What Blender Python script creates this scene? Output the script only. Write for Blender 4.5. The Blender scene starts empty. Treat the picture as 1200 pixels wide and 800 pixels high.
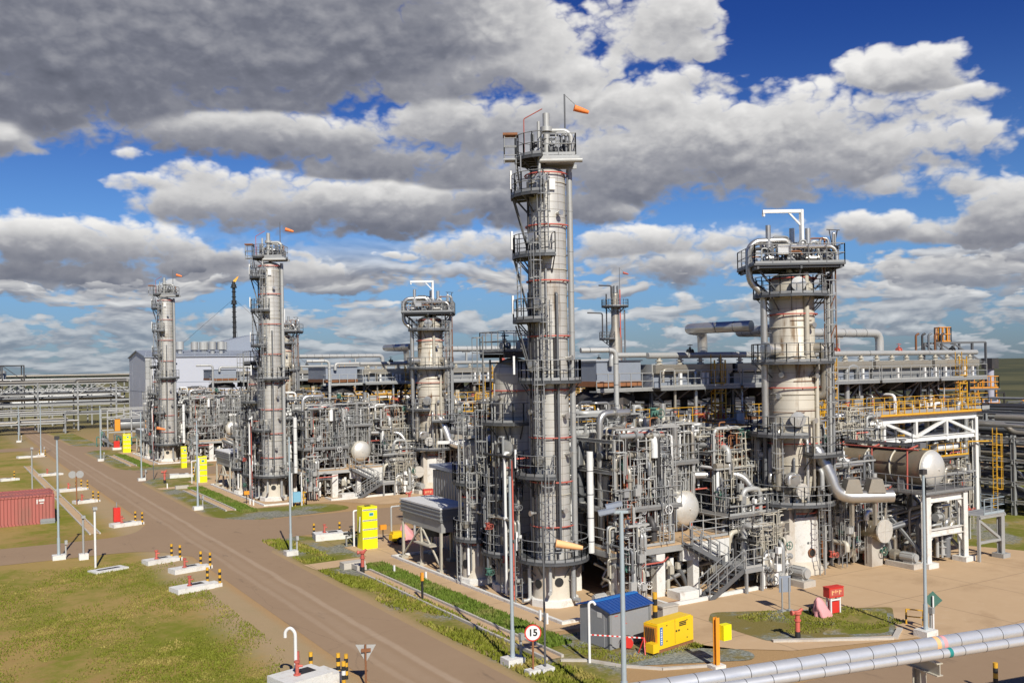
import bpy, math, random
from math import sin, cos, pi, radians, atan, atan2, sqrt, tan
from mathutils import Vector, Matrix

SC = bpy.context.scene
COL = SC.collection
# ------------------------------------------------------------------ survey: photo pixels -> points on the site
F = 1110.0; H = 13.0; TH = radians(31.3); RO = atan(.0168)
PERIOD = 50.5

def lev(px, py):
    a = px - 600; b = py - 429
    return a * cos(RO) - b * sin(RO), a * sin(RO) + b * cos(RO)

def G(px, py, z=0.0):
    a, b = lev(px, py)
    d = (H - z) * F / b
    x = a * d / F
    return (x * cos(TH) + d * sin(TH), -x * sin(TH) + d * cos(TH))

# ------------------------------------------------------------------ materials
MATS = {}
def new_mat(name):
    m = bpy.data.materials.new(name)
    m.use_nodes = True
    nt = m.node_tree
    return m, nt, nt.nodes['Principled BSDF']

class NB:
    """short-hand for shader node building"""
    def __init__(s, nt): s.nt = nt
    def n(s, t, **kw):
        nd = s.nt.nodes.new(t)
        for k, v in kw.items(): setattr(nd, k, v)
        return nd
    def link(s, a, b): s.nt.links.new(a, b)
    def val(s, sock, v):
        if isinstance(v, (int, float, tuple)): sock.default_value = v
        else: s.link(v, sock)
    def math(s, op, a, b=0.0, c=0.0, clamp=False):
        nd = s.n('ShaderNodeMath', operation=op, use_clamp=clamp)
        for i, v in enumerate((a, b, c)): s.val(nd.inputs[i], v)
        return nd.outputs[0]
    def vm(s, op, a, b=(0, 0, 0), out=0):
        nd = s.n('ShaderNodeVectorMath', operation=op)
        for i, v in enumerate((a, b)): s.val(nd.inputs[i], v)
        return nd.outputs[out]
    def mix(s, f, a, b, mode='MIX'):
        nd = s.n('ShaderNodeMix', data_type='RGBA', blend_type=mode)
        for i, v in ((0, f), (6, a), (7, b)):
            if isinstance(v, tuple) and len(v) == 3: v = (*v, 1)
            s.val(nd.inputs[i], v)
        return nd.outputs[2]
    def noise(s, vec, scale, detail=4, rough=.55, dist=0.0, dim='3D'):
        nd = s.n('ShaderNodeTexNoise', noise_dimensions=dim)
        s.link(vec, nd.inputs['Vector'])
        nd.inputs['Scale'].default_value = scale; nd.inputs['Detail'].default_value = detail
        nd.inputs['Roughness'].default_value = rough; nd.inputs['Distortion'].default_value = dist
        return nd.outputs['Fac']
    def ramp(s, f, stops, interp='LINEAR'):
        nd = s.n('ShaderNodeValToRGB')
        nd.color_ramp.interpolation = interp
        el = nd.color_ramp.elements
        while len(el) < len(stops): el.new(.5)
        for e, (p, c) in zip(el, stops):
            e.position = p
            e.color = (c, c, c, 1) if isinstance(c, (int, float)) else (*c, 1)
        s.link(f, nd.inputs[0])
        return nd.outputs[0]
    def sstep(s, f, lo, hi):
        nd = s.n('ShaderNodeMapRange', interpolation_type='SMOOTHSTEP')
        s.link(f, nd.inputs[0])
        s.val(nd.inputs[1], lo); s.val(nd.inputs[2], hi)
        return nd.outputs[0]
    def pos(s): return s.n('ShaderNodeNewGeometry').outputs['Position']
    def obj(s): return s.n('ShaderNodeTexCoord').outputs['Object']
    def rnd(s): return s.n('ShaderNodeObjectInfo').outputs['Random']
    def sep(s, v):
        nd = s.n('ShaderNodeSeparateXYZ'); s.link(v, nd.inputs[0]); return nd.outputs
    def comb(s, x, y, z=0.0):
        nd = s.n('ShaderNodeCombineXYZ')
        for i, v in enumerate((x, y, z)): s.val(nd.inputs[i], v)
        return nd.outputs[0]

def paint(name, col, rough=.5, metal=0.0, var=.15, dirt=.25, dirtcol=(.16, .10, .06), scale=1.3, rvar=.0, bump=0.0):
    """painted or bare surface: tone varies from piece to piece, weathered by noise stains"""
    m, nt, b = new_mat(name)
    N = NB(nt)
    p = N.pos()
    n1 = N.noise(p, scale, 6, .65)
    n2 = N.noise(p, scale * 7, 3, .6)
    c = N.mix(N.math('MULTIPLY', N.sstep(n1, .48, .78), dirt), col, dirtcol)
    if rvar:
        f = N.math('MULTIPLY_ADD', N.rnd(), rvar * 2, 1 - rvar)
        c = N.mix(1.0, c, N.comb(f, f, f), 'MULTIPLY')
    f2 = N.math('MULTIPLY_ADD', n2, var * 2, 1 - var)
    c = N.mix(1.0, c, N.comb(f2, f2, f2), 'MULTIPLY')
    N.link(c, b.inputs['Base Color'])
    N.link(N.math('MULTIPLY_ADD', n1, .3, rough - .15), b.inputs['Roughness'])
    b.inputs['Metallic'].default_value = metal
    if bump:
        bn = N.n('ShaderNodeBump'); bn.inputs['Strength'].default_value = bump; bn.inputs['Distance'].default_value = .03
        N.link(n2, bn.inputs['Height']); N.link(bn.outputs[0], b.inputs['Normal'])
    MATS[name] = m
    return m

def cladding(name, col, R=1.0, metal=.3, rough=.45, course=.5, stain=.35):
    """sheet-metal insulation jacket round an upright vessel: courses, upright laps, run-down rust"""
    m, nt, b = new_mat(name)
    N = NB(nt)
    o = N.sep(N.obj())
    ang = N.math('ARCTAN2', o[1], o[0])
    uv = N.comb(N.math('MULTIPLY', ang, R), o[2], 0.0)
    br = N.n('ShaderNodeTexBrick', offset=.0)
    N.link(uv, br.inputs['Vector'])
    br.inputs['Scale'].default_value = 1.0
    br.inputs['Brick Width'].default_value = 1.6; br.inputs['Row Height'].default_value = course
    br.inputs['Mortar Size'].default_value = .011; br.inputs['Bias'].default_value = 0.0
    br.inputs['Color1'].default_value = (1, 1, 1, 1); br.inputs['Color2'].default_value = (.90, .90, .90, 1)
    br.inputs['Mortar'].default_value = (.42, .38, .33, 1)
    p = N.pos()
    st = N.noise(N.vm('MULTIPLY', p, (1.6, 1.6, .22)), 1.0, 5, .65)
    big = N.noise(p, .35, 3, .5)
    rust = N.math('MULTIPLY', N.sstep(st, .5, .75), N.math('MULTIPLY', N.sstep(big, .35, .75), stain * 2))
    c = N.mix(rust, col, (.22, .15, .085))
    c = N.mix(1.0, c, br.outputs['Color'], 'MULTIPLY')
    N.link(c, b.inputs['Base Color'])
    b.inputs['Metallic'].default_value = metal
    N.link(N.math('MULTIPLY_ADD', st, .3, rough - .15), b.inputs['Roughness'])
    bn = N.n('ShaderNodeBump'); bn.inputs['Strength'].default_value = .5; bn.inputs['Distance'].default_value = .03
    N.link(br.outputs['Fac'], bn.inputs['Height']); bn.invert = True
    N.link(bn.outputs[0], b.inputs['Normal'])
    MATS[name] = m
    return m

def corrugated(name, col, pitch=.25, axis='XY', dirt=.2, metal=.2, rough=.5):
    m, nt, b = new_mat(name)
    N = NB(nt)
    o = N.sep(N.pos())
    t = N.math('ADD', o[0], o[1]) if axis == 'XY' else o['XYZ'.index(axis)]
    w = N.math('SINE', N.math('MULTIPLY', t, 2 * pi / pitch))
    p = N.pos()
    n1 = N.noise(N.vm('MULTIPLY', p, (1, 1, .3)), .8, 5, .6)
    c = N.mix(N.math('MULTIPLY', N.sstep(n1, .45, .75), dirt), col, (.2, .14, .1))
    N.link(c, b.inputs['Base Color']); b.inputs['Metallic'].default_value = metal; b.inputs['Roughness'].default_value = rough
    bn = N.n('ShaderNodeBump'); bn.inputs['Strength'].default_value = .8; bn.inputs['Distance'].default_value = pitch * .2
    N.link(w, bn.inputs['Height']); N.link(bn.outputs[0], b.inputs['Normal'])
    MATS[name] = m
    return m

# metals and paints
paint('alu', (.56, .545, .51), .36, .75, .08, .35, (.3, .24, .17), 1.6, .16)
paint('alu_warm', (.40, .365, .30), .42, .55, .1, .5, (.27, .19, .11), 1.2, .16)
paint('galv', (.31, .315, .31), .5, .35, .12, .3, (.22, .19, .16), 1.5, .15)
paint('galv_pale', (.42, .42, .40), .5, .25, .1, .3, (.25, .2, .16), 1.5, .12)
paint('steel_grey', (.155, .16, .165), .5, .3, .15, .3, (.14, .10, .08), 1.2, .2)
paint('steel_mid', (.095, .10, .105), .5, .3, .15, .3, (.14, .10, .08), 1.2, .2)
paint('steel_dark', (.045, .043, .043), .55, .2, .2, .4, (.11, .075, .05), 1.0, .3)
paint('white', (.72, .715, .69), .45, .0, .06, .3, (.42, .33, .24), 1.2, .06)
paint('cream', (.47, .435, .355), .5, .1, .08, .4, (.32, .23, .14), 1.0, .1)
paint('yellow', (.66, .36, .03), .45, .0, .1, .3, (.3, .16, .05), 1.4, .1)
paint('yellow_bright', (.84, .76, .01), .4, .0, .04, .06, (.5, .42, .05), 1.0)
paint('yellow_machine', (.82, .52, .015), .38, .0, .05, .12, (.35, .25, .08), 1.2)
paint('amber', (.75, .30, .03), .45, .0, .1, .2, (.3, .14, .05), 1.2)
paint('red', (.60, .035, .025), .4, .0, .1, .2, (.25, .05, .04), 1.4)
paint('red_faded', (.50, .11, .08), .55, .0, .12, .35, (.30, .16, .11), 1.2, .15)
paint('pink_cover', (.70, .32, .32), .7, .0, .1, .2, (.5, .2, .2), 2.0)
paint('orange_sock', (.85, .22, .05), .7, .0, .06, .25, (.75, .4, .2), 2.5)
paint('orange_pale', (.85, .45, .20), .7, .0, .06, .25, (.8, .55, .3), 2.5)
paint('rust', (.25, .105, .045), .8, .1, .2, .5, (.12, .06, .03), 1.6, .2)
paint('black', (.022, .022, .022), .5, .0, .2, .1, (.05, .04, .03), 1.0)
paint('green_steel', (.07, .17, .13), .5, .0, .15, .3, (.15, .12, .08), 1.0, .2)
paint('teal', (.02, .22, .20), .45, .0, .1, .2, (.1, .1, .08), 1.0)
paint('blue_roof', (.025, .085, .30), .4, .2, .1, .15, (.12, .13, .17), 1.0)
paint('blue_light', (.20, .42, .55), .5, .0, .1, .2, (.25, .22, .18), 1.0)
paint('blue_sign', (.02, .16, .45), .4, .0, .06, .1, (.1, .15, .25), 1.0)
paint('shed_grey', (.30, .30, .30), .5, .1, .08, .15, (.2, .18, .16), 1.0)
paint('concrete_white', (.66, .645, .60), .8, .0, .16, .65, (.36, .28, .20), 2.2, .05, .5)
paint('concrete', (.46, .42, .36), .85, .0, .12, .45, (.26, .19, .12), 1.0, .1, .3)
paint('fireproofing', (.55, .50, .41), .85, .0, .1, .55, (.36, .22, .10), .8, .08, .3)
paint('grating', (.20, .195, .185), .6, .3, .25, .35, (.22, .15, .09), 2.0, .15)
paint('wood', (.32, .20, .10), .8, .0, .2, .4, (.16, .10, .06), 2.0)
paint('pole_blue', (.42, .49, .52), .45, .3, .08, .25, (.3, .28, .26), 1.4)
paint('vessel_alu', (.74, .71, .64), .42, .45, .06, .45, (.34, .27, .18), .9)
paint('drum_clad', (.36, .30, .21), .40, .55, .12, .6, (.24, .17, .10), .7)
paint('roof_grey', (.28, .31, .36), .5, .2, .1, .2, (.2, .18, .17), .5)
paint('lavender', (.36, .36, .42), .6, .0, .06, .15, (.25, .22, .2), .4)
cladding('tower_clad', (.60, .58, .53), 1.05, .32, .42, .42, .7)
cladding('column_clad', (.60, .55, .45), 1.45, .12, .5, .56, 1.4)
cladding('vessel_clad', (.50, .48, .43), 1.1, .15, .5, .48, .6)
paint('hall_clad', (.46, .48, .53), .5, .1, .03, .08, (.3, .29, .3), .15)
corrugated('container_red', (.44, .135, .11), .28, 'XY', .55, .0, .6)
corrugated('shelter_clad', (.30, .31, .33), .42, 'XY', .2, .4, .4)

# ------------------------------------------------------------------ mesh builder
class MB:
    def __init__(s): s.v = []; s.f = []; s.s = []
    def add(s, vs, fs, smooth=False):
        k = len(s.v)
        s.v.extend([(v[0], v[1], v[2]) for v in vs])
        for f in fs:
            s.f.append(tuple(i + k for i in f)); s.s.append(smooth)
        return s
    def box(s, x0, y0, z0, x1, y1, z1):
        vs = [(x, y, z) for z in (z0, z1) for y in (y0, y1) for x in (x0, x1)]
        return s.add(vs, [(0, 2, 3, 1), (4, 5, 7, 6), (0, 1, 5, 4), (2, 6, 7, 3), (0, 4, 6, 2), (1, 3, 7, 5)])
    def obox(s, c, ax, ay, az):
        c = Vector(c); ax = Vector(ax); ay = Vector(ay); az = Vector(az)
        vs = [c + ax * i + ay * j + az * k for k in (-1, 1) for j in (-1, 1) for i in (-1, 1)]
        return s.add(vs, [(0, 2, 3, 1), (4, 5, 7, 6), (0, 1, 5, 4), (2, 6, 7, 3), (0, 4, 6, 2), (1, 3, 7, 5)])
    def bar(s, p, q, w=.1, h=None):
        p = Vector(p); q = Vector(q); h = h or w
        d = q - p; L = d.length
        if L < 1e-6: return s
        d /= L
        up = Vector((0, 0, 1)) if abs(d.z) < .95 else Vector((0, 1, 0))
        x = d.cross(up).normalized(); y = x.cross(d)
        return s.obox((p + q) / 2, d * L / 2, x * w / 2, y * h / 2)
    def ibeam(s, p, q, w=.2, h=.3, t=.025):
        """rolled H section"""
        p = Vector(p); q = Vector(q); d = (q - p).normalized(); L = (q - p).length
        up = Vector((0, 0, 1)) if abs(d.z) < .95 else Vector((0, 1, 0))
        x = d.cross(up).normalized(); y = x.cross(d); c = (p + q) / 2
        s.obox(c, d * L / 2, x * t / 2, y * (h / 2 - t))
        for k in (-1, 1): s.obox(c + y * k * (h / 2 - t / 2), d * L / 2, x * w / 2, y * t / 2)
        return s
    def cyl(s, p, q, r, r2=None, n=8, cap=True):
        p = Vector(p); q = Vector(q); r2 = r if r2 is None else r2
        d = q - p
        if d.length < 1e-6: return s
        d.normalize()
        up = Vector((0, 0, 1)) if abs(d.z) < .95 else Vector((1, 0, 0))
        x = d.cross(up).normalized(); y = d.cross(x)
        A = [(cos(2 * pi * i / n), sin(2 * pi * i / n)) for i in range(n)]
        a = [p + (x * c + y * t) * r for c, t in A]; b = [q + (x * c + y * t) * r2 for c, t in A]
        s.add(a + b, [(i, (i + 1) % n, n + (i + 1) % n, n + i) for i in range(n)], True)
        if cap:
            s.add(a, [tuple(range(n - 1, -1, -1))]); s.add(b, [tuple(range(n))])
        return s
    def tube(s, pts, r, n=8, bend=None, cap=True, k=4):
        """pipe through the points with round elbows"""
        P = [Vector(p) for p in pts]
        P = [P[0]] + [b for a, b in zip(P, P[1:]) if (b - a).length > 1e-4]
        if len(P) < 2: return s
        bend = bend if bend is not None else 3 * r
        path = [P[0]]
        for i in range(1, len(P) - 1):
            a = P[i - 1] - P[i]; b = P[i + 1] - P[i]
            la, lb = a.length, b.length; a /= la; b /= lb
            if a.dot(b) < -.999: path.append(P[i]); continue
            t = min(bend, la * .48, lb * .48)
            p0 = P[i] + a * t; p1 = P[i] + b * t
            for j in range(k + 1):
                u = j / k
                path.append(p0 * (1 - u) ** 2 + P[i] * 2 * u * (1 - u) + p1 * u * u)
        path.append(P[-1])
        path = [path[0]] + [b for a, b in zip(path, path[1:]) if (b - a).length > 1e-5]
        m = len(path)
        T = []
        for i in range(m):
            d = path[min(i + 1, m - 1)] - path[max(i - 1, 0)]
            T.append(d.normalized())
        up = Vector((0, 0, 1)) if abs(T[0].z) < .9 else Vector((1, 0, 0))
        x = T[0].cross(up).normalized()
        vs = []
        for i in range(m):
            x = (x - T[i] * x.dot(T[i])).normalized(); y = T[i].cross(x)
            for j in range(n):
                a = 2 * pi * j / n
                vs.append(path[i] + (x * cos(a) + y * sin(a)) * r)
        fs = [(i * n + j, i * n + (j + 1) % n, (i + 1) * n + (j + 1) % n, (i + 1) * n + j) for i in range(m - 1) for j in range(n)]
        s.add(vs, fs, True)
        if cap:
            s.add(vs[:n], [tuple(range(n - 1, -1, -1))]); s.add(vs[-n:], [tuple(range(n))])
        return s
    def lathe(s, c, prof, n=24, ax=(0, 0, 1), smooth=True):
        """profile of (radius, height) turned round an axis through c; split shading where the profile turns sharply"""
        c = Vector(c); d = Vector(ax).normalized()
        up = Vector((1, 0, 0)) if abs(d.x) < .9 else Vector((0, 1, 0))
        x = (up - d * up.dot(d)).normalized(); y = d.cross(x)
        A = [x * cos(2 * pi * i / n) + y * sin(2 * pi * i / n) for i in range(n)]
        runs = [[prof[0]]]
        for i in range(1, len(prof)):
            runs[-1].append(prof[i])
            if i < len(prof) - 1:
                a = atan2(prof[i][1] - prof[i - 1][1], prof[i][0] - prof[i - 1][0])
                b = atan2(prof[i + 1][1] - prof[i][1], prof[i + 1][0] - prof[i][0])
                if abs((b - a + pi) % (2 * pi) - pi) > .7: runs.append([prof[i]])
        for run in runs:
            vs = [c + d * h + a * r for r, h in run for a in A]
            fs = [(i * n + j, i * n + (j + 1) % n, (i + 1) * n + (j + 1) % n, (i + 1) * n + j) for i in range(len(run) - 1) for j in range(n)]
            s.add(vs, fs, smooth)
        for r, h, rev in ((*prof[0], True), (*prof[-1], False)):
            if r > 1e-3:
                vs = [c + d * h + a * r for a in A]
                s.add(vs, [tuple(range(n - 1, -1, -1)) if rev else tuple(range(n))])
        return s
    def ring(s, c, R, r, n=24, m=5, a0=0, a1=2 * pi, ax=(0, 0, 1)):
        c = Vector(c); d = Vector(ax).normalized()
        up = Vector((1, 0, 0)) if abs(d.x) < .9 else Vector((0, 1, 0))
        x = (up - d * up.dot(d)).normalized(); y = d.cross(x)
        full = abs(a1 - a0 - 2 * pi) < 1e-6
        K = n if full else n + 1
        vs = []
        for i in range(K):
            a = a0 + (a1 - a0) * i / n; e = x * cos(a) + y * sin(a)
            for j in range(m):
                b = 2 * pi * j / m
                vs.append(c + e * (R + r * cos(b)) + d * r * sin(b))
        fs = [(i * m + j, ((i + 1) % K) * m + j, ((i + 1) % K) * m + (j + 1) % m, i * m + (j + 1) % m) for i in range(n) for j in range(m)]
        return s.add(vs, fs, True)
    def sector(s, cx, cy, r0, r1, a0, a1, z0, z1, n=16):
        vs = []
        for i in range(n + 1):
            a = a0 + (a1 - a0) * i / n
            for r, z in ((r0, z0), (r1, z0), (r1, z1), (r0, z1)): vs.append((cx + r * cos(a), cy + r * sin(a), z))
        fs = []
        for i in range(n):
            for j in range(4): fs.append((i * 4 + j, i * 4 + (j + 1) % 4, (i + 1) * 4 + (j + 1) % 4, (i + 1) * 4 + j))
        fs += [(0, 3, 2, 1), (n * 4, n * 4 + 1, n * 4 + 2, n * 4 + 3)]
        return s.add(vs, fs)
    def sphere(s, c, r, n=10, m=6):
        prof = [(max(1e-4, r * sin(pi * i / m)), -r * cos(pi * i / m)) for i in range(m + 1)]
        return s.lathe(c, prof, n)
    def prism(s, poly, z0, z1):
        n = len(poly)
        vs = [(x, y, z0) for x, y in poly] + [(x, y, z1) for x, y in poly]
        return s.add(vs, [tuple(range(n - 1, -1, -1)), tuple(range(n, 2 * n))] + [(i, (i + 1) % n, n + (i + 1) % n, n + i) for i in range(n)])
    def build(s, name, mat, parent=None, **props):
        me = bpy.data.meshes.new(name)
        off = Vector((0, 0, 0))
        p = parent
        while p is not None: off += p.location; p = p.parent
        me.from_pydata([(x - off.x, y - off.y, z - off.z) for x, y, z in s.v] if parent else s.v, [], s.f)
        me.polygons.foreach_set('use_smooth', s.s)
        me.materials.append(MATS[mat] if isinstance(mat, str) else mat)
        me.update()
        o = bpy.data.objects.new(name, me); COL.objects.link(o)
        if parent: o.parent = parent
        for k, v in props.items(): o[k] = v
        return o

def thing(name, label, cat, loc, group=None):
    o = bpy.data.objects.new(name, None); COL.objects.link(o)
    o.location = loc; o.empty_display_size = .3
    o['label'] = label; o['category'] = cat
    if group: o['group'] = group
    return o

def tag(o, label, cat, group=None):
    o['label'] = label; o['category'] = cat
    if group: o['group'] = group
    return o

def solo(name, mb, mat, label, cat, group=None, origin=None):
    """a thing that is one mesh, its origin at its base"""
    o = mb.build(name, mat)
    if origin:
        L = Vector((*origin, 0)[:3])
        o.data.transform(Matrix.Translation(-L)); o.location = L
    return tag(o, label, cat, group)

def copy_tree(o, parent=None):
    c = o.copy(); COL.objects.link(c)
    if parent: c.parent = parent
    for ch in list(KIDS.get(o.name, ())): copy_tree(ch, c)
    return c
KIDS = {}
def index_children():
    KIDS.clear()
    for o in bpy.data.objects:
        if o.parent: KIDS.setdefault(o.parent.name, []).append(o)

TRAIN = []      # things that stand again in the second and third process unit
WHERE = ('in the unit by the blue-roofed shed', 'in the unit between the side streets', 'in the unit before the grey hall')
def T(name, what, cat, loc, group=None, rep=(1, 2)):
    """a thing of the first unit; WHAT says what it looks like, the unit it stands in is added"""
    o = thing(name, what + ' ' + WHERE[0], cat, loc, group)
    TRAIN.append((o, what, rep))
    return o

# ------------------------------------------------------------------ repeated shapes
def rail(mb, pts, h=1.1, step=1.3, r=.026, closed=False, mid=True, kick=True):
    P = [Vector(p) for p in pts]
    if closed: P.append(P[0])
    for a, b in zip(P, P[1:]):
        L = (b - a).length
        k = max(1, round(L / step))
        for i in range(k + 1):
            q = a.lerp(b, i / k)
            mb.bar(q, q + Vector((0, 0, h)), r * 1.7)
        for hh in ((h, h * .52) if mid else (h,)):
            mb.cyl(a + Vector((0, 0, hh)), b + Vector((0, 0, hh)), r, n=4, cap=False)
        if kick: mb.bar(a + Vector((0, 0, .08)), b + Vector((0, 0, .08)), .012, .14)
    return mb

def ladder(mb, x, y, z0, z1, ang, cage=True, w=.42):
    """upright ladder; ANG is the way its climber's back points"""
    n = Vector((cos(ang), sin(ang), 0)); t = Vector((-sin(ang), cos(ang), 0)); c = Vector((x, y, 0))
    for k in (-1, 1):
        mb.bar(c + t * k * w / 2 + Vector((0, 0, z0)), c + t * k * w / 2 + Vector((0, 0, z1 + (1 if cage else 0))), .05)
    z = z0 + .3
    while z < z1:
        mb.cyl(c - t * w / 2 + Vector((0, 0, z)), c + t * w / 2 + Vector((0, 0, z)), .016, n=4, cap=False); z += .33
    if cage and z1 - z0 > 3:
        R = .36
        z = z0 + 2.2
        hoops = []
        while z < z1 + 1:
            pts = [c + t * R * sin(a) * -1 + n * (R * (1 - cos(a)) * .98) + Vector((0, 0, z)) for a in [pi * .5 * (j / 4 - 1) * 2 for j in range(0, 9)]]
            pts = [c + t * (R * cos(b)) + n * (R * .25 + R * 1.5 * sin(b)) + Vector((0, 0, z)) for b in [pi * j / 7 for j in range(8)]]
            pts = [c + t * w / 2 + Vector((0, 0, z))] + pts + [c - t * w / 2 + Vector((0, 0, z))]
            for a, b in zip(pts, pts[1:]): mb.bar(a, b, .012, .05)
            hoops.append(pts); z += .9
        if len(hoops) > 1:
            for j in (2, 4, 5, 7): mb.bar(hoops[0][j], hoops[-1][j], .035, .012)
    return mb

def valve(mb, c, axis, r=.1, stem=(0, 0, 1)):
    """gate valve: body, two flanges, bonnet, handwheel"""
    c = Vector(c); a = Vector(axis).normalized(); u = Vector(stem)
    for k in (-1, 1):
        mb.cyl(c + a * k * r * 1.7, c + a * k * r * 2.1, r * 1.9, n=9)
    mb.cyl(c - a * r * 1.7, c + a * r * 1.7, r * 1.15, n=8)
    mb.cyl(c, c + u * r * 3.2, r * .75, n=7)
    mb.cyl(c + u * r * 2.0, c + u * r * 2.3, r * 1.4, n=8)
    mb.cyl(c + u * r * 3.2, c + u * r * 5.4, r * .22, n=5)
    mb.ring(c + u * r * 4.6, r * 1.7, r * .22, 10, 4, ax=u)
    mb.bar(c + u * r * 4.6 + a * r * 1.7, c + u * r * 4.6 - a * r * 1.7, r * .2)
    return mb

def flange(mb, c, axis, r):
    c = Vector(c); a = Vector(axis).normalized()
    for k in (-1, 1): mb.cyl(c + a * k * .035 - a * .025, c + a * k * .035 + a * .025, r * 1.75, n=10)
    return mb

def dome(r, h0, h1, up=True, k=5, f=.5):
    """profile of a shell with a dished head at its top end"""
    return [(max(1e-3, r * cos(pi / 2 * i / k)), h1 + r * f * sin(pi / 2 * i / k)) for i in range(k + 1)]
# ------------------------------------------------------------------ sky, clouds, sun, camera
SUN_AZ = radians(180 + 13.6)      # from +Y towards +X
SUN_EL = radians(38)
CLOUDS = [  # cloud banks by bearing: x, y, half-width, half-height (survey pixels), weight, tone at the foot, tone at the top
    (150, 20, 420, 85, 1.3, .22, .34), (40, 85, 230, 62, 1.2, .16, .28), (250, 70, 220, 66, 1.2, .16, .38), (420, 30, 240, 80, 1.2, .16, .42), (540, 95, 150, 40, .9, .22, .60),
    (570, 30, 110, 60, 1.0, .42, .80), (640, 50, 60, 60, .8, .5, .85), (120, -90, 700, 80, 1.3, .12, .2),
    (330, 160, 210, 32, 1.0, .10, .80), (560, 150, 170, 44, 1.0, .24, .76), (640, 190, 130, 44, .9, .28, .72), (480, 190, 170, 30, .9, .16, .50),
    (420, 240, 240, 36, 1.1, .16, .84), (610, 240, 150, 34, 1.0, .16, .45), (300, 212, 110, 22, .75, .4, .85), (560, 205, 120, 22, .8, .2, .55),
    (850, 165, 260, 56, 1.15, .34, .78), (780, 205, 190, 34, 1.1, .20, .50), (960, 190, 200, 44, 1.0, .30, .70), (1080, 168, 110, 22, .85, .45, .82), (730, 130, 130, 46, .95, .42, .80),
    (775, 22, 80, 46, .95, .48, .86), (735, 52, 70, 30, .8, .5, .84), (815, 50, 50, 20, .7, .5, .84), (690, 88, 80, 34, .9, .46, .84), (820, 98, 80, 14, .7, .55, .8),
    (1066, 82, 66, 28, 1.0, .42, .95), (1138, 110, 32, 12, .7, .5, .85),
    (1075, 214, 80, 20, .8, .4, .8), (1185, 245, 70, 42, 1.0, .25, .75), (1030, 272, 130, 18, .8, .3, .75), (1140, 322, 150, 24, .8, .2, .7), (1040, 222, 60, 10, .5, .4, .7),
    (15, 152, 42, 24, .9, .35, .85), (118, 145, 30, 14, .55, .5, .85), (165, 215, 42, 9, .7, .5, .85), (208, 203, 28, 12, .6, .5, .85), (155, 184, 18, 7, .45, .5, .8), (60, 135, 30, 10, .4, .4, .8),
    (90, 290, 170, 36, 1.05, .10, .84), (60, 318, 150, 20, .9, .10, .4), (260, 312, 130, 22, .9, .12, .6), (340, 322, 90, 18, .8, .25, .82), (30, 333, 60, 9, .6, .2, .6), (200, 285, 60, 14, .7, .3, .8),
    (770, 283, 130, 22, .85, .3, .84), (800, 308, 110, 24, .85, .22, .78), (590, 292, 110, 22, .75, .25, .8), (460, 300, 36, 7, .6, .5, .82), (680, 245, 80, 12, .6, .4, .75), (1020, 348, 200, 12, .6, .25, .7),
]

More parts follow.
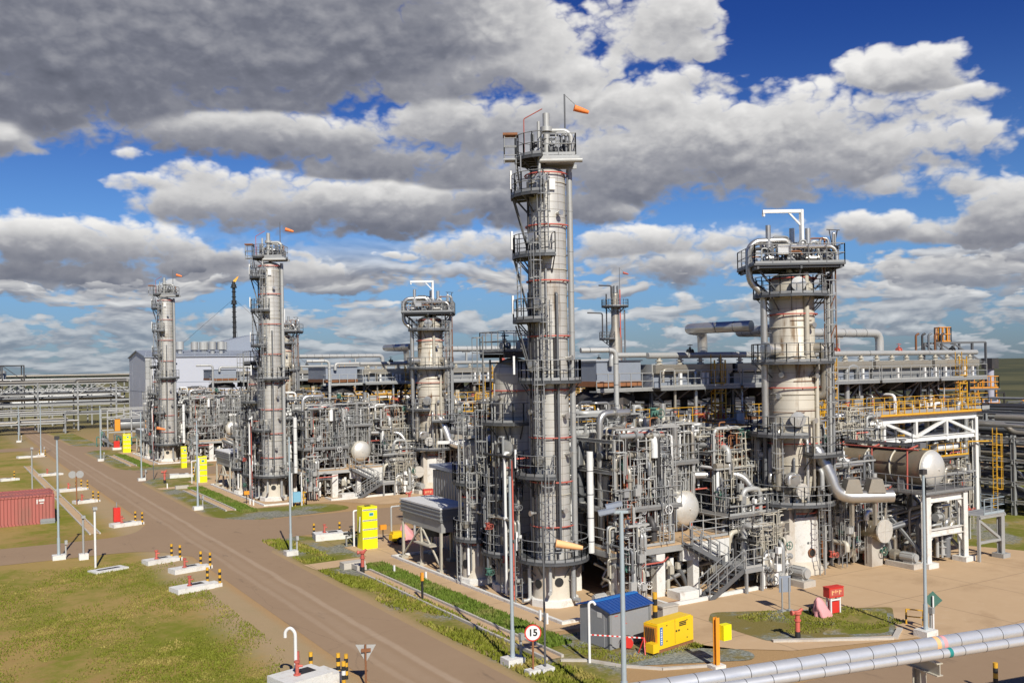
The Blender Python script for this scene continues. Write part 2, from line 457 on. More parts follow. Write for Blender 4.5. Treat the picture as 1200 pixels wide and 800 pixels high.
def build_world():
    w = bpy.data.worlds.new('World'); SC.world = w; w.use_nodes = True
    nt = w.node_tree; nt.nodes.clear(); M = NB(nt)
    d = M.sep(M.n('ShaderNodeTexCoord').outputs['Generated'])
    az = M.math('WRAP', M.math('SUBTRACT', M.math('ARCTAN2', d[0], d[1]), TH), pi, -pi)      # bearing from the view's axis
    el = M.math('ARCSINE', d[2])
    uv = M.comb(az, el, 0.0)
    # ragged outlines: the banks are read through a warped direction
    wn = M.n('ShaderNodeTexNoise'); wn.inputs['Scale'].default_value = 9.0; wn.inputs['Detail'].default_value = 3
    M.link(M.vm('MULTIPLY', uv, (1, 1.7, 1)), wn.inputs['Vector'])
    uvw = M.vm('ADD', uv, M.vm('MULTIPLY', M.vm('SUBTRACT', wn.outputs['Color'], (.5, .5, .5)), (.10, .030, 0)))
    best = None
    for cx, cy, rx, ry, k, lo, hi in CLOUDS:
        a, b = lev(cx, cy)
        u = atan(a / F); v = atan(-b / F * cos(u))
        rx *= 1.08 / F; ry *= 1.12 / F
        q = M.vm('MULTIPLY', M.vm('SUBTRACT', uvw, (u, v, 0)), (1 / rx, 1 / ry, 0))
        e = M.math('MULTIPLY_ADD', M.vm('DOT_PRODUCT', q, q, 1), -k, k)
        t = M.math('MULTIPLY_ADD', M.sep(q)[1], (hi - lo) * .80, (hi + lo) * .5)
        if best is None: best, tone = e, t
        else:
            f = M.sstep(M.math('SUBTRACT', e, best), -.35, .35)
            tone = M.math('MULTIPLY_ADD', f, M.math('SUBTRACT', t, tone), tone)
            best = M.math('MAXIMUM', best, e)
    best = M.math('MAXIMUM', best, -1.6)
    # billows
    def billow(off):
        p = M.vm('MULTIPLY', M.vm('ADD', uv, off), (1, 1.55, 1))
        n = M.noise(p, 13.0, 6, .52, .1)
        n2 = M.noise(p, 30.0, 3, .5)
        return M.math('MULTIPLY_ADD', M.math('ABSOLUTE', M.math('SUBTRACT', n2, .5)), .9, n)
    n0 = billow((0, 0, 0)); n1 = billow((.004, .012, 0))
    D = M.math('MULTIPLY_ADD', M.math('SUBTRACT', n0, .60), 2.9, best)
    alpha = M.sstep(D, -.12, .52)
    edge = M.sstep(D, .9, .0)
    lit = M.math('MULTIPLY_ADD', M.math('SUBTRACT', n0, n1), .50, tone)
    lit = M.math('MULTIPLY_ADD', M.math('SUBTRACT', n0, .56), .22, lit)
    lit = M.math('MULTIPLY_ADD', edge, .20, lit)
    # streets of small flat clouds near the horizon
    def street(dv):
        e = M.math('LOGARITHM', M.math('ADD', M.math('MAXIMUM', M.math('ADD', el, dv), 0.0), .014), 2.718)
        y = M.math('MULTIPLY_ADD', e, 2.6, M.math('MULTIPLY', wx, 3.0))
        a = M.noise(M.comb(M.math('MULTIPLY_ADD', az, 8.5, 3.0), y, 2.0), 1.0, 4, .55, .25)
        b = M.noise(M.comb(M.math('MULTIPLY_ADD', az, 19.0, 3.0), y, 7.0), 1.0, 4, .55, .25)
        return M.math('MULTIPLY_ADD', M.sstep(el, .06, .03), M.math('SUBTRACT', b, a), a)
    wx = M.math('MULTIPLY', M.math('SUBTRACT', M.sep(wn.outputs['Color'])[1], .5), .35)
    s0 = street(0.0); s1 = street(.006)
    low = M.sstep(el, .15, .09)
    sd = M.math('MULTIPLY_ADD', M.math('SUBTRACT', n0, .56), .30, s0)
    nf = M.noise(M.vm('MULTIPLY', uv, (1, 1.8, 1)), 70.0, 3, .55)
    sd = M.math('MULTIPLY_ADD', M.math('SUBTRACT', nf, .5), .16, sd)
    sd = M.math('MULTIPLY_ADD', M.math('SUBTRACT', M.noise(M.vm('MULTIPLY', uv, (1, 2.2, 1)), 6.0, 2, .5), .5), .30, sd)
    sa = M.math('MULTIPLY', M.sstep(sd, .44, .515), low)
    sl = M.math('MULTIPLY_ADD', M.math('SUBTRACT', s0, s1), 2.6, .57)
    # scattered cloud behind the viewer and overhead
    bk = M.noise(M.comb(M.math('MULTIPLY', az, 2.2), M.math('MULTIPLY', el, 4.0), 5.0), 1.6, 4, .55)
    side = M.math('MAXIMUM', M.sstep(M.math('ABSOLUTE', az), .62, .9), M.sstep(el, .46, .62))
    ba = M.math('MULTIPLY', M.sstep(bk, .62, .74), side)
    tot = M.math('MAXIMUM', alpha, M.math('MAXIMUM', sa, ba))
    wl = M.sstep(M.math('SUBTRACT', alpha, sa), -.3, .3)
    lit = M.math('MULTIPLY_ADD', wl, M.math('SUBTRACT', lit, sl), sl, clamp=True)
    tn = M.ramp(lit, [(0, (.115, .125, .160)), (.22, (.195, .205, .250)), (.45, (.345, .350, .385)), (.68, (.64, .635, .635)), (1, (.97, .955, .93))])
    # sky
    sky = M.n('ShaderNodeTexSky', sky_type='NISHITA')
    sky.sun_disc = False; sky.sun_elevation = SUN_EL; sky.sun_rotation = SUN_AZ
    sky.air_density = 1.0; sky.dust_density = .5; sky.ozone_density = 3.0; sky.altitude = 200
    # deeper blue overhead, as through a polariser
    deep = M.mix(M.sstep(el, .0, .14), (.36, .48, .72), (.44, .68, 1.02))
    deep = M.mix(M.sstep(el, .10, .36), deep, (.125, .275, .72))
    skyc = M.mix(1.0, sky.outputs[0], deep, 'MULTIPLY')
    STR = .078
    k = 10.0
    hz = M.sstep(el, .10, .0)
    tn = M.mix(M.math('MULTIPLY', hz, .5), tn, (.30, .37, .46))
    cl = M.vm('MULTIPLY', tn, (k, k, k))
    out = M.mix(M.math('MULTIPLY', tot, M.math('MULTIPLY_ADD', hz, -.25, .985)), skyc, cl)
    bg = M.n('ShaderNodeBackground'); M.link(out, bg.inputs[0]); bg.inputs[1].default_value = STR
    wo = M.n('ShaderNodeOutputWorld'); M.link(bg.outputs[0], wo.inputs[0])
    w.cycles.sampling_method = 'MANUAL'; w.cycles.sample_map_resolution = 512

def build_camera_sun():
    cam = bpy.data.cameras.new('camera'); co = bpy.data.objects.new('camera', cam); COL.objects.link(co)
    cam.sensor_width = 36; cam.lens = 36 * F / 1200; cam.shift_y = 29 / 1200
    cam.clip_start = .5; cam.clip_end = 60000
    M = Matrix.Rotation(-TH, 4, 'Z') @ Matrix.Rotation(radians(90), 4, 'X') @ Matrix.Rotation(-RO, 4, 'Z')
    M.translation = (0, 0, H)
    co.matrix_world = M
    SC.camera = co
    L = bpy.data.lights.new('sun', 'SUN'); lo = bpy.data.objects.new('sun', L); COL.objects.link(lo)
    L.energy = 4.7; L.angle = radians(.5); L.color = (1, .955, .86)
    d = Vector((sin(SUN_AZ) * cos(SUN_EL), cos(SUN_AZ) * cos(SUN_EL), sin(SUN_EL)))
    lo.rotation_euler = (-d).to_track_quat('-Z', 'Y').to_euler()
    lo.location = (0, 0, 60)

build_world(); build_camera_sun()
SC.view_settings.view_transform = 'Standard'; SC.view_settings.look = 'None'
SC.view_settings.gamma = 1; SC.view_settings.use_curve_mapping = False; SC.view_settings.exposure = 0.26
SC.cycles.max_bounces = 6; SC.cycles.diffuse_bounces = 3; SC.cycles.glossy_bounces = 3
SC.cycles.caustics_reflective = False; SC.cycles.caustics_refractive = False
SC.cycles.use_denoising = True
# ------------------------------------------------------------------ ground, roads, pads (structure)
def ground_mat(name, kind):
    m, nt, b = new_mat(name); N = NB(nt); p = N.pos()
    s = N.sep(p)
    n0 = N.noise(p, .035, 5, .6); n1 = N.noise(p, .16, 6, .62, .4); n2 = N.noise(p, 1.3, 8, .78); n3 = N.noise(p, 11.0, 6, .75)
    rough = .9; hgt = n3; bs = .5; bd = .04
    if kind == 'field':
        olive = N.mix(n3, (.115, .140, .008), (.23, .225, .025))
        straw = N.mix(n3, (.29, .19, .05), (.40, .285, .105))
        brown = N.mix(n3, (.21, .115, .035), (.34, .20, .085))
        c = N.mix(N.sstep(N.math('MULTIPLY_ADD', n2, .45, N.math('MULTIPLY', n1, .75)), .46, .68), olive, straw)
        c = N.mix(N.math('MULTIPLY', N.sstep(N.math('MULTIPLY_ADD', n2, .4, N.math('MULTIPLY', n0, .8)), .62, .78), .75), c, brown)
        c = N.mix(N.math('MULTIPLY', N.sstep(n3, .62, .75), .45), c, (.045, .06, .008))
        # bare clay along the carriageway and worn paths between the pits
        d = N.math('SUBTRACT', 15.2, s[0])
        bare = N.sstep(N.math('MULTIPLY_ADD', n2, 2.6, N.math('MULTIPLY_ADD', n1, 2.4, N.math('SUBTRACT', d, 5.2))), 1.2, -.9)
        c = N.mix(N.math('MULTIPLY', bare, .85), c, N.mix(n3, (.33, .23, .13), (.45, .33, .20)))
        edge = N.sstep(N.math('MULTIPLY_ADD', n2, .8, d), 1.1, .45)
        c = N.mix(N.math('MULTIPLY', edge, .9), c, N.mix(n3, (.34, .20, .08), (.46, .30, .15)))
        # steppe far away
        dist = N.vm('LENGTH', p, (0, 0, 0), 1)
        far = N.mix(N.noise(p, .006, 5, .6), (.13, .125, .045), (.24, .205, .09))
        far = N.mix(N.sstep(N.noise(N.vm('MULTIPLY', p, (1, .35, 1)), .0016, 4, .6), .5, .62), far, (.05, .062, .03))
        far = N.mix(N.math('MULTIPLY', N.sstep(s[0], 120, 260), N.math('MULTIPLY_ADD', N.sstep(N.noise(p, .01, 4, .6), .35, .6), .4, .55)), far, (.045, .05, .025))  # cloud shadow painted into the colour of the distant ground towards +X
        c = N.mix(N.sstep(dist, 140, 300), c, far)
        bd = .06
    elif kind == 'verge':
        green = N.mix(n3, (.10, .115, .012), (.20, .195, .03))
        straw = N.mix(n3, (.24, .18, .06), (.34, .26, .11))
        gravel = N.mix(N.sstep(N.noise(p, 5.0, 6, .85), .35, .65), (.07, .08, .06), (.36, .34, .27))
        c = N.mix(N.sstep(N.math('MULTIPLY_ADD', n2, .5, N.math('MULTIPLY', n1, .7)), .54, .70), green, straw)
        c = N.mix(N.sstep(N.math('MULTIPLY_ADD', n2, .5, N.math('MULTIPLY', N.noise(p, .22, 3, .5), .9)), .70, .80), c, gravel)
        d = N.math('SUBTRACT', s[0], 20.3)
        e = N.sstep(N.math('MULTIPLY_ADD', n2, .9, d), 1.5, .6)
        c = N.mix(N.math('MULTIPLY', e, .9), c, N.mix(n3, (.33, .21, .10), (.42, .30, .17)))
    elif kind == 'gravel':
        st = N.sstep(N.noise(p, 5.0, 7, .88), .33, .67)
        c = N.mix(st, (.065, .08, .07), (.37, .385, .345))
        g = N.mix(n3, (.12, .115, .02), (.26, .19, .07))
        c = N.mix(N.sstep(N.math('MULTIPLY_ADD', n2, .5, n1), .68, .84), c, g)
        bs = .8
    elif kind == 'road':
        c = N.mix(N.math('MULTIPLY_ADD', n2, .5, N.math('MULTIPLY', n1, .5)), (.265, .178, .108), (.355, .248, .155))
        if True:
            # wheel tracks polished pale by traffic
            t = None
            for x0, w, k in ((16.55, .28, .6), (18.15, .30, 1.0), (17.3, .5, .3)):
                q = N.math('ABSOLUTE', N.math('SUBTRACT', N.math('MULTIPLY_ADD', N.math('SUBTRACT', n1, .5), .5, s[0]), x0))
                e = N.math('MULTIPLY', N.sstep(q, w, w * .25), k)
                t = e if t is None else N.math('MAXIMUM', t, e)
            t = N.math('MULTIPLY', t, N.math('MULTIPLY_ADD', n2, .7, .25))
            c = N.mix(N.math('MULTIPLY', t, .75), c, (.46, .35, .25))
        c = N.mix(N.math('MULTIPLY', N.sstep(N.noise(N.vm('MULTIPLY', p, (1, .25, 1)), .9, 4, .7), .60, .72), .35), c, (.10, .075, .055))
        v = N.n('ShaderNodeTexVoronoi', feature='DISTANCE_TO_EDGE'); N.link(N.vm('ADD', p, N.vm('MULTIPLY', N.comb(n1, n2, 0.0), (2, 2, 0))), v.inputs['Vector']); v.inputs['Scale'].default_value = .12
        c = N.mix(N.math('MULTIPLY', N.sstep(v.outputs[0], .003, .0005), .22), c, (.07, .05, .04))
        c = N.mix(N.math('MULTIPLY', N.sstep(n3, .6, .75), .3), c, (.30, .23, .17))
        rough = .85; bs = .25; bd = .015
    elif kind == 'pad':
        c = N.mix(N.math('MULTIPLY_ADD', n2, .4, N.math('MULTIPLY', n1, .6)), (.43, .285, .155), (.59, .425, .26))
        c = N.mix(N.math('MULTIPLY', N.sstep(n1, .5, .68), .5), c, (.30, .19, .10))
        c = N.mix(N.math('MULTIPLY', N.sstep(n2, .56, .7), .3), c, (.55, .44, .31))
        gx = N.math('ABSOLUTE', N.math('SUBTRACT', N.math('FRACT', N.math('DIVIDE', s[0], 6.0)), .5))
        gy = N.math('ABSOLUTE', N.math('SUBTRACT', N.math('FRACT', N.math('DIVIDE', s[1], 6.0)), .5))
        j = N.sstep(N.math('MINIMUM', gx, gy), .008, .003)
        c = N.mix(N.math('MULTIPLY', j, .45), c, (.13, .09, .06))
        rough = .85; bs = .2; bd = .02
    elif kind == 'hedge':
        c = N.mix(n3, (.045, .085, .012), (.12, .17, .03))
    N.link(c, b.inputs['Base Color']); b.inputs['Roughness'].default_value = rough
    b.inputs['Specular IOR Level'].default_value = .2
    bn = N.n('ShaderNodeBump'); bn.inputs['Strength'].default_value = bs; bn.inputs['Distance'].default_value = bd
    N.link(hgt, bn.inputs['Height']); N.link(bn.outputs[0], b.inputs['Normal'])
    MATS[name] = m
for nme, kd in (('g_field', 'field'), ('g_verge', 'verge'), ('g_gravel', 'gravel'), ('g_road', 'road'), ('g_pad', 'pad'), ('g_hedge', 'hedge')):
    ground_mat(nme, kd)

def struct(name, mb, mat):
    o = mb.build(name, mat); o['kind'] = 'structure'; return o

def sheet(mb, poly, z):
    return mb.add([(x, y, z) for x, y in poly], [tuple(range(len(poly)))])

def rounded(poly, r=3.0, k=6):
    """round the corners of a ground polygon; a point may carry its own radius as a third entry"""
    out = []
    n = len(poly)
    for i in range(n):
        p = Vector(poly[i][:2]); a = Vector(poly[i - 1][:2]) - p; b = Vector(poly[(i + 1) % n][:2]) - p
        rr = poly[i][2] if len(poly[i]) > 2 else r
        t = min(rr, a.length * .49, b.length * .49)
        if t < .05: out.append((p.x, p.y)); continue
        p0 = p + a.normalized() * t; p1 = p + b.normalized() * t
        for j in range(k + 1):
            u = j / k
            q = p0 * (1 - u) ** 2 + p * 2 * u * (1 - u) + p1 * u * u
            out.append((q.x, q.y))
    return out

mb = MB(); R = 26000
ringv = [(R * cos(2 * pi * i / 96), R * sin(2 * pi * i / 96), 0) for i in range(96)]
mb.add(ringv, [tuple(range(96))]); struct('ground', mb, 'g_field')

RX0, RX1 = 15.2, 20.3
mb = MB(); sheet(mb, [(RX0, 5), (RX1, 5), (RX1, 262), (RX0 + 1.0, 262), (RX0, 150)], .008); struct('road', mb, 'g_road')
# side streets: to the west field, and between the process units
mb = MB()
sheet(mb, rounded([(-60, 74.6, 0), (13.2, 73.2, 3.5), (15.25, 68.5, 0), (15.25, 86.0, 0), (13.2, 80.2, 3.5), (-60, 81.4, 0)]), .012)
for y in (72.3, 72.3 + PERIOD, 72.3 + 2 * PERIOD):
    sheet(mb, rounded([(20.25, y - 5.5, 0), (22.6, y, 4), (70, y + 1.0, 0), (70, y + 9.5, 0), (23.0, y + 9.5, 4), (20.25, y + 15, 0)]), .012)
sheet(mb, [(-60, 181), (15.25, 180), (15.25, 188), (-60, 189)], .012)
struct('side_road', mb, 'g_road')
mb = MB(); sheet(mb, rounded([(20.25, 33, 0), (22.5, 27.6, 4), (43, 25.4, 2), (62, 27.5, 0), (130, 28, 0), (130, 15, 0), (24, 15, 4), (20.25, 10, 0)]), .012); struct('cross_road', mb, 'g_road')

# green verge between road and pads
mb = MB()
def verge(y0, y1):
    sheet(mb, rounded([(20.3, y0, 2.5), (23.6, y0, 1), (25.2, y0 + 2, .5), (25.2, y1 - 1.5, .5), (23.8, y1, 1.5), (20.3, y1, 2.5)]), .004)
verge(30.5, 72.5); verge(80, 123); verge(130.5, 173.5); verge(181, 230)
for k in range(3):
    y = PERIOD * k
    sheet(mb, rounded([(25.0, 82.2 + y, 1), (33.5, 83.0 + y, 3), (32.5, 88.6 + y, 3), (25.0, 88.9 + y, .3)]), .020)
    sheet(mb, rounded([(25.0, 65.5 + y, .3), (28.5, 66.0 + y, 1), (28.0, 71.0 + y, 2), (25.0, 71.2 + y, 1)]), .020)
    sheet(mb, rounded([(36, 66.0 + y, 2), (46, 63.5 + y, 2), (47, 67.0 + y, 2), (36.5, 70.0 + y, 2)]), .020)
sheet(mb, [(57, 30), (200, 30), (200, 90), (57, 52)], .004)
struct('verge', mb, 'g_verge')

# concrete aprons of the process units
mb = MB()
for k in range(3):
    y = PERIOD * k
    front = [(25.3, 38.6 + y, .6), (30.0, 38.0 + y, 0), (30, 33.0 + y, 0), (32.6, 30 + y, 0), (44, 26.6 + y, 2), (61, 28.8 + y, 3), (63.5, 33 + y, 1), (62, 38 + y, 1), (58, 46 + y, 0), (82, 51 + y, 0), (82, 62 + y, 0), (50, 63 + y, 0), (36, 66 + y, 0), (25.3, 71 + y, .5)] if k == 0 else \
            [(25.3, 38.6 + y, .6), (33.5, 38.4 + y, 1), (36, 33.4 + y, 1), (82, 33 + y, 0), (82, 66 + y, 0), (36, 68 + y, 0), (25.3, 71 + y, .5)]
    sheet(mb, rounded(front), .016)
struct('apron', mb, 'g_pad')
mb = MB()
sheet(mb, [(20.9, 59.2), (25.3, 59.2), (25.3, 61.4), (20.7, 61.2)], .020)
sheet(mb, [(20.9, 109.6), (25.3, 109.6), (25.3, 111.8), (20.9, 111.6)], .020)
sheet(mb, [(28.4, 33.6), (30.0, 32.2), (32.7, 30.0), (33.6, 31.0), (31, 33.6), (30.0, 36.5)], .024)
struct('path', mb, 'g_pad')
# gravelled and grassed islands in the front apron
mb = MB()
sheet(mb, rounded([(34.3, 36.9), (42.8, 32.3), (38.6, 28.9), (32.9, 31.5), (32.9, 35.6)], .5), .024)
sheet(mb, rounded([(24.9, 38.0), (30.0, 37.6), (29.8, 33.2), (31.2, 30.9), (30.4, 29.9), (28.8, 30.7), (25.0, 32.5), (24.3, 34.5)], .8), .024)
struct('gravel_bed', mb, 'g_gravel')
mb = MB()
sheet(mb, rounded([(37.4, 35.0), (42.3, 32.3), (38.6, 29.3), (35.6, 30.9), (38.2, 32.0), (36.4, 33.6)], .6), .030)
struct('lawn', mb, 'g_verge')

# kerbs round the aprons and drain channels along the verge
mb = MB()
for k in range(3):
    y = PERIOD * k
    mb.box(26.6, 39.35 + y, 0, 26.8, 60.2 + y, .16); mb.box(26.8, 39.35 + y, 0, 29.6, 39.55 + y, .158)
    mb.box(26.8, 60.0 + y, 0, 30, 60.2 + y, .158)
struct('kerb', mb, 'concrete_white')
mb = MB()
def kline(pts, w=.16, h=.1):
    for a, b in zip(pts, pts[1:]): mb.bar((*a, h / 2), (*b, h / 2), w, h)
kline([(23.3, 34.6), (24.3, 33.9), (25.0, 32.5), (26.2, 31.2), (28.4, 30.3)])
kline([(33.0, 31.4), (37.9, 28.6)], .25, .12); kline([(38.0, 28.55), (39.5, 29.4)], .25, .12)
for y0, y1 in ((35, 57), (89, 107), (140, 160)):
    for x in (22.75, 23.6): mb.box(x, y0, 0, x + .13, y1, .14)
for y0, y1 in ((83.0, 110), (111, 150)):
    for x in (10.35, 11.1): mb.box(x, y0, 0, x + .12, y1, .10)
struct('drain_kerb', mb, 'concrete')
mb = MB()
for y0, y1 in ((35, 57), (89, 107), (140, 160)): sheet(mb, [(22.88, y0), (23.6, y0), (23.6, y1), (22.88, y1)], .030)
for y0, y1 in ((83.0, 110), (111, 150)): sheet(mb, [(10.47, y0), (11.1, y0), (11.1, y1), (10.47, y1)], .030)
struct('drain_channel', mb, 'g_pad')

# low green ground cover: real leaves, one mass per band; nobody could count them
rng = random.Random(5)
def tufts(name, n, where, hmin, hmax, mat, label):
    m = MB(); vs = []; fs = []
    for _ in range(n):
        x, y = where()
        h = rng.uniform(hmin, hmax); a = rng.uniform(0, 6.28); lean = rng.uniform(0, .7) * h; w = rng.uniform(.25, .5) * h
        b = rng.uniform(0, 6.28)
        k = len(vs)
        vs += [(x - w * cos(a), y - w * sin(a), .02), (x + w * cos(a), y + w * sin(a), .02), (x + lean * cos(b), y + lean * sin(b), .02 + h)]
        fs.append((k, k + 1, k + 2))
    m.add(vs, fs); o = m.build(name, mat); o['kind'] = 'stuff'; tag(o, label, 'plants')
def leafmat(name, a, b, c):
    m, nt, bs = new_mat(name); N = NB(nt); p = N.pos()
    col = N.mix(N.noise(p, 6.0, 2, .6), a, b)
    col = N.mix(N.sstep(N.noise(p, .5, 4, .6), .48, .66), col, c)
    N.link(col, bs.inputs['Base Color']); bs.inputs['Roughness'].default_value = .7; bs.inputs['Specular IOR Level'].default_value = .2
    bs.inputs['Subsurface Weight'].default_value = 0
    MATS[name] = m
leafmat('leaf_cover', (.075, .13, .015), (.16, .21, .03), (.19, .19, .05))
leafmat('leaf_grass', (.12, .145, .010), (.22, .225, .03), (.33, .265, .075))
def band():
    while True:
        k = rng.choice((0, 0, 0, 1, 1, 2))
        x = rng.uniform(23.75, 25.25); y = rng.uniform(36.5, 58.5)
        if rng.random() < .9 or k: return x, y + PERIOD * k
tufts('ground_cover', 26000, band, .10, .26, 'leaf_cover', 'band of low green creeping plants between drain channel and apron')
def vg():
    while True:
        x = rng.uniform(20.9, 23.2); y = 30.8 + 41 * rng.random() ** 1.4
        if sin(x * 2.1 + y * .35) + sin(y * .9 + x) + rng.uniform(-1.2, 1.2) > .2 and not (58.9 < y < 61.6): return x, y
tufts('verge_grass', 12000, vg, .06, .2, 'leaf_grass', 'tufts of short grass on the verge beside the road')
def fd():
    while True:
        d = 36 + 34 * rng.random() ** 1.3; a = rng.uniform(-.56, -.12)
        x = d * sin(a + TH); y = d * cos(a + TH)
        if x < 13.6 and y < 71.5 and sin(x * .8 + y * .3) + sin(y * .55 - x * .4) + sin(x*1.9-y*1.3)*.7 + rng.uniform(-1.6, 1.6) > .3: return x, y
tufts('field_grass', 60000, fd, .03, .10, 'leaf_grass', 'patchy short grass growing over the clay field')
def bed():
    while True:
        x = rng.uniform(24.4, 43); y = rng.uniform(29, 37.8)
        inb = (24.6 < x < 30 and 32.6 < y < 37.6) or (34.6 < x < 41 and 30 < y < 35.5 and abs((y - 32.6) + (x - 38) * .42) < 2.3)
        if inb and sin(x * 1.7 + y) + sin(y * 1.9 - x * .6) + rng.uniform(-1.3, 1.3) > .1: return x, y
tufts('bed_grass', 9000, bed, .03, .11, 'leaf_grass', 'sparse weeds growing through the gravel beds of the front apron')
def far_bush():
    a = rng.uniform(-.6, .6)
    d = rng.choice((900, 1300, 1800, 2500))*rng.uniform(.9, 1.1)
    return d * sin(a + TH), d * cos(a + TH), d
m = MB()
for _ in range(260):
    x, y, d = far_bush(); s = d / 1000
    if sin(atan2(x, y) * 23) + sin(atan2(x, y) * 57 + d) < .1: continue
    for j in range(5):
        m.sphere((x + rng.uniform(-16, 16) * s, y + rng.uniform(-6, 6), 1.2 * s), rng.uniform(1.8, 3.4) * s, 6, 4)
paint('scrub', (.030, .042, .028), .9)
o = m.build('treeline', 'scrub'); o['kind'] = 'stuff'; tag(o, 'far dark line of scrub along the steppe horizon', 'trees')
# ------------------------------------------------------------------ towers and upright vessels
def A(phi): return radians(phi) - TH          # 0 = towards the view's right, 90 = away, 180 = left, 270 = towards the viewer

def ring_platform(root, cx, cy, r0, r1, z, a0, a1, rail_h=1.1, n=None, brackets=True, gate=True):
    a0, a1 = A(a0), A(a1)
    n = n or max(4, int((a1 - a0) / .28))
    full = a1 - a0 > 6.2
    mb = MB(); mb.sector(cx, cy, r0, r1, a0, a1, z - .04, z, n)
    mb.sector(cx, cy, r1 - .04, r1, a0, a1, z - .17, z - .052, n)
    if brackets:
        for i in range(0, n + 1, 2):
            a = a0 + (a1 - a0) * i / n
            u = Vector((cos(a), sin(a), 0)); c = Vector((cx, cy, z - .12))
            mb.bar(c + u * r0 * .96, c + u * (r1 - .05), .09, .13)
            mb.bar(c + u * r0 * .98 - Vector((0, 0, .85)), c + u * (r0 + (r1 - r0) * .8), .06)
    mb.build('platform', 'steel_mid', root)
    mb = MB()
    pts = [(cx + (r1 - .04) * cos(a0 + (a1 - a0) * i / n), cy + (r1 - .04) * sin(a0 + (a1 - a0) * i / n), z) for i in range(n + 1)]
    if not full:
        pts = [(cx + r0 * 1.05 * cos(a0), cy + r0 * 1.05 * sin(a0), z)] + pts + [(cx + r0 * 1.05 * cos(a1), cy + r0 * 1.05 * sin(a1), z)]
    rail(mb, pts, rail_h, 1.0, .024)
    mb.build('handrail', 'galv', root)

def spray_ring(root, cx, cy, R, z, a0=150, a1=400):
    mb = MB(); mb.ring((cx, cy, z), R + .16, .04, 30, 5, A(a0) , A(a1))
    for i in range(7):
        a = A(a0 + (a1 - a0) * i / 6)
        mb.cyl((cx + (R + .16) * cos(a), cy + (R + .16) * sin(a), z), (cx + (R + .02) * cos(a), cy + (R + .02) * sin(a), z - .1), .03, n=5)
    mb.build('spray_ring', 'red_faded', root)

def riser(root, cx, cy, R, phi, z0, z1, r=.12, mat='galv_pale', out=.25, top=None, foot=None, seams=True, name='pipe', n=9):
    """stand pipe clipped to the shell"""
    a = A(phi); u = Vector((cos(a), sin(a), 0)); c = Vector((cx, cy, 0)) + u * (R + out)
    pts = [c + Vector((0, 0, z0)), c + Vector((0, 0, z1))]
    if top == 'in': pts.append(Vector((cx, cy, z1)) + u * R * .8)
    if foot: pts.insert(0, c + Vector((0, 0, z0)) + u * foot)
    mb = MB(); mb.tube(pts, r, n)
    z = z0 + 1
    while z < z1 - .5:
        mb.bar(Vector((cx, cy, z)) + u * (R - .02), c + Vector((0, 0, z)), .06, .05)
        if seams: mb.cyl(c + Vector((0, 0, z + .2)), c + Vector((0, 0, z + .26)), r * 1.12, n=n)
        z += 2.2
    mb.build(name, mat, root)

def manhole(root, cx, cy, R, phi, z, r=.35, mat='alu', dep=.35):
    a = A(phi); u = (cos(a), sin(a), 0)
    mb = MB(); c = Vector((cx, cy, z)) + Vector(u) * (R - .1)
    mb.lathe(c, [(r * .85, 0), (r * .85, dep), (r * 1.12, dep), (r * 1.12, dep + .09), (r * 1.1, dep + .12), (.02, dep + .14)], 18, u)
    mb.build('manhole', mat, root)

def nozzle(root, cx, cy, R, phi, z, r=.12, L=.5, mat='alu', blind=True):
    a = A(phi); u = Vector((cos(a), sin(a), 0)); c = Vector((cx, cy, z)) + u * (R - .05)
    mb = MB(); mb.cyl(c, c + u * L, r, n=9); mb.cyl(c + u * L, c + u * (L + .08), r * 1.7, n=10)
    mb.build('nozzle', mat, root)

def head_clutter(root, P, x0, x1, y0, y1, z, n, seed, top=1.5):
    r = random.Random(seed)
    for i in range(n):
        a, b = r.uniform(x0, x1), r.uniform(y0, y1); h = r.uniform(.5, top); rr = r.choice((.04, .05, .07, .1))
        a2 = min(max(a + r.uniform(-1, 1), x0), x1)
        mb = MB(); mb.tube([P(a, b, z), P(a, b, z + h), P(a2, b, z + h), P(a2, b, z + h * r.uniform(.1, .7))], rr, 7)
        mb.build('pipe', r.choice(('alu', 'galv', 'galv_pale', 'steel_grey', 'steel_dark', 'rust')), root)
        if i % 2:
            mb = MB(); valve(mb, P(a, b, z + h * .5), (0, 0, 1), max(.06, rr), (0, -1, 0)); mb.build('valve', r.choice(('galv', 'steel_grey', 'steel_dark', 'galv_pale')), root)

def windsock(name, label, x, y, z0, z1, ang, L=.82, droop=.3, pale=False, red=False):
    root = thing(name, label, 'windsock', (x, y, z0))
    mb = MB(); mb.tube([(x, y, z0), (x, y, z1)], .045, 6); mb.bar((x, y, z1 - .03), (x + .8 * cos(ang), y + .8 * sin(ang), z1 - .75), .03)
    mb.build('mast', 'steel_grey', root)
    mb = MB(); d = Vector((cos(ang), sin(ang), -droop)).normalized(); c = Vector((x, y, z1 - .75)) + Vector((cos(ang), sin(ang), 0)) * .55
    mb.lathe(c, [(.17, 0), (.165, L * .25), (.14, L * .6), (.12, L * .8), (.09, L)], 14, d); mb.ring(c, .17, .022, 14, 5, ax=d)
    mb.build('sock', 'orange_pale' if pale else ('red_faded' if red else 'orange_sock'), root)
    return root

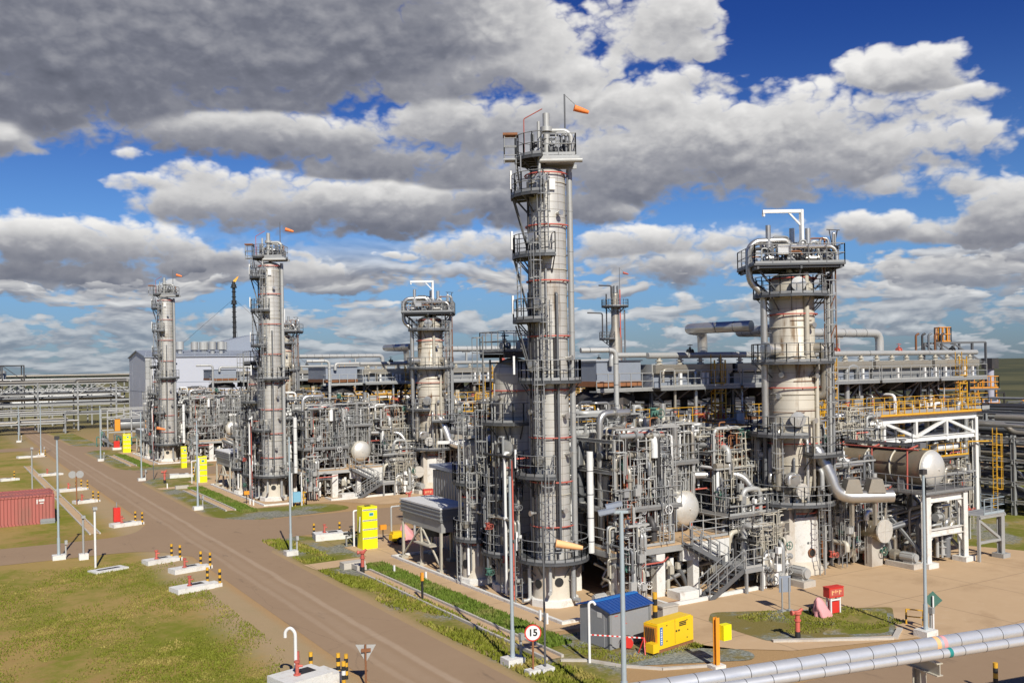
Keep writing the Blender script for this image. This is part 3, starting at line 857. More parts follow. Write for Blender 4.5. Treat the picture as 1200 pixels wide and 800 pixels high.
# --- tall slender absorption column (three alike)
def tall_column():
    cx, cy, R = 28.8, 43.4, 1.03
    root = T('tall_column', 'tall slender grey column with ladders and platforms', 'column', (cx, cy, 0), 'tall columns of the units')
    mb = MB(); mb.lathe((cx, cy, 0), [(1.38, 0), (1.38, .38), (1.30, .42)], 10, smooth=False); mb.build('base_ring', 'concrete_white', root)
    mb = MB(); mb.lathe((cx, cy, 0), [(1.16, .40), (1.10, .9), (1.08, 2.15)], 28); mb.build('skirt', 'fireproofing', root)
    for phi, z in ((285, 1.35), (222, 1.2)):
        mb = MB(); a = A(phi); u = Vector((cos(a), sin(a), 0)); c = Vector((cx, cy, z)) + u * .98
        mb.cyl(c, c + u * .16, .24, n=16); mb.build('access_hole', 'black', root)
    mb = MB(); mb.lathe((cx, cy, 0), [(R, 2.15), (R, 23.4)] + dome(R, 0, 23.4, f=.45), 40); mb.build('shell', 'tower_clad', root)
    mb = MB()
    for z in (6.0, 12.6, 18.2, 22.9): mb.ring((cx, cy, z), R + .015, .035, 40, 5)
    mb.build('stiffener', 'cream', root)
    for z in (4.3, 6.7, 9.1, 11.7, 14.6, 17.6, 20.6, 23.4): spray_ring(root, cx, cy, R, z)
    ring_platform(root, cx, cy, R + .05, 2.0, 22.3, 150, 262)
    ring_platform(root, cx, cy, R + .05, 1.95, 19.0, 150, 280)
    ring_platform(root, cx, cy, R + .05, 2.0, 15.5, 150, 262)
    ring_platform(root, cx, cy, R + .05, 1.75, 12.2, 120, 420)
    ring_platform(root, cx, cy, R + .05, 2.0, 7.1, 140, 275)
    ring_platform(root, cx, cy, R + .08, 2.0, 2.55, 110, 400)
    # head platform with its basket
    ring_platform(root, cx, cy, .4, 1.75, 24.3, 100, 260, 1.2)
    mb = MB(); X = Vector((cos(A(0)), sin(A(0)), 0)); Yv = Vector((cos(A(90)), sin(A(90)), 0)); c0 = Vector((cx, cy, 0))
    P = lambda a, b, z: c0 + X * a + Yv * b + Vector((0, 0, z))
    mb.obox(P(.55, .0, 24.25), X * 1.05, Yv * 1.2, Vector((0, 0, .04)))
    for b in (-1.15, 1.15): mb.bar(P(-.4, b, 24.12), P(1.75, b, 24.12), .14, .22)
    mb.build('head_platform', 'galv', root)
    mb = MB(); rail(mb, [P(-.3, -1.2, 24.3), P(1.55, -1.2, 24.3), P(1.55, 1.2, 24.3), P(-.3, 1.2, 24.3)], 1.15, .8)
    mb.build('handrail', 'galv', root)
    mb = MB(); q = P(-1.95, -.2, 0)
    for a in (-.32, .32):
        for b in (-.32, .32): mb.bar(q + X * a + Yv * b + Vector((0, 0, 24.25)), q + X * a + Yv * b + Vector((0, 0, 25.6)), .04)
    mb.obox(q + Vector((0, 0, 24.25)), X * .38, Yv * .38, Vector((0, 0, .04)))
    for z in (24.9, 25.4): rail(mb, [q + X * -.34 + Yv * -.34 + Vector((0, 0, z - .9)), q + X * .34 + Yv * -.34 + Vector((0, 0, z - .9))], .9, .7, kick=False)
    mb.build('basket', 'galv', root); mb = MB(); mb.obox(q + Vector((0, 0, 25.62)), X * .40, Yv * .40, Vector((0, 0, .06))); mb.build('basket_roof', 'rust', root)
    mb = MB()
    for b in (-.3, .3): mb.bar(q + X * .3 + Yv * b + Vector((0, 0, 24.25)), q + X * .55 + Yv * b + Vector((0, 0, 22.4)), .06)
    mb.build('basket_strut', 'steel_dark', root)
    mb = MB(); mb.cyl(P(.02, -.5, 24.4), P(.02, -.5, 26.7), .19, n=12); mb.cyl(P(.02, -.5, 25.7), P(.02, -.5, 25.95), .34, n=12)
    mb.tube([P(.2, -.5, 25.75), P(1.05, -.5, 25.75), P(1.35, -.5, 25.5), P(1.35, -.5, 24.4)], .15, 10); mb.build('vent_pipe', 'galv_pale', root)
    mb = MB(); mb.cyl(P(-.42, -1.15, 23.4), P(-.42, -1.15, 26.1), .09, n=8); mb.tube([P(-.42, -1.2, 24.0), P(1.9, -1.2, 24.0)], .13, 8); mb.build('drain_pipe', 'galv_pale', root)
    mb = MB(); mb.tube([P(-1.2, -.6, 24.4), P(-1.2, -.6, 26.4), P(-.2, -.9, 26.85)], .03, 5); mb.build('davit', 'red_faded', root)
    for px_, zz in ((.3, 24.7), (-.1, 24.7), (1.0, 24.8)):
        mb = MB(); valve(mb, P(px_, -.5 if px_ < .5 else .4, zz), (1, 0, 0), .13); mb.build('valve', 'steel_grey', root)
    head_clutter(root, P, -.8, 1.4, -1.0, .9, 24.3, 18, 5, 1.3)
    # risers
    riser(root, cx, cy, R, 352, 2.6, 23.7, .165, 'galv_pale', .22, n=12)
    riser(root, cx, cy, R, 340, 2.6, 23.5, .05, 'steel_grey', .15)
    riser(root, cx, cy, R, 290, 3.0, 16.9, .075, 'steel_grey', .16, top='in')
    riser(root, cx, cy, R, 282, 2.6, 14.5, .04, 'steel_dark', .12)
    riser(root, cx, cy, R, 246, 7.2, 22.2, .06, 'galv', .14)
    riser(root, cx, cy, R, 236, 2.8, 21.0, .05, 'galv_pale', .12)
    riser(root, cx, cy, R, 225, 2.8, 19.0, .045, 'steel_grey', .12)
    riser(root, cx, cy, R, 207, 2.6, 23.0, .07, 'steel_dark', .14)
    riser(root, cx, cy, R, 196, 2.6, 17.0, .05, 'galv', .14)
    riser(root, cx, cy, R, 262, 12.4, 18.4, .05, 'galv', .12)
    for phi, z0, z1, off in ((262, 2.6, 7.1, .55), (248, 7.1, 12.2, .5), (262, 12.2, 15.5, .5), (246, 15.5, 19.0, .55), (262, 19.0, 22.3, .5), (215, 22.3, 24.3, .85), (206, 15.7, 18.8, .75)):
        mb = MB(); a = A(phi); ladder(mb, cx + (R + off) * cos(a), cy + (R + off) * sin(a), z0, z1, a, cage=z1 - z0 > 3.2); mb.build('ladder', 'galv', root)
    mb = MB()
    for za, zb, p0 in ((15.6, 19.0, 176), (19.1, 22.3, 180), (12.3, 15.4, 190)):
        for dphi in (0, 14):
            a = A(p0 + dphi); u = Vector((cos(a), sin(a), 0))
            mb.bar(c0 + u * (R + .05) + Vector((0, 0, za + .2)), c0 + u * 1.85 + Vector((0, 0, zb - .2)), .06)
    mb.build('brace', 'steel_grey', root)
    for phi, z, r in ((255, 23.0, .30), (230, 19.9, .28), (240, 16.3, .30), (225, 13.0, .30), (238, 7.9, .30)): manhole(root, cx, cy, R, phi, z, r)
    for phi, z in ((300, 5.2), (310, 10.3), (318, 8.2), (300, 21.2), (215, 10.5), (210, 5.0), (330, 13.4), (325, 3.4), (280, 3.3), (245, 3.4)): nozzle(root, cx, cy, R, phi, z, .09, .35)
    mb = MB()
    for z, phi in ((22.75, 283),): 
        a = A(phi); u = Vector((cos(a), sin(a), 0)); mb.obox(c0 + u * (R + .09) + Vector((0, 0, z)), u * .05, Vector((-u.y, u.x, 0)) * .17, Vector((0, 0, .3)))
    mb.build('instrument_box', 'white', root)
    mb = MB()
    for z in (22.6, 19.3, 15.8, 12.5, 7.4, 2.9):
        a = A(188); u = Vector((cos(a), sin(a), 0)); mb.obox(c0 + u * 1.98 + Vector((0, 0, z + .55)), u * .05, Vector((-u.y, u.x, 0)) * .11, Vector((0, 0, .5)))
    mb.build('lamp_box', 'white', root)
    for phi, r, h0, h1 in ((262, .10, .9, 2.3), (318, .13, .4, 2.2), (205, .10, .3, 2.2)):
        riser(root, cx, cy, 1.15, phi, h0, h1, r, rng.choice(('galv_pale', 'galv', 'alu')), .28, foot=.4)
    return root

# --- domed vessel with a deck on its head, behind the tall column
def domed_vessel():
    cx, cy, R = 28.95, 47.4, 1.22
    root = T('domed_vessel', 'domed upright vessel with railed deck on its head', 'vessel', (cx, cy, 0), 'domed vessels of the units')
    mb = MB(); mb.lathe((cx, cy, 0), [(1.5, 0), (1.5, .4), (1.4, .44)], 10, smooth=False); mb.build('base_ring', 'concrete_white', root)
    mb = MB(); mb.lathe((cx, cy, 0), [(R + .06, .4), (R + .06, 2.0)], 28); mb.build('skirt', 'fireproofing', root)
    mb = MB(); mb.lathe((cx, cy, 0), [(R, 2.0), (R, 12.6)] + dome(R, 0, 12.6, f=.75), 36); mb.build('shell', 'vessel_clad', root)
    mb = MB(); mb.box(cx - 1.55, cy - 1.5, 13.75, cx + 1.7, cy + 1.4, 13.85)
    for y in (-1.4, 1.3): mb.bar((cx - 1.5, cy + y, 13.62), (cx + 1.65, cy + y, 13.62), .14, .22)
    for x in (-.9, .9): mb.bar((cx + x, cy - 1.4, 13.2), (cx + x, cy + 1.3, 13.2), .1); mb.bar((cx + x, cy, 12.8), (cx + x, cy, 13.7), .12)
    mb.build('platform', 'steel_dark', root)
    mb = MB(); rail(mb, [(cx - 1.5, cy - 1.45, 13.85), (cx + 1.65, cy - 1.45, 13.85), (cx + 1.65, cy + 1.35, 13.85), (cx - 1.5, cy + 1.35, 13.85)], 1.15, .75, closed=True); mb.build('handrail', 'galv', root)
    for a, b in ((.2, -.6), (.9, -.2), (-.4, .3)):
        mb = MB(); valve(mb, (cx + a, cy + b, 14.2), (1, 0, 0), .13); mb.build('valve', 'galv_pale', root)
    mb = MB(); mb.tube([(cx + .3, cy, 13.5), (cx + .3, cy, 14.5), (cx + 1.3, cy, 14.5), (cx + 2.2, cy + .5, 14.2)], .15, 9); mb.build('vapour_pipe', 'galv_pale', root)
    ring_platform(root, cx, cy, R + .05, 2.15, 9.8, 120, 300)
    ring_platform(root, cx, cy, R + .05, 2.1, 5.6, 130, 280)
    ring_platform(root, cx, cy, R + .05, 2.1, 2.3, 130, 300)
    for phi, z0, z1 in ((186, 9.8, 13.8), (200, 5.6, 9.8), (230, 2.3, 5.6), (245, .1, 2.3)):
        mb = MB(); a = A(phi); ladder(mb, cx + (R + .6) * cos(a), cy + (R + .6) * sin(a), z0, z1, a); mb.build('ladder', 'galv', root)
    for phi, z0, z1, r, m in ((192, 2.4, 13.4, .06, 'steel_dark'), (205, 2.4, 11, .08, 'galv'), (216, 1, 12, .05, 'galv_pale'), (238, 1, 8, .10, 'galv'), (258, 1, 9.5, .06, 'steel_grey'), (272, .6, 6, .09, 'alu')):
        riser(root, cx, cy, R, phi, z0, z1, r, m, .2)
    for phi, z, r in ((250, 8.3, .42), (246, 3.1, .4)): manhole(root, cx, cy, R, phi, z, r)
    for phi, z in ((222, 7.4), (230, 11.2), (265, 10.6), (272, 4.6), (215, 4)): nozzle(root, cx, cy, R, phi, z, .1, .4)
    spray_ring(root, cx, cy, R, 11.6); spray_ring(root, cx, cy, R, 7.2)

# --- short vessel in a cage of ladders and pipes
def short_vessel():
    cx, cy, R = 27.95, 50.3, .82
    root = T('short_vessel', 'short upright vessel caged in ladders and pipes', 'vessel', (cx, cy, 0), 'short vessels of the units')
    mb = MB(); mb.lathe((cx, cy, 0), [(1.25, 0), (1.25, .35), (1.15, .38)], 10, smooth=False); mb.build('base_ring', 'concrete_white', root)
    mb = MB(); mb.lathe((cx, cy, 0), [(R + .18, .35), (R + .12, 2.2)], 26); mb.build('skirt', 'fireproofing', root)
    mb = MB(); a = A(222); u = Vector((cos(a), sin(a), 0)); c = Vector((cx, cy, 1.2)) + u * (R + .03); mb.cyl(c, c + u * .16, .26, n=16); mb.build('access_hole', 'black', root)
    mb = MB(); mb.lathe((cx, cy, 0), [(R, 2.2), (R, 8.3)] + dome(R, 0, 8.3), 28); mb.build('shell', 'vessel_clad', root)
    ring_platform(root, cx, cy, R + .05, 1.5, 2.75, 110, 400)
    ring_platform(root, cx, cy, R + .05, 1.5, 6.1, 110, 330)
    mb = MB(); mb.box(cx - 1.2, cy - 1.1, 8.95, cx + 1.3, cy + 1.1, 9.03); mb.build('platform', 'steel_grey', root)
    mb = MB(); rail(mb, [(cx - 1.2, cy - 1.1, 9.03), (cx + 1.3, cy - 1.1, 9.03), (cx + 1.3, cy + 1.1, 9.03), (cx - 1.2, cy + 1.1, 9.03)], 1.1, .8, closed=True); mb.build('handrail', 'galv', root)
    for phi, z0, z1 in ((262, 2.8, 6.1), (230, 6.1, 9.0), (215, .1, 2.75), (282, 2.8, 9.0)):
        mb = MB(); a = A(phi); ladder(mb, cx + (R + .55) * cos(a), cy + (R + .55) * sin(a), z0, z1, a); mb.build('ladder', 'galv_pale', root)
    for i, (phi, z1, r) in enumerate(((195, 8, .06), (208, 7, .09), (222, 8.4, .05), (240, 7.5, .08), (252, 8.6, .05), (273, 8, .09), (292, 7, .06), (305, 8.4, .07), (320, 6.5, .1))):
        riser(root, cx, cy, R, phi, .6 + .3 * (i % 3), z1, r, ('galv_pale', 'galv', 'alu', 'white', 'steel_grey')[i % 5], .25 + .1 * (i % 3))
    spray_ring(root, cx, cy, R, 5.2); spray_ring(root, cx, cy, R, 2.4)
    for phi, z in ((235, 3.6), (265, 4.8), (300, 4.0), (250, 7.0)): manhole(root, cx, cy, R, phi, z, .22)

# --- big regenerator column with square head platform
def broad_column():
    cx, cy = 45.55, 41.3
    R1, R2 = 1.36, 1.46; c0_ = Vector((cx, cy, 0))
    root = T('broad_column', 'broad cream column with square head platform', 'column', (cx, cy, 0), 'broad columns of the units')
    mb = MB(); mb.lathe((cx, cy, 0), [(1.62, 0), (1.62, .30), (1.52, .42), (1.45, .75), (1.40, .8)], 28); mb.build('base_ring', 'fireproofing', root)
    mb = MB(); mb.lathe((cx, cy, 0), [(1.36, .8), (1.34, 3.5)], 32); mb.build('skirt', 'concrete_white', root)
    mb = MB(); a = A(296); u = Vector((cos(a), sin(a), 0)); c = Vector((cx, cy, 1.35)) + u * 1.24
    mb.lathe(c, [(.27, 0), (.27, .2)], 18, u); mb.build('access_hole', 'rust', root)
    mb = MB(); c2 = c + u * .2; mb.cyl(c2, c2 + u * .012, .215, n=18); mb.build('hole_mouth', 'black', root)
    mb = MB()
    for i, (dw, dh) in enumerate(((.03, .03), (.12, .07), (.0, .0), (.03, .08), (.03, .08), (.07, .02))):
        if not dw: continue
        aa = A(284 + i * 3.1); u2 = Vector((cos(aa), sin(aa), 0)); mb.obox(c0_ + u2 * 1.357 + Vector((0, 0, 1.95)), u2 * .006, Vector((-u2.y, u2.x, 0)) * dw * .5, Vector((0, 0, dh)))
    mb.build('stencil_mark', 'steel_grey', root)
    mb = MB(); mb.lathe((cx, cy, 0), [(1.0, 3.5), (1.0, 4.6), (R2, 6.6), (R2, 13.2), (R2 - .04, 13.3), (R1, 13.4), (R1, 17.9)] + dome(R1, 0, 17.9, f=.5), 44); mb.build('shell', 'column_clad', root)
    mb = MB()
    for z in (6.7, 9.2, 11.0, 13.3, 15.1): mb.ring((cx, cy, z), (R2 if z < 13.4 else R1) + .02, .05, 44, 5)
    mb.build('stiffener', 'cream', root)
    mb = MB()
    for z, p0, p1 in ((9.9, 200, 280), (11.8, 255, 335), (15.5, 250, 310), (10.0, 260, 330)):
        mb.ring((cx, cy, z), (R2 if z < 13.4 else R1) + .05, .02, 14, 4, A(p0), A(p1))
    mb.build('tracing_tube', 'rust', root)
    for z in (8.0, 11.4, 15.9, 18.1): spray_ring(root, cx, cy, R2 if z < 13.4 else R1, z)
    spray_ring(root, cx, cy, 1.2, 3.75)
    ring_platform(root, cx, cy, R2 + .05, 2.5, 13.0, 100, 440)
    ring_platform(root, cx, cy, R1 + .05, 2.35, 17.1, 90, 450, gate=False)
    ring_platform(root, cx, cy, R2 + .05, 2.75, 8.6, 150, 272)
    ring_platform(root, cx, cy, R2 + .05, 2.9, 7.4, 276, 400)
    ring_platform(root, cx, cy, 1.1, 2.5, 4.4, 150, 400)
    X = Vector((cos(A(0)), sin(A(0)), 0)); Yv = Vector((cos(A(90)), sin(A(90)), 0)); c0 = Vector((cx, cy, 0))
    P = lambda p, q, z: c0 + X * p + Yv * q + Vector((0, 0, z))
    mb = MB(); mb.obox(P(-.1, 0, 18.85), X * 2.75, Yv * 2.2, Vector((0, 0, .06)))
    for q in (-2.0, -.7, .7, 2.0): mb.bar(P(-2.8, q, 18.72), P(2.6, q, 18.72), .1, .15)
    for p in (-2.6, 0, 2.4): mb.bar(P(p, -2.13, 18.68), P(p, 2.13, 18.68), .12, .2)
    for p, q in ((-2.4, -1.6), (2.2, -1.6), (-2.4, 1.6), (2.2, 1.6), (0, -1.9)): mb.bar(P(p, q, 18.55), P(p * .52, q * .6, 17.4), .1)
    mb.build('head_platform', 'steel_mid', root)
    mb = MB(); rail(mb, [P(-2.8, -2.15, 18.9), P(2.6, -2.15, 18.9), P(2.6, 2.15, 18.9), P(-2.8, 2.15, 18.9)], 1.15, 1.0, .028, closed=True); mb.build('handrail', 'galv', root)
    mb = MB()
    for p, q in ((-1.6, -.9), (.35, -.3), (1.15, -.9)):
        pass
    for p, q, h, r in ((-1.55, -.6, 21.4, .16), (.15, .2, 21.3, .17), (.95, -.4, 21.2, .17)):
        mb = MB(); mb.cyl(P(p, q, 18.9), P(p, q, h), r, n=12); mb.cyl(P(p, q, 18.9), P(p, q, h - 1.0), r * 1.55, n=12); mb.build('relief_vent', 'alu', root)
    mb = MB(); mb.tube([P(-.2, -.4, 18.4), P(-.2, -.4, 20.5), P(-2.35, -.6, 20.4), P(-2.75, -.6, 20.0), P(-2.75, -.6, 17.9), P(-1.9, -.6, 17.2), P(-1.9, -.6, 9.0)], .21, 14, bend=.5)
    mb.build('overhead_pipe', 'alu', root)
    mb = MB(); mb.tube([P(-1.7, .4, 20.1), P(-.6, .4, 20.5), P(.1, .4, 20.4), P(.35, .4, 19.8), P(.35, .4, 18.4)], .30, 14, bend=.55); mb.build('overhead_pipe', 'alu', root)
    for p, q, z in ((-1.5, -1.4, 19.3), (-.7, -1.5, 19.2), (.9, -1.5, 19.25), (1.7, -1.2, 19.3), (2.1, -.4, 19.3), (1.5, .8, 19.4), (-2.1, 1.2, 19.3)):
        mb = MB(); valve(mb, P(p, q, z), tuple(X), .14); mb.tube([P(p - .45, q, z), P(p + .5, q, z), P(p + .5, q, 18.9)], .1, 7); mb.build('valve', rng.choice(('galv_pale', 'steel_grey', 'alu')), root)
    mb = MB(); mb.tube([P(-1.2, -1.9, 19.9), P(1.9, -1.9, 19.9), P(2.2, -1.9, 19.6), P(2.2, -1.9, 18.9)], .12, 8); mb.obox(P(-1.0, -1.7, 19.75), X * .35, Yv * .3, Vector((0, 0, .3))); mb.build('header_pipe', 'alu', root)
    mb = MB(); mb.bar(P(.42, -.9, 18.9), P(.42, -.9, 22.3), .2); mb.bar(P(-1.95, -.9, 22.2), P(.5, -.9, 22.2), .2); mb.bar(P(-.35, -.9, 22.12), P(.4, -.9, 21.3), .1); mb.bar(P(-1.9, -.9, 22.1), P(-1.9, -.9, 21.9), .14)
    mb.build('gantry', 'white', root)
    mb = MB(); mb.bar(P(2.1, -1.2, 18.9), P(2.5, -1.2, 20.95), .05); mb.bar(P(2.25, -1.2, 19.6), P(2.0, -1.2, 21.0), .04); mb.bar(P(1.85, -1.2, 21.0), P(2.65, -1.2, 20.95), .05); mb.build('lamp_bracket', 'steel_dark', root)
    manhole(root, cx, cy, R1, 268, 17.7, .40); manhole(root, cx, cy, R2, 212, 13.75, .42, dep=.9); manhole(root, cx, cy, R2, 262, 9.5, .42); manhole(root, cx, cy, R2, 250, 5.9, .40, dep=.7)
    for phi, z in ((232, 12.2), (305, 12.1), (322, 10.4), (225, 10.9), (300, 15.2), (300, 9.4)): nozzle(root, cx, cy, R2, phi, z, .1, .35)
    head_clutter(root, P, -2.5, 2.4, -1.9, 1.2, 18.9, 42, 6, 1.9)
    # feed elbows on the right flank
    mb = MB(); a = A(330); u = Vector((cos(a), sin(a), 0))
    for zt, zb in ((13.8, 10.9),):
        q = c0 + u * 1.2
        mb.tube([q + Vector((0, 0, zt)), q + u * .75 + Vector((0, 0, zt)), q + u * .75 + Vector((0, 0, zb)), q + Vector((0, 0, zb))], .3, 12, bend=.6)
    mb.build('reflux_pipe', 'alu_warm', root)
    riser(root, cx, cy, R2, 196, .6, 17.6, .13, 'steel_grey', .55); riser(root, cx, cy, R2, 184, 2, 17.0, .1, 'galv', .4)
    for k, (phi, z1, r, m, o) in enumerate(((334, 17.4, .08, 'galv_pale', .75), (341, 18.6, .11, 'galv', .9), (347, 18.4, .09, 'steel_dark', .75), (354, 16.8, .12, 'galv', .9), (4, 18.4, .07, 'galv_pale', .8))):
        riser(root, cx, cy, R2, phi, 4.6, z1, r, m, o, seams=False)
    riser(root, cx, cy, R2, 316, 6.8, 12.8, .13, 'cream', .12, top='in'); riser(root, cx, cy, R2, 292, 5.2, 9.4, .09, 'alu_warm', .4)
    riser(root, cx, cy, R1, 290, 13.1, 18.4, .16, 'cream', .10)
    for phi, z0, z1 in ((328, 7.4, 13.0), (326, 13.0, 17.1), (318, 17.1, 18.9), (230, 4.4, 8.6), (300, .1, 4.4)):
        mb = MB(); a = A(phi); ladder(mb, cx + (R2 + .65) * cos(a), cy + (R2 + .65) * sin(a), z0, z1, a); mb.build('ladder', 'galv', root)
    mb = MB()
    for z in (13.6, 15.4, 17.2):
        for p in (1.75, 2.45): mb.bar(P(p, -.9, z), P(p, -.9, z + 1.7), .07)
        mb.bar(P(1.75, -.9, z), P(2.45, -.9, z + 1.7), .05)
    mb.build('pipe_guide', 'rust', root)
    # pipework hanging under the middle platforms
    for i in range(9):
        phi = 175 + i * 26; a = A(phi); u = Vector((cos(a), sin(a), 0)); q = c0 + u * (1.55 + .25 * (i % 3))
        mb = MB(); z1 = 4.5 + (i * 37 % 5) * .6
        mb.tube([q + Vector((0, 0, .4 + (i % 3) * .9 + 3.0)), q + Vector((0, 0, z1 + 2.0)), c0 + u * 1.2 + Vector((0, 0, z1 + 2.0))], (.1, .14, .2, .08)[i % 4], 9)
        mb.build('pipe', ('alu', 'galv_pale', 'alu_warm', 'steel_grey')[i % 4], root)
    mb = MB(); mb.tube([P(.75, -1.0, 7.7), P(1.0, -1.25, 7.6), P(1.75, -1.5, 6.0), P(2.0, -1.6, 5.1), P(2.7, -1.6, 4.75), P(5.5, -1.5, 4.75)], .38, 14, bend=.8); mb.build('reboiler_duct', 'alu', root)
    mb = MB()
    for p in (3.0, 4.4): 
        mb.add([P(p + a * (.32 if k else .55), -1.5 + b * .45, 5.85 if k else 5.0) for k in (0, 1) for b in (-1, 1) for a in (-1, 1)], [(0, 2, 3, 1), (4, 5, 7, 6), (0, 1, 5, 4), (2, 6, 7, 3), (0, 4, 6, 2), (1, 3, 7, 5)]); mb.bar(P(p, -1.5, 4.4), P(p, -1.5, 3.0), .2)
    mb.build('duct_support', 'alu_warm', root)

tall_column(); domed_vessel(); short_vessel(); broad_column()

# --- slim rusty column far behind the racks
def rusty_column():
    cx, cy = 85.9, 111.7
    root = thing('rusty_column', 'slim rust-streaked dark column rising alone behind the cooler deck', 'column', (cx, cy, 0))
    mb = MB(); mb.lathe((cx, cy, 0), [(1.0, 0), (1.0, 16.8), (.60, 18.6), (.60, 23.3)] + dome(.62, 0, 23.3), 24); mb.build('shell', 'alu_warm', root)
    ring_platform(root, cx, cy, .65, 2.0, 21.6, 120, 420, 1.0); ring_platform(root, cx, cy, 1.05, 2.4, 16.8, 150, 260, 1.0)
    riser(root, cx, cy, .7, 320, 4, 24, .1, 'red_faded', .2); riser(root, cx, cy, .9, 345, 4, 21, .12, 'steel_grey', .5); riser(root, cx, cy, .9, 200, 16, 23.4, .1, 'steel_dark', .5)
    mb = MB(); mb.tube([(cx - .6, cy, 22), (cx - .6, cy, 24.6), (cx - 2.2, cy + 1.0, 24.7)], .1, 6); mb.tube([(cx - 1.6, cy + 1, 17), (cx - 1.6, cy + 1, 20.6), (cx - 3.6, cy + 2, 20.7)], .1, 6); mb.build('davit', 'steel_dark', root)
    mb = MB()
    for a in range(5): mb.cyl((cx + .5 * cos(a * 1.3), cy + .5 * sin(a * 1.3), 23), (cx + .5 * cos(a * 1.3), cy + .5 * sin(a * 1.3), 24.6), .14, n=7)
    mb.build('vent', 'steel_grey', root)
rusty_column()
# ------------------------------------------------------------------ racks, coolers, drums, pipework bays
# --- steel pipe rack that carries the air coolers, along X
RK = (37.0, 77.5, 50.0, 56.5)
def pipe_rack():
    x0, x1, y0, y1 = RK
    root = T('pipe_rack', 'long pipe rack with yellow rails under coolers', 'pipe rack', (x0, y0, 0), 'pipe racks of the units')
    r = random.Random(11)
    xs = [x0 + (x1 - x0) * i / 7 for i in range(8)]
    for x in xs:
        for y in (y0, y1):
            mb = MB(); mb.box(x - .2, y - .2, 0, x + .2, y + .2, 4.4); mb.ibeam((x, y, 4.4), (x, y, 8.7), .3, .3, .04); mb.build('column', 'concrete_white', root)
        for z in (4.5, 6.5, 8.6):
            mb = MB(); mb.ibeam((x, y0 - .3, z), (x, y1 + .3, z), .25, .4, .04); mb.build('beam', 'galv_pale', root)
    for z in (4.2, 6.2, 8.35):
        for y in (y0, y1):
            mb = MB(); mb.ibeam((x0, y, z), (x1, y, z), .2, .36, .04); mb.build('beam', 'galv_pale', root)
    mb = MB(); mb.box(x0 - .5, y0 - 1.2, 8.82, x1 + .6, y1 + .8, 8.9); mb.build('deck', 'rust', root); mb = MB(); mb.box(x0 - .5, y0 - 1.24, 8.6, x1 + .6, y0 - 1.21, 8.93); mb.build('edge_beam', 'galv_pale', root)
    mb = MB(); rail(mb, [(x0 - .5, y1 + .8, 8.9), (x0 - .5, y0 - 1.15, 8.9), (x1 + .55, y0 - 1.15, 8.9), (x1 + .55, y1 + .8, 8.9)], 1.1, 1.25, .026, kick=False); mb.build('handrail', 'yellow', root)
    for x in (x0 + 9.5, x0 + 21, x1 - 3.2):
        mb = MB(); ladder(mb, x, y0 - .9, 8.9, 12.6, -pi / 2, True, .9); mb.bar((x - .5, y0 - 1.3, 8.9), (x - .5, y0 - 1.3, 13.2), .08); mb.bar((x + .5, y0 - 1.3, 8.9), (x + .5, y0 - 1.3, 13.2), .08); 
        for k in (0, 1, 2): mb.ring((x, y0 - 1.1, 10.2 + k * .7), .5, .05, 10, 4)
        mb.build('ladder', 'yellow', root)
    for x in (x0 + 4.0, x0 + 15, x1 - 12):
        mb = MB(); ladder(mb, x, y0 - 1.3, 3, 8.9, -pi / 2, True, .55); mb.build('ladder', 'yellow', root)
    for i in range(22):
        y = y0 + .35 + (y1 - y0 - .7) * (i % 11) / 10; z = (4.72, 6.72)[i // 11]
        rr = r.choice((.08, .1, .13, .18, .22, .3)); a = x0 - r.uniform(-1, 1.5); b = x1 + r.uniform(0, 3)
        pts = [(a, y, z + rr), (b, y, z + rr)]
        if i % 3 == 0: pts = [(a, y - r.uniform(.6, 1.6), z - 2.2), (a, y - .5, z - 1), (a, y, z + rr)] + pts[1:]
        mb = MB(); mb.tube(pts, rr, 9); mb.build('pipe', r.choice(('alu', 'alu_warm', 'galv_pale', 'steel_grey', 'galv')), root)
    # riser pipes standing in front of the rack, some with red bands
    for i in range(26):
        x = x0 + 1 + (x1 - x0 - 2) * (i + r.random() * .7) / 26; rr = r.choice((.07, .1, .14, .2)); y = y0 - .5 - r.random() * .8
        zb = r.uniform(2.5, 5.5); zt = r.choice((9.3, 10.2, 11.2, 12.6, 8.0))
        mb = MB(); k = r.choice((-1, 1)) * r.uniform(.6, 1.6)
        mb.tube([(x, y, zb), (x, y, zt), (x + k, y, zt), (x + k, y, zt - r.uniform(.8, 2.5))] if r.random() < .6 else [(x, y, zb), (x, y, zt), (x, y + 2, zt)], rr, 9)
        p = mb.build('pipe', r.choice(('alu', 'galv_pale', 'alu_warm', 'white', 'galv', 'steel_grey')), root)
        if r.random() < .5:
            mb = MB(); mb.cyl((x, y, 9.45), (x, y, 9.6), rr * 1.08, n=9); mb.cyl((x, y, 9.7), (x, y, 9.78), rr * 1.08, n=9); mb.build('band', 'red_faded', p)
    for i in range(30):
        x = x0 + (x1 - x0) * r.random(); y = y0 - .2 - r.random(); z = r.choice((5.2, 7.3, 9.2, 9.3, 9.4))
        mb = MB(); valve(mb, (x, y, z), r.choice(((1, 0, 0), (0, 0, 1), (0, 1, 0))), r.uniform(.08, .15), r.choice(((0, -1, 0), (0, 0, 1)))if True else 0); mb.build('valve', r.choice(('galv_pale', 'white', 'steel_grey', 'galv', 'red_faded')), root)
    for i in range(9):
        x = x0 + 2 + (x1 - x0 - 3) * r.random()
        mb = MB(); mb.box(x, y0 - .9, 8.9, x + r.uniform(.3, .9), y0 - .5, 8.9 + r.uniform(.6, 1.8)); mb.build('cabinet', r.choice(('white', 'galv', 'cream', 'galv_pale')), root)

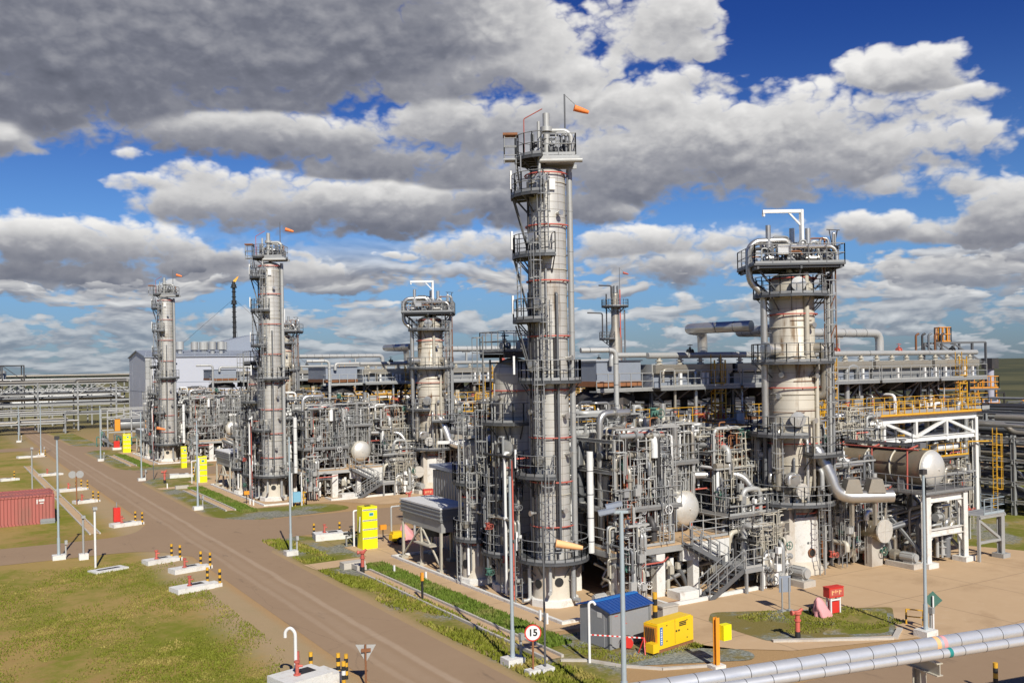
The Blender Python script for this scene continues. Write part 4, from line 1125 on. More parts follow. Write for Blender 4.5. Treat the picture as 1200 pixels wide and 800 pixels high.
AIRX = [(41.0, 48.2), (48.5, 55.7), (56.0, 63.2), (63.5, 70.7), (71.0, 77.4)]
AIRNOTE = ('nearest its rack head', 'second from the head of its row', 'in the middle of its row', 'next to last in its row', 'at the tail of its row')
def air_cooler(i):
    xa, xb = AIRX[i]; y0, y1 = 49.4, 57.0
    root = T('air_cooler', 'air cooler ' + AIRNOTE[i], 'air cooler', (xa, y0, 8.9), 'air coolers on the racks', rep=(1, 2))
    r = random.Random(40 + i); L = xb - xa
    mb = MB()
    for x in (xa + .4, xb - .4):
        for y in (y0 + .6, y1 - .6):
            mb.ibeam((x, y, 8.9), (x, y, 11.4), .2, .2, .03)
        mb.bar((x, y0 + .6, 9.2), (x, y1 - .6, 11.3), .1)
    mb.bar((xa + .4, y0 + .6, 11.2), (xa + L * .4, y0 + .6, 9.0), .16); mb.bar((xb - .4, y0 + .6, 11.2), (xa + L * .6, y0 + .6, 9.0), .16)
    mb.build('support_frame', 'steel_grey', root)
    mb = MB()
    for k in (0, 1):
        cx = xa + L * (.27 + .46 * k); cy = (y0 + y1) / 2 - 1.0
        mb.lathe((cx, cy, 0), [(1.7, 10.45), (1.55, 10.6), (1.5, 11.2)], 22)
    mb.build('fan_ring', 'steel_dark', root)
    mb = MB()
    for k in (0, 1):
        cx = xa + L * (.27 + .46 * k); cy = (y0 + y1) / 2 - 1.0
        mb.cyl((cx, cy, 9.6), (cx, cy, 10.7), .28, n=8)
        for j in range(4):
            a = j * pi / 2 + .4; mb.bar((cx, cy, 10.75), (cx + 1.4 * cos(a), cy + 1.4 * sin(a), 10.8), .22, .04)
    mb.build('fan', 'steel_dark', root)
    mb = MB(); mb.box(xa, y0 + .3, 11.15, xb, y1, 11.27)
    mb.box(xa, y0 - .9, 11.35, xb, y0 + .1, 11.40); mb.bar((xa, y0 - .9, 11.30), (xb, y0 - .9, 11.30), .08, .18)
    for q in range(4): mb.bar((xa + .5 + q * (L - 1) / 3, y0 - .85, 11.2), (xa + .5 + q * (L - 1) / 3, y0 + .3, 10.6), .08)
    mb.build('walkway', 'galv', root)
    mb = MB(); rail(mb, [(xa, y0 - .88, 11.41), (xb, y0 - .88, 11.41)], 1.1, 1.2, .03); mb.build('handrail', 'galv_pale', root)
    mb = MB(); mb.box(xa + .05, y0 + .06, 11.3, xb - .05, y1 - .1, 12.3); mb.build('plenum', 'galv' if i % 2 else 'roof_grey', root)
    mb = MB(); mb.box(xa + .02, y0 + .02, 12.3, xb - .02, y1, 12.95); mb.bar((xa, y0, 12.32), (xb, y0, 12.32), .1, .12); mb.build('tube_bundle', 'steel_dark' if i == 1 else 'galv_pale', root)
    mb = MB(); mb.box(xa + .1, y0 - .28, 12.35, xb - .1, y0 + .0, 12.92)
    mb.box(xa + .12, y0 - .30, 12.62, xb - .12, y0 - .281, 12.66); mb.build('header_box', 'alu_warm', root)
    mb = MB(); mb.tube([(xa - .2, y0 + .2, 13.55), (xb + .2, y0 + .2, 13.55)], .22, 10); mb.build('header_pipe', 'galv_pale', root)
    for k in range(4):
        x = xa + .8 + k * (L - 1.6) / 3
        mb = MB(); mb.cyl((x, y0 + .2, 12.9), (x, y0 + .2, 13.5), .13, n=8); mb.cyl((x, y0 + .2, 12.95), (x, y0 + .2, 13.05), .24, n=9); mb.cyl((x, y0 + .2, 13.14), (x, y0 + .2, 13.24), .24, n=9); mb.build('nozzle', 'cream', root)
    mb = MB(); valve(mb, (xa + L * .5, y0 + .2, 13.8), (1, 0, 0), .10, (0, 0, 1)); mb.build('valve', r.choice(('red_faded', 'black', 'red_faded')), root)
    for k in range(3):
        x = r.uniform(xa, xb); mb = MB(); mb.box(x, y0 - .8, 11.5, x + .2, y0 - .6, 12.35); mb.build('lamp_box', 'white', root)
def louvred_cooler():
    """blue-grey cooler with a black hopper-shaped plenum at the head of the rack"""
    x0, x1, y0, y1 = 37.0, 40.7, 50.2, 56.0
    root = T('hopper_cooler', 'blue grey box cooler above a black hopper', 'air cooler', (x0, y0, 8.9), 'hopper coolers of the units')
    mb = MB(); mb.box(x0, y0, 11.9, x1, y1, 13.2); mb.box(x0 - .1, y0 - .1, 13.2, x1 + .1, y1 + .1, 13.28); mb.build('tube_bundle', 'roof_grey', root)
    mb = MB(); mb.box(x0 - .05, y0 - .06, 11.55, x1 + .05, y1, 11.9); mb.build('header_box', 'rust', root)
    mb = MB(); cx, cy = (x0 + x1) / 2, (y0 + y1) / 2 - 1.2
    mb.lathe((cx, cy, 0), [(2.1, 10.35), (2.1, 10.8), (.5, 12.0)], 8, smooth=False); mb.build('plenum', 'steel_dark', root)
    mb = MB()
    for sx in (-1.3, 1.3): mb.bar((cx + sx, y0 + .3, 8.9), (cx + sx, y0 + .3, 11.6), .2); mb.bar((cx + sx * .3, y0 + .3, 8.9), (cx + sx, y0 + .3, 10.4), .2)
    mb.build('leg', 'steel_dark', root)
    mb = MB(); rail(mb, [(x0 - .6, y0 - .8, 11.3), (x1 + .4, y0 - .8, 11.3)], 1.1, 1.0); mb.box(x0 - .6, y0 - .85, 11.2, x1 + .4, y0, 11.28); mb.build('handrail', 'galv_pale', root)
    mb = MB(); mb.tube([(x1 + .2, y0 - .3, 13.6), (x0 + 1.0, y0 - .3, 13.6), (x0 + 1.0, y0 - .3, 12.9)], .18, 9); mb.build('header_pipe', 'galv_pale', root)
pipe_rack()
for i in range(5): air_cooler(i)
louvred_cooler()

# --- overhead pipes to and from the broad column
def crossover(name, what, pts, r, mat, props=()):
    root = T(name, what, 'pipe', pts[0], None)
    P = [Vector(p) for p in pts]
    mb = MB(); mb.tube(P, r, 14, bend=r * 2.6); p = mb.build('pipe', mat, root)
    mb = MB()
    for a, b in zip(P, P[1:]):
        L = (b - a).length; d = (b - a).normalized(); s = r * 3.2
        while s < L - r * 3: mb.cyl(a + d * s, a + d * (s + .05), r * 1.03, n=14); s += 1.3
    if mb.v: mb.build('jacket_seam', 'steel_grey', root)
    for x, y, z0, z1 in props:
        mb = MB(); mb.bar((x, y, z0), (x, y, z1 - r), .2); mb.bar((x - .5, y, z1 - r - .06), (x + .5, y, z1 - r - .06), .14); mb.build('support', 'galv_pale', root)
crossover('overhead_pipe', 'thick shiny vapour pipe above the cooler tops', [(44.2, 43.4, 15.3), (43.0, 48.0, 15.3), (47.5, 51.5, 15.3), (47.5, 51.5, 13.6)], .36, 'alu', ())
crossover('vapour_pipe', 'long pale vapour pipe beyond the broad column', [(47.2, 42.0, 15.2), (50, 50.6, 15.2), (66.0, 50.6, 15.2), (66.0, 50.6, 13.7)], .34, 'galv_pale', ((55, 50.6, 13.3, 15.2), (61, 50.6, 13.3, 15.2)))
crossover('transfer_pipe', 'grey transfer pipe between column and rack', [(36.0, 49.2, 6.1), (46.0, 47.6, 6.1), (60.0, 47.6, 6.1), (60.0, 50.5, 6.1)], .30, 'steel_grey', ((41, 48.4, 0, 6.1), (52, 47.6, 0, 6.1)))
crossover('condensate_pipe', 'shiny pipe with double elbow beside the drum platform', [(39.8, 44.2, 6.1), (42.4, 42.6, 6.1), (43.1, 42.0, 4.6), (44.3, 41.2, 4.2)], .24, 'alu', ((41.2, 43.3, 0, 6.1),))
crossover('gas_pipe', 'pale dropping pipe behind the silver drum', [(38.2, 47.8, 6.9), (42.5, 45.2, 6.9), (43.0, 44.9, 5.2)], .2, 'alu_warm', ((40, 46.7, 0, 6.9),))
crossover('riser_pipe', 'stout white stand pipe beside the tall column', [(30.9, 42.7, 2.6), (30.9, 42.7, 8.2)], .19, 'white')
crossover('flare_pipe', 'tall thin grey riser by the cooler row', [(36.3, 47.2, 6.0), (36.3, 47.2, 13.9), (33.9, 47.6, 13.9)], .16, 'galv_pale')
crossover('product_pipe', 'stout riser ahead of the yellow rails', [(40.7, 48.0, 3.2), (40.7, 48.0, 10.4)], .22, 'alu')

# --- white truss bridge at the tail of the rack
def truss():
    y = 47.2; xa, xb = 54.0, 73.5
    root = T('truss_bridge', 'white steel truss gangway with yellow rails', 'gangway', (xb, y, 0), 'truss gangways of the units')
    for yy in (y, y + 1.7):
        mb = MB(); mb.ibeam((xa, yy, 8.35), (xb + .2, yy, 8.35), .25, .5, .05); mb.build('top_chord', 'white', root)
        mb = MB(); mb.ibeam((xa + 4, yy, 6.75), (xb + .2, yy, 6.75), .25, .4, .05); mb.build('bottom_chord', 'white', root)
        n = 4
        for i in range(n + 1):
            x = xa + 4 + (xb - xa - 4) * i / n
            mb = MB(); mb.bar((x, yy, 6.85), (x, yy, 8.2), .24); mb.build('post', 'white', root)
            if i < n:
                x2 = xa + 4 + (xb - xa - 4) * (i + 1) / n; up = i % 2
                mb = MB(); mb.bar((x, yy, 8.15 if up else 6.9), (x2, yy, 6.9 if up else 8.15), .22); mb.build('brace', 'white', root)
        for x in (xb, xa + 4):
            mb = MB(); mb.ibeam((x, yy, 0), (x, yy, 8.2), .35, .35, .05); mb.build('column', 'white', root)
    mb = MB(); mb.box(xa, y - .4, 8.62, xb + .4, y + 2.2, 8.68); mb.build('deck', 'rust', root)
    mb = MB(); rail(mb, [(xa, y - .38, 8.68), (xb + .38, y - .38, 8.68), (xb + .38, y + 2.2, 8.68)], 1.1, .9, .030); mb.build('handrail', 'yellow', root)
    mb = MB(); ladder(mb, xa + 1.0, y - .4, 8.68, 11.0, -pi / 2, True, .8); rail(mb, [(xa - .2, y - .9, 8.68), (xa + 2.0, y - .9, 8.68)], 1.2, .35, .045); mb.build('ladder', 'yellow', root)
    mb = MB(); ladder(mb, xb + .8, y - 1.2, .1, 6.3, -pi / 2, True, .6); mb.bar((xb + .8, y - 1.0, 6.2), (xb - 1, y, 6.2), .1); mb.build('ladder', 'yellow', root)
truss()

# --- horizontal drums
def drum(name, what, x, y0, y1, z, r, mat, saddles, straps=3, sup='concrete_white', zs=0.0, pipes=True, headmat='vessel_alu', rep=(1, 2)):
    root = T(name, what, 'drum', (x, y0, zs), None, rep)
    mb = MB(); mb.lathe((x, y0, z), [(r, r * .45), (r, y1 - y0)] + dome(r, 0, y1 - y0, f=.5), 36, (0, 1, 0)); mb.build('shell', mat, root)
    mb = MB(); k = 9
    mb.lathe((x, y0 - r * .05, z), [(max(1e-3, r * sin(pi / 2 * i / k)), r * .5 * (1 - cos(pi / 2 * i / k))) for i in range(k + 1)], 30, (0, 1, 0), False); mb.lathe((x, y0 - r * .1, z), [(.06, 0), (.12, r * .1)], 10, (0, 1, 0))
    mb.build('dished_head', headmat, root)
    mb = MB(); mb.ring((x, y0 + r * .45, z), r + .01, .045, 36, 5, ax=(0, 1, 0)); 
    for i in range(straps): mb.ring((x, y0 + r * .6 + (y1 - y0 - r) * (i + 1) / (straps + .5), z), r + .02, .07, 36, 5, ax=(0, 1, 0))
    mb.build('strap', 'cream', root)
    for f in saddles:
        y = y0 + (y1 - y0) * f
        mb = MB(); mb.box(x - r * .85, y - .25, zs, x + r * .85, y + .25, z - r * .45); mb.build('saddle', sup, root)
    for i in range(3):
        y = y0 + (y1 - y0) * (.25 + .25 * i)
        mb = MB(); mb.cyl((x, y, z + r * .9), (x, y, z + r + .5), .13, n=8); mb.cyl((x, y, z + r + .5), (x, y, z + r + .6), .24, n=10); mb.build('nozzle', 'alu', root)
    return root
drum('reflux_drum', 'silver drum with domed head on concrete table', 38.1, 42.6, 49.0, 4.35, 1.02, 'vessel_alu', (.25, .75), 2, zs=2.9)
def big():
    root = drum('storage_drum', 'large tarnished strapped drum on steel frame', 54.6, 37.6, 48.0, 5.95, 1.18, 'drum_clad', (.2, .55, .9), 4, 'galv', zs=4.6, headmat='vessel_alu')
    mb = MB()
    for y in (38.8, 41.5, 44.4): mb.tube([(54.6 - 1.5, y, 4.7), (54.6 - 1.45, y, 7.2), (54.6, y, 7.5)], .06, 6)
    mb.tube([(53.15, 38.0, 7.25), (53.15, 47, 7.25)], .05, 6); mb.build('spray_pipe', 'red_faded', root)
    mb = MB(); mb.box(53.9, 39.0, 7.35, 55.3, 47.5, 7.42); rail(mb, [(53.95, 39.0, 7.42), (53.95, 47.5, 7.42)], 1.0, 1.3); mb.box(54.2, 38.6, 7.25, 54.8, 39.0, 7.6); mb.build('catwalk', 'steel_grey', root)
big()

# --- concrete table with the drum on it, its stairs
def table():
    x0, x1, y0, y1, z = 31.2, 39.6, 40.9, 49.4, 2.9
    root = T('concrete_table', 'white concrete table carrying the silver drum', 'platform', (x0, y0, 0), 'concrete tables of the units')
    mb = MB(); mb.box(x0, y0, z - .12, x1, y1, z - .02); mb.build('deck', 'g_pad', root)
    for x, w in ((x0 + .3, .35), (34.4, .62), (37.0, .45)):
        for y in (y0 + .3, 45.0, y1 - .4):
            mb = MB(); mb.box(x - w / 2, y - .25, 0, x + w / 2, y + .25, z - .4); mb.build('column', 'concrete_white', root)
    mb = MB(); mb.box(x1 - .35, y0 + .02, 0, x1 - .02, y0 + 1.8, z - .125); mb.box(36.0, y0 + .03, z - 1.1, x1 - .36, y0 + .3, z - .125); mb.build('wall', 'concrete_white', root)
    mb = MB(); mb.box(x0, y0 - .03, z - .45, 36.0, y0 + .25, z - .125); mb.box(x0 - .03, y0 + .3, z - .45, x0 + .2, y1, z - .125); mb.build('edge_beam', 'galv_pale', root)
    mb = MB(); rail(mb, [(x0 + .05, y1, z), (x0 + .05, y0 + .05, z), (35.4, y0 + .05, z)], 1.05, 1.1, .03); rail(mb, [(36.6, y0 + .05, z), (x1 - .05, y0 + .05, z), (x1 - .05, y1, z)], 1.05, 1.1, .03); mb.build('handrail', 'galv_pale', root)
    mb = MB(); mb.box(33.2, 38.9, 0, 36.6, 39.1, .2); mb.box(33.2, 39.1, 0, 33.4, 40.8, .198); mb.box(36.7, 39.0, 0, 40.6, 39.2, .2); mb.box(34.6, 39.6, 0, 36.2, 40.7, .45); mb.build('plinth', 'concrete_white', root)
    mb = MB(); mb.box(33.5, 39.12, .03, 34.55, 39.7, .06); mb.build('drip_tray', 'rust', root)
    # dark clutter under the table
    r = random.Random(77)
    for i in range(34):
        x = r.uniform(x0 + .5, x1 - .6); y = r.uniform(y0 + .5, y0 + 3.2); rr = r.choice((.05, .07, .1, .14))
        mb = MB()
        if r.random() < .6: mb.tube([(x, y, .2), (x, y, r.uniform(1.2, 2.4)), (x + r.uniform(-1, 1), y, r.uniform(.4, 2.2)), (x + r.uniform(-1, 1), y + 1, .3)], rr, 7)
        else: mb.tube([(x, y, r.uniform(.4, 2.2)), (min(x + r.uniform(1, 3), x1 - .5), y, 1.2), (min(x + 3, x1 - .5), y, .2)], rr, 7)
        mb.build('pipe', r.choice(('white', 'galv_pale', 'alu', 'cream', 'steel_grey')), root)
    for i in range(16):
        x = r.uniform(x0 + .6, x1 - .6); y = r.uniform(y0 + .3, y0 + 2.4)
        mb = MB(); valve(mb, (x, y, r.uniform(.5, 2.0)), r.choice(((1, 0, 0), (0, 0, 1))), r.uniform(.08, .14), r.choice(((0, -1, 0), (0, 0, 1)))); mb.build('valve', r.choice(('white', 'galv_pale', 'steel_grey')), root)
    for i in range(7):
        x = r.uniform(x0 + .6, 36); mb = MB(); y = y0 + r.uniform(.1, .8); z0 = r.uniform(.3, 1.5); mb.box(x, y, z0, x + r.uniform(.2, .4), y + .2, z0 + r.uniform(.3, .7)); mb.build('instrument_box', r.choice(('white', 'cream', 'galv_pale')), root)
def stairs():
    root = T('steel_stairs', 'grey steel stairs beside the concrete table', 'stairs', (38, 38.6, 0), 'steel stairs of the units')
    def flight(a, b, w):
        a = Vector(a); b = Vector(b); mb = MB()
        for k in (-1, 1): mb.bar(a + Vector((0, w / 2 * k, -.05)), b + Vector((0, w / 2 * k, -.05)), .06, .26)
        n = max(3, round(abs(a.z - b.z) / .2))
        for i in range(n):
            q = a.lerp(b, (i + .5) / n); mb.obox(q, (.14, 0, 0), (0, w / 2 - .03, 0), (0, 0, .02))
        mb.build('flight', 'steel_grey', root)
        mb = MB()
        for k in (-1, 1):
            for i in range(5):
                q = a.lerp(b, i / 4) + Vector((0, w / 2 * k, 0)); mb.bar(q, q + Vector((0, 0, 1.05)), .05)
            for h in (.55, 1.05): mb.bar(a + Vector((0, w / 2 * k, h)), b + Vector((0, w / 2 * k, h)), .045)
        mb.build('handrail', 'galv', root)
    flight((35.9, 40.4, 2.88), (38.6, 40.4, 1.42), .85)
    flight((38.6, 39.2, 1.38), (36.0, 39.2, .02), .85)
    mb = MB(); mb.box(38.6, 38.7, 1.34, 40.0, 40.86, 1.4); mb.bar((38.6, 38.7, 1.25), (40, 38.7, 1.25), .06, .2)
    for x, y in ((38.75, 38.75), (39.95, 38.75), (39.95, 40.8)): mb.bar((x, y, 0), (x, y, 1.3), .14)
    mb.build('landing', 'galv', root)
    mb = MB(); rail(mb, [(38.7, 38.72, 1.4), (39.98, 38.72, 1.4), (39.98, 40.84, 1.4)], 1.05, .6); mb.build('handrail', 'galv_pale', root)
table(); stairs()

# --- white portal frame under the big drum
def portal():
    root = T('steel_portal', 'white portal frame carrying the large drum', 'frame', (53, 37, 0), 'portal frames of the units')
    xa, xb, z = 52.7, 56.5, 4.55
    for y in (37.2, 41.0, 45.0):
        for x in (xa, xb):
            mb = MB(); mb.ibeam((x, y, .3), (x, y, z - .1), .42, .42, .06); mb.build('column', 'concrete_white', root)
            mb = MB(); mb.box(x - .5, y - .5, 0, x + .5, y + .5, .32); mb.build('footing', 'concrete_white', root)
        for zz in (4.25, 2.1):
            mb = MB(); mb.ibeam((xa + .1, y, zz), (xb - .1, y, zz), .3, .45, .05)
            for x, k in ((xa, 1), (xb, -1)):
                mb.add([(x + k * .2, y - .03, zz - .2), (x + k * .75, y - .03, zz - .2), (x + k * .2, y - .03, zz - .75), (x + k * .2, y + .03, zz - .2), (x + k * .75, y + .03, zz - .2), (x + k * .2, y + .03, zz - .75)], [(0, 1, 2), (3, 5, 4), (0, 3, 4, 1), (1, 4, 5, 2), (2, 5, 3, 0)])
            mb.build('beam', 'concrete_white', root)
    for x in (xa, xb):
        for ya, yb in ((37.2, 41.0), (41.0, 45.0)):
            mb = MB(); mb.bar((x, ya, .5), (x, yb, 3.9), .16); mb.build('brace', 'galv', root)
    mb = MB(); mb.box(xa - .5, 36.8, z, xb + .6, 47.5, z + .06); mb.build('deck', 'grating', root)
    mb = MB(); rail(mb, [(xa - .5, 47.4, z + .06), (xa - .5, 36.85, z + .06), (xb + .55, 36.85, z + .06), (xb + .55, 40, z + .06)], 1.05, 1.0); mb.build('handrail', 'galv', root)
    # lower landing on its own leg
    mb = MB(); mb.box(xb + .25, 36.2, 2.9, xb + 3.0, 37.9, 2.96)
    for p, q in (((xb + .2, 36.3, 2.8), (xb + 3, 36.3, 2.8)), ((xb + 3, 36.2, 2.8), (xb + 3, 37.9, 2.8)), ((xb + .2, 36.35, 1.2), (xb + 2.7, 36.35, 1.2)), ((xb + .3, 36.4, 2.7), (xb + 2.7, 36.4, 1.25)), ((xb + .25, 36.3, 0), (xb + .25, 36.3, 2.85))): mb.bar(p, q, .16)
    mb.ibeam((xb + 2.8, 36.4, 0), (xb + 2.8, 36.4, 2.85), .35, .35, .05); mb.box(xb + 2.4, 36.0, 0, xb + 3.2, 36.8, .3); mb.build('side_landing', 'galv_pale', root)
    mb = MB(); rail(mb, [(xb + .8, 36.25, 2.96), (xb + 3, 36.25, 2.96), (xb + 3, 37.9, 2.96)], 1.0, .7); mb.build('handrail', 'pole_blue', root)
    r = random.Random(9)
    for i in range(26):
        x = r.uniform(xa - .2, xb); y = r.uniform(37.6, 42); rr = r.choice((.08, .12, .18, .25))
        z1 = r.uniform(1.5, 3.6); mb = MB(); mb.tube([(x, y, .3), (x, y, z1), (x - r.uniform(-1.5, 1.5), y, z1), (x - 1, y + 1.5, z1 - .8)], rr, 9); mb.build('pipe', r.choice(('alu', 'alu_warm', 'galv_pale', 'steel_grey')), root)
    for i in range(10):
        mb = MB(); valve(mb, (r.uniform(xa, xb), r.uniform(37.5, 40), r.uniform(.6, 3.2)), r.choice(((1, 0, 0), (0, 0, 1))), r.uniform(.1, .17)); mb.build('valve', r.choice(('galv_pale', 'white', 'steel_grey')), root)
portal()

# --- shell-and-tube exchangers
def exchanger(what, x, y, z, r, L, ax, legs, mat='drum_clad', boots=True, rep=(1, 2)):
    ax = Vector(ax).normalized()
    root = T('heat_exchanger', what, 'heat exchanger', (x, y, 0), 'heat exchangers', rep)
    c = Vector((x, y, z)); mb = MB()
    mb.lathe(c, [(r, .12), (r, L * .3), (r * 1.04, L * .3), (r * 1.04, L * .33), (r, L * .33), (r, L)] + dome(r, 0, L), 30, ax); mb.build('shell', mat, root)
    mb = MB(); mb.lathe(c, [(.01, 0), (r * 1.15, 0), (r * 1.15, .12)], 30, ax)
    s = Vector((-ax.y, ax.x, 0)); mb.obox(c - ax * .012, ax * .012, s * r * 1.05, Vector((0, 0, .02))); mb.obox(c - ax * .012, ax * .012, s * .02, Vector((0, 0, r * 1.05))); mb.build('channel_cover', 'vessel_alu', root)
    for f in legs:
        q = c + ax * L * f; mb = MB(); mb.obox((q.x, q.y, (z - r * .6) / 2), s * r * .8, ax * .28, Vector((0, 0, (z - r * .6) / 2))); mb.build('saddle', 'concrete', root)
    for f, k in ((.12, 1), (.22, -1), (.6, 1), (.8, 1)):
        q = c + ax * L * f; mb = MB()
        mb.tube([q + Vector((0, 0, k * r * .8)), q + Vector((0, 0, k * (r + .55))), q + s * .9 + Vector((0, 0, k * (r + .55))), q + s * .9 + Vector((0, 0, k * (r + .55) - (.5 if k > 0 else 0)))], r * .3, 10)
        mb.cyl(q + Vector((0, 0, k * (r + .15))), q + Vector((0, 0, k * (r + .25))), r * .5, n=12); mb.build('nozzle', 'alu', root)
exchanger('stout bronze exchanger at the broad column foot', 50.6, 38.6, 2.3, .64, 6.0, (0, 1, 0), (.15, .7))
exchanger('small disc-covered exchanger ahead of the white skirt', 43.35, 40.0, 2.05, .52, 5.5, (.03, 1, 0), (.2, .75))
exchanger('high mounted exchanger with disc cover on column flank', 44.4, 39.6, 5.2, .42, 2.2, (0, 1, 0), (.5,), 'alu_warm')
exchanger('low long exchanger beside the pump row', 41.3, 40.2, 1.0, .36, 5.0, (0, 1, 0), (.2, .8))
exchanger('pale exchanger with round cover in the inner aisle', 33.0, 56.5, 4.2, .5, 4.0, (0, 1, 0), (.3, .8), 'alu_warm')
exchanger('upper exchanger stacked over the inner aisle', 35.6, 56.8, 6.9, .5, 4.0, (0, 1, 0), (.3, .8), 'alu')

# --- packaged cooler at the corner of the unit
def pack_cooler():
    x0, x1, y0, y1 = 27.1, 29.5, 53.6, 59.6
    root = T('louvred_cooler', 'louvred cooler with white lid on spindly legs', 'cooler', (x0, y0, 0), 'flat louvred coolers of the units')
    mb = MB(); mb.box(x0 - .05, y0 - .05, 4.0, x1 + .05, y1 + .05, 4.1); mb.build('lid', 'white', root)
    mb = MB(); mb.box(x0, y0, 3.2, x1, y1, 4.0)
    for z in (3.3, 3.55, 3.8): mb.box(x0 - .06, y0 - .06, z, x1 + .06, y1 + .06, z + .07)
    mb.build('casing', 'galv', root)
    mb = MB(); mb.box(x0 + .1, y0 + .1, 2.5, x1 - .1, y1 - .1, 3.2); mb.build('louvre_bank', 'galv_pale', root)
    mb = MB(); mb.lathe(((x0 + x1) / 2, (y0 + y1) / 2, 0), [(.9, 1.9), (1.1, 2.5)], 20); mb.build('fan_ring', 'steel_dark', root)
    for x in (x0 + .1, x1 - .1):
        for y in (y0 + .15, (y0 + y1) / 2, y1 - .15):
            mb = MB(); mb.bar((x, y, .2), (x, y, 2.5), .16); mb.box(x - .25, y - .25, 0, x + .25, y + .25, .2); mb.build('leg', 'cream', root)
    mb = MB(); mb.bar((x0 + .1, y0 + .2, .3), (x0 + .1, y0 + 2.8, 2.4), .1); mb.bar((x0 + .1, y1 - .2, .3), (x0 + .1, y1 - 2.8, 2.4), .1); mb.box(x0 - .3, y0 + 1, 1.5, x0 + .4, y0 + 3.4, 1.58); mb.build('brace', 'cream', root)
pack_cooler()
def shelter():
    x0, x1, y0, y1, z = 31.0, 34.6, 57.5, 62.4, 5.55
    root = T('cladded_shelter', 'windowless corrugated grey cladded shelter with low pitched roof', 'shelter', (x0, y0, 0), 'cladded shelters of the units')
    mb = MB(); mb.box(x0, y0, 0, x1, y1, z); mb.build('wall', 'shelter_clad', root)
    mb = MB(); mb.add([(x0 - .2, y0 - .2, z), (x1 + .2, y0 - .2, z), (x1 + .2, y1 + .2, z + .15), (x0 - .2, y1 + .2, z + .15), (x0 - .2, y0 - .2, z + .22), (x1 + .2, y0 - .2, z + .22), (x1 + .2, y1 + .2, z + .4), (x0 - .2, y1 + .2, z + .4)], [(0, 3, 2, 1), (4, 5, 6, 7), (0, 1, 5, 4), (1, 2, 6, 5), (2, 3, 7, 6), (3, 0, 4, 7)]); mb.build('roof', 'roof_grey', root)
    mb = MB(); rail(mb, [(x0, y0, z + .2), (x1, y0, z + .2)], 1.0, .6); mb.build('handrail', 'galv', root)
shelter()
def hoist():
    root = T('hoist_gantry', 'white lifting gantry beside a stout grey post', 'gantry', (30.4, 52.8, 0), 'hoist gantries of the units')
    mb = MB(); mb.cyl((31.2, 56.2, 0), (31.2, 56.2, 8.4), .33, n=14); mb.build('post', 'pole_blue', root)
    mb = MB(); mb.bar((29.6, 53.0, 2), (29.6, 53.0, 8.3), .2); mb.bar((29.6, 53.0, 8.2), (27.4, 54.4, 8.2), .2); mb.bar((29.6, 53.0, 7.2), (28.6, 53.6, 8.1), .12); mb.build('boom', 'white', root)
hoist()

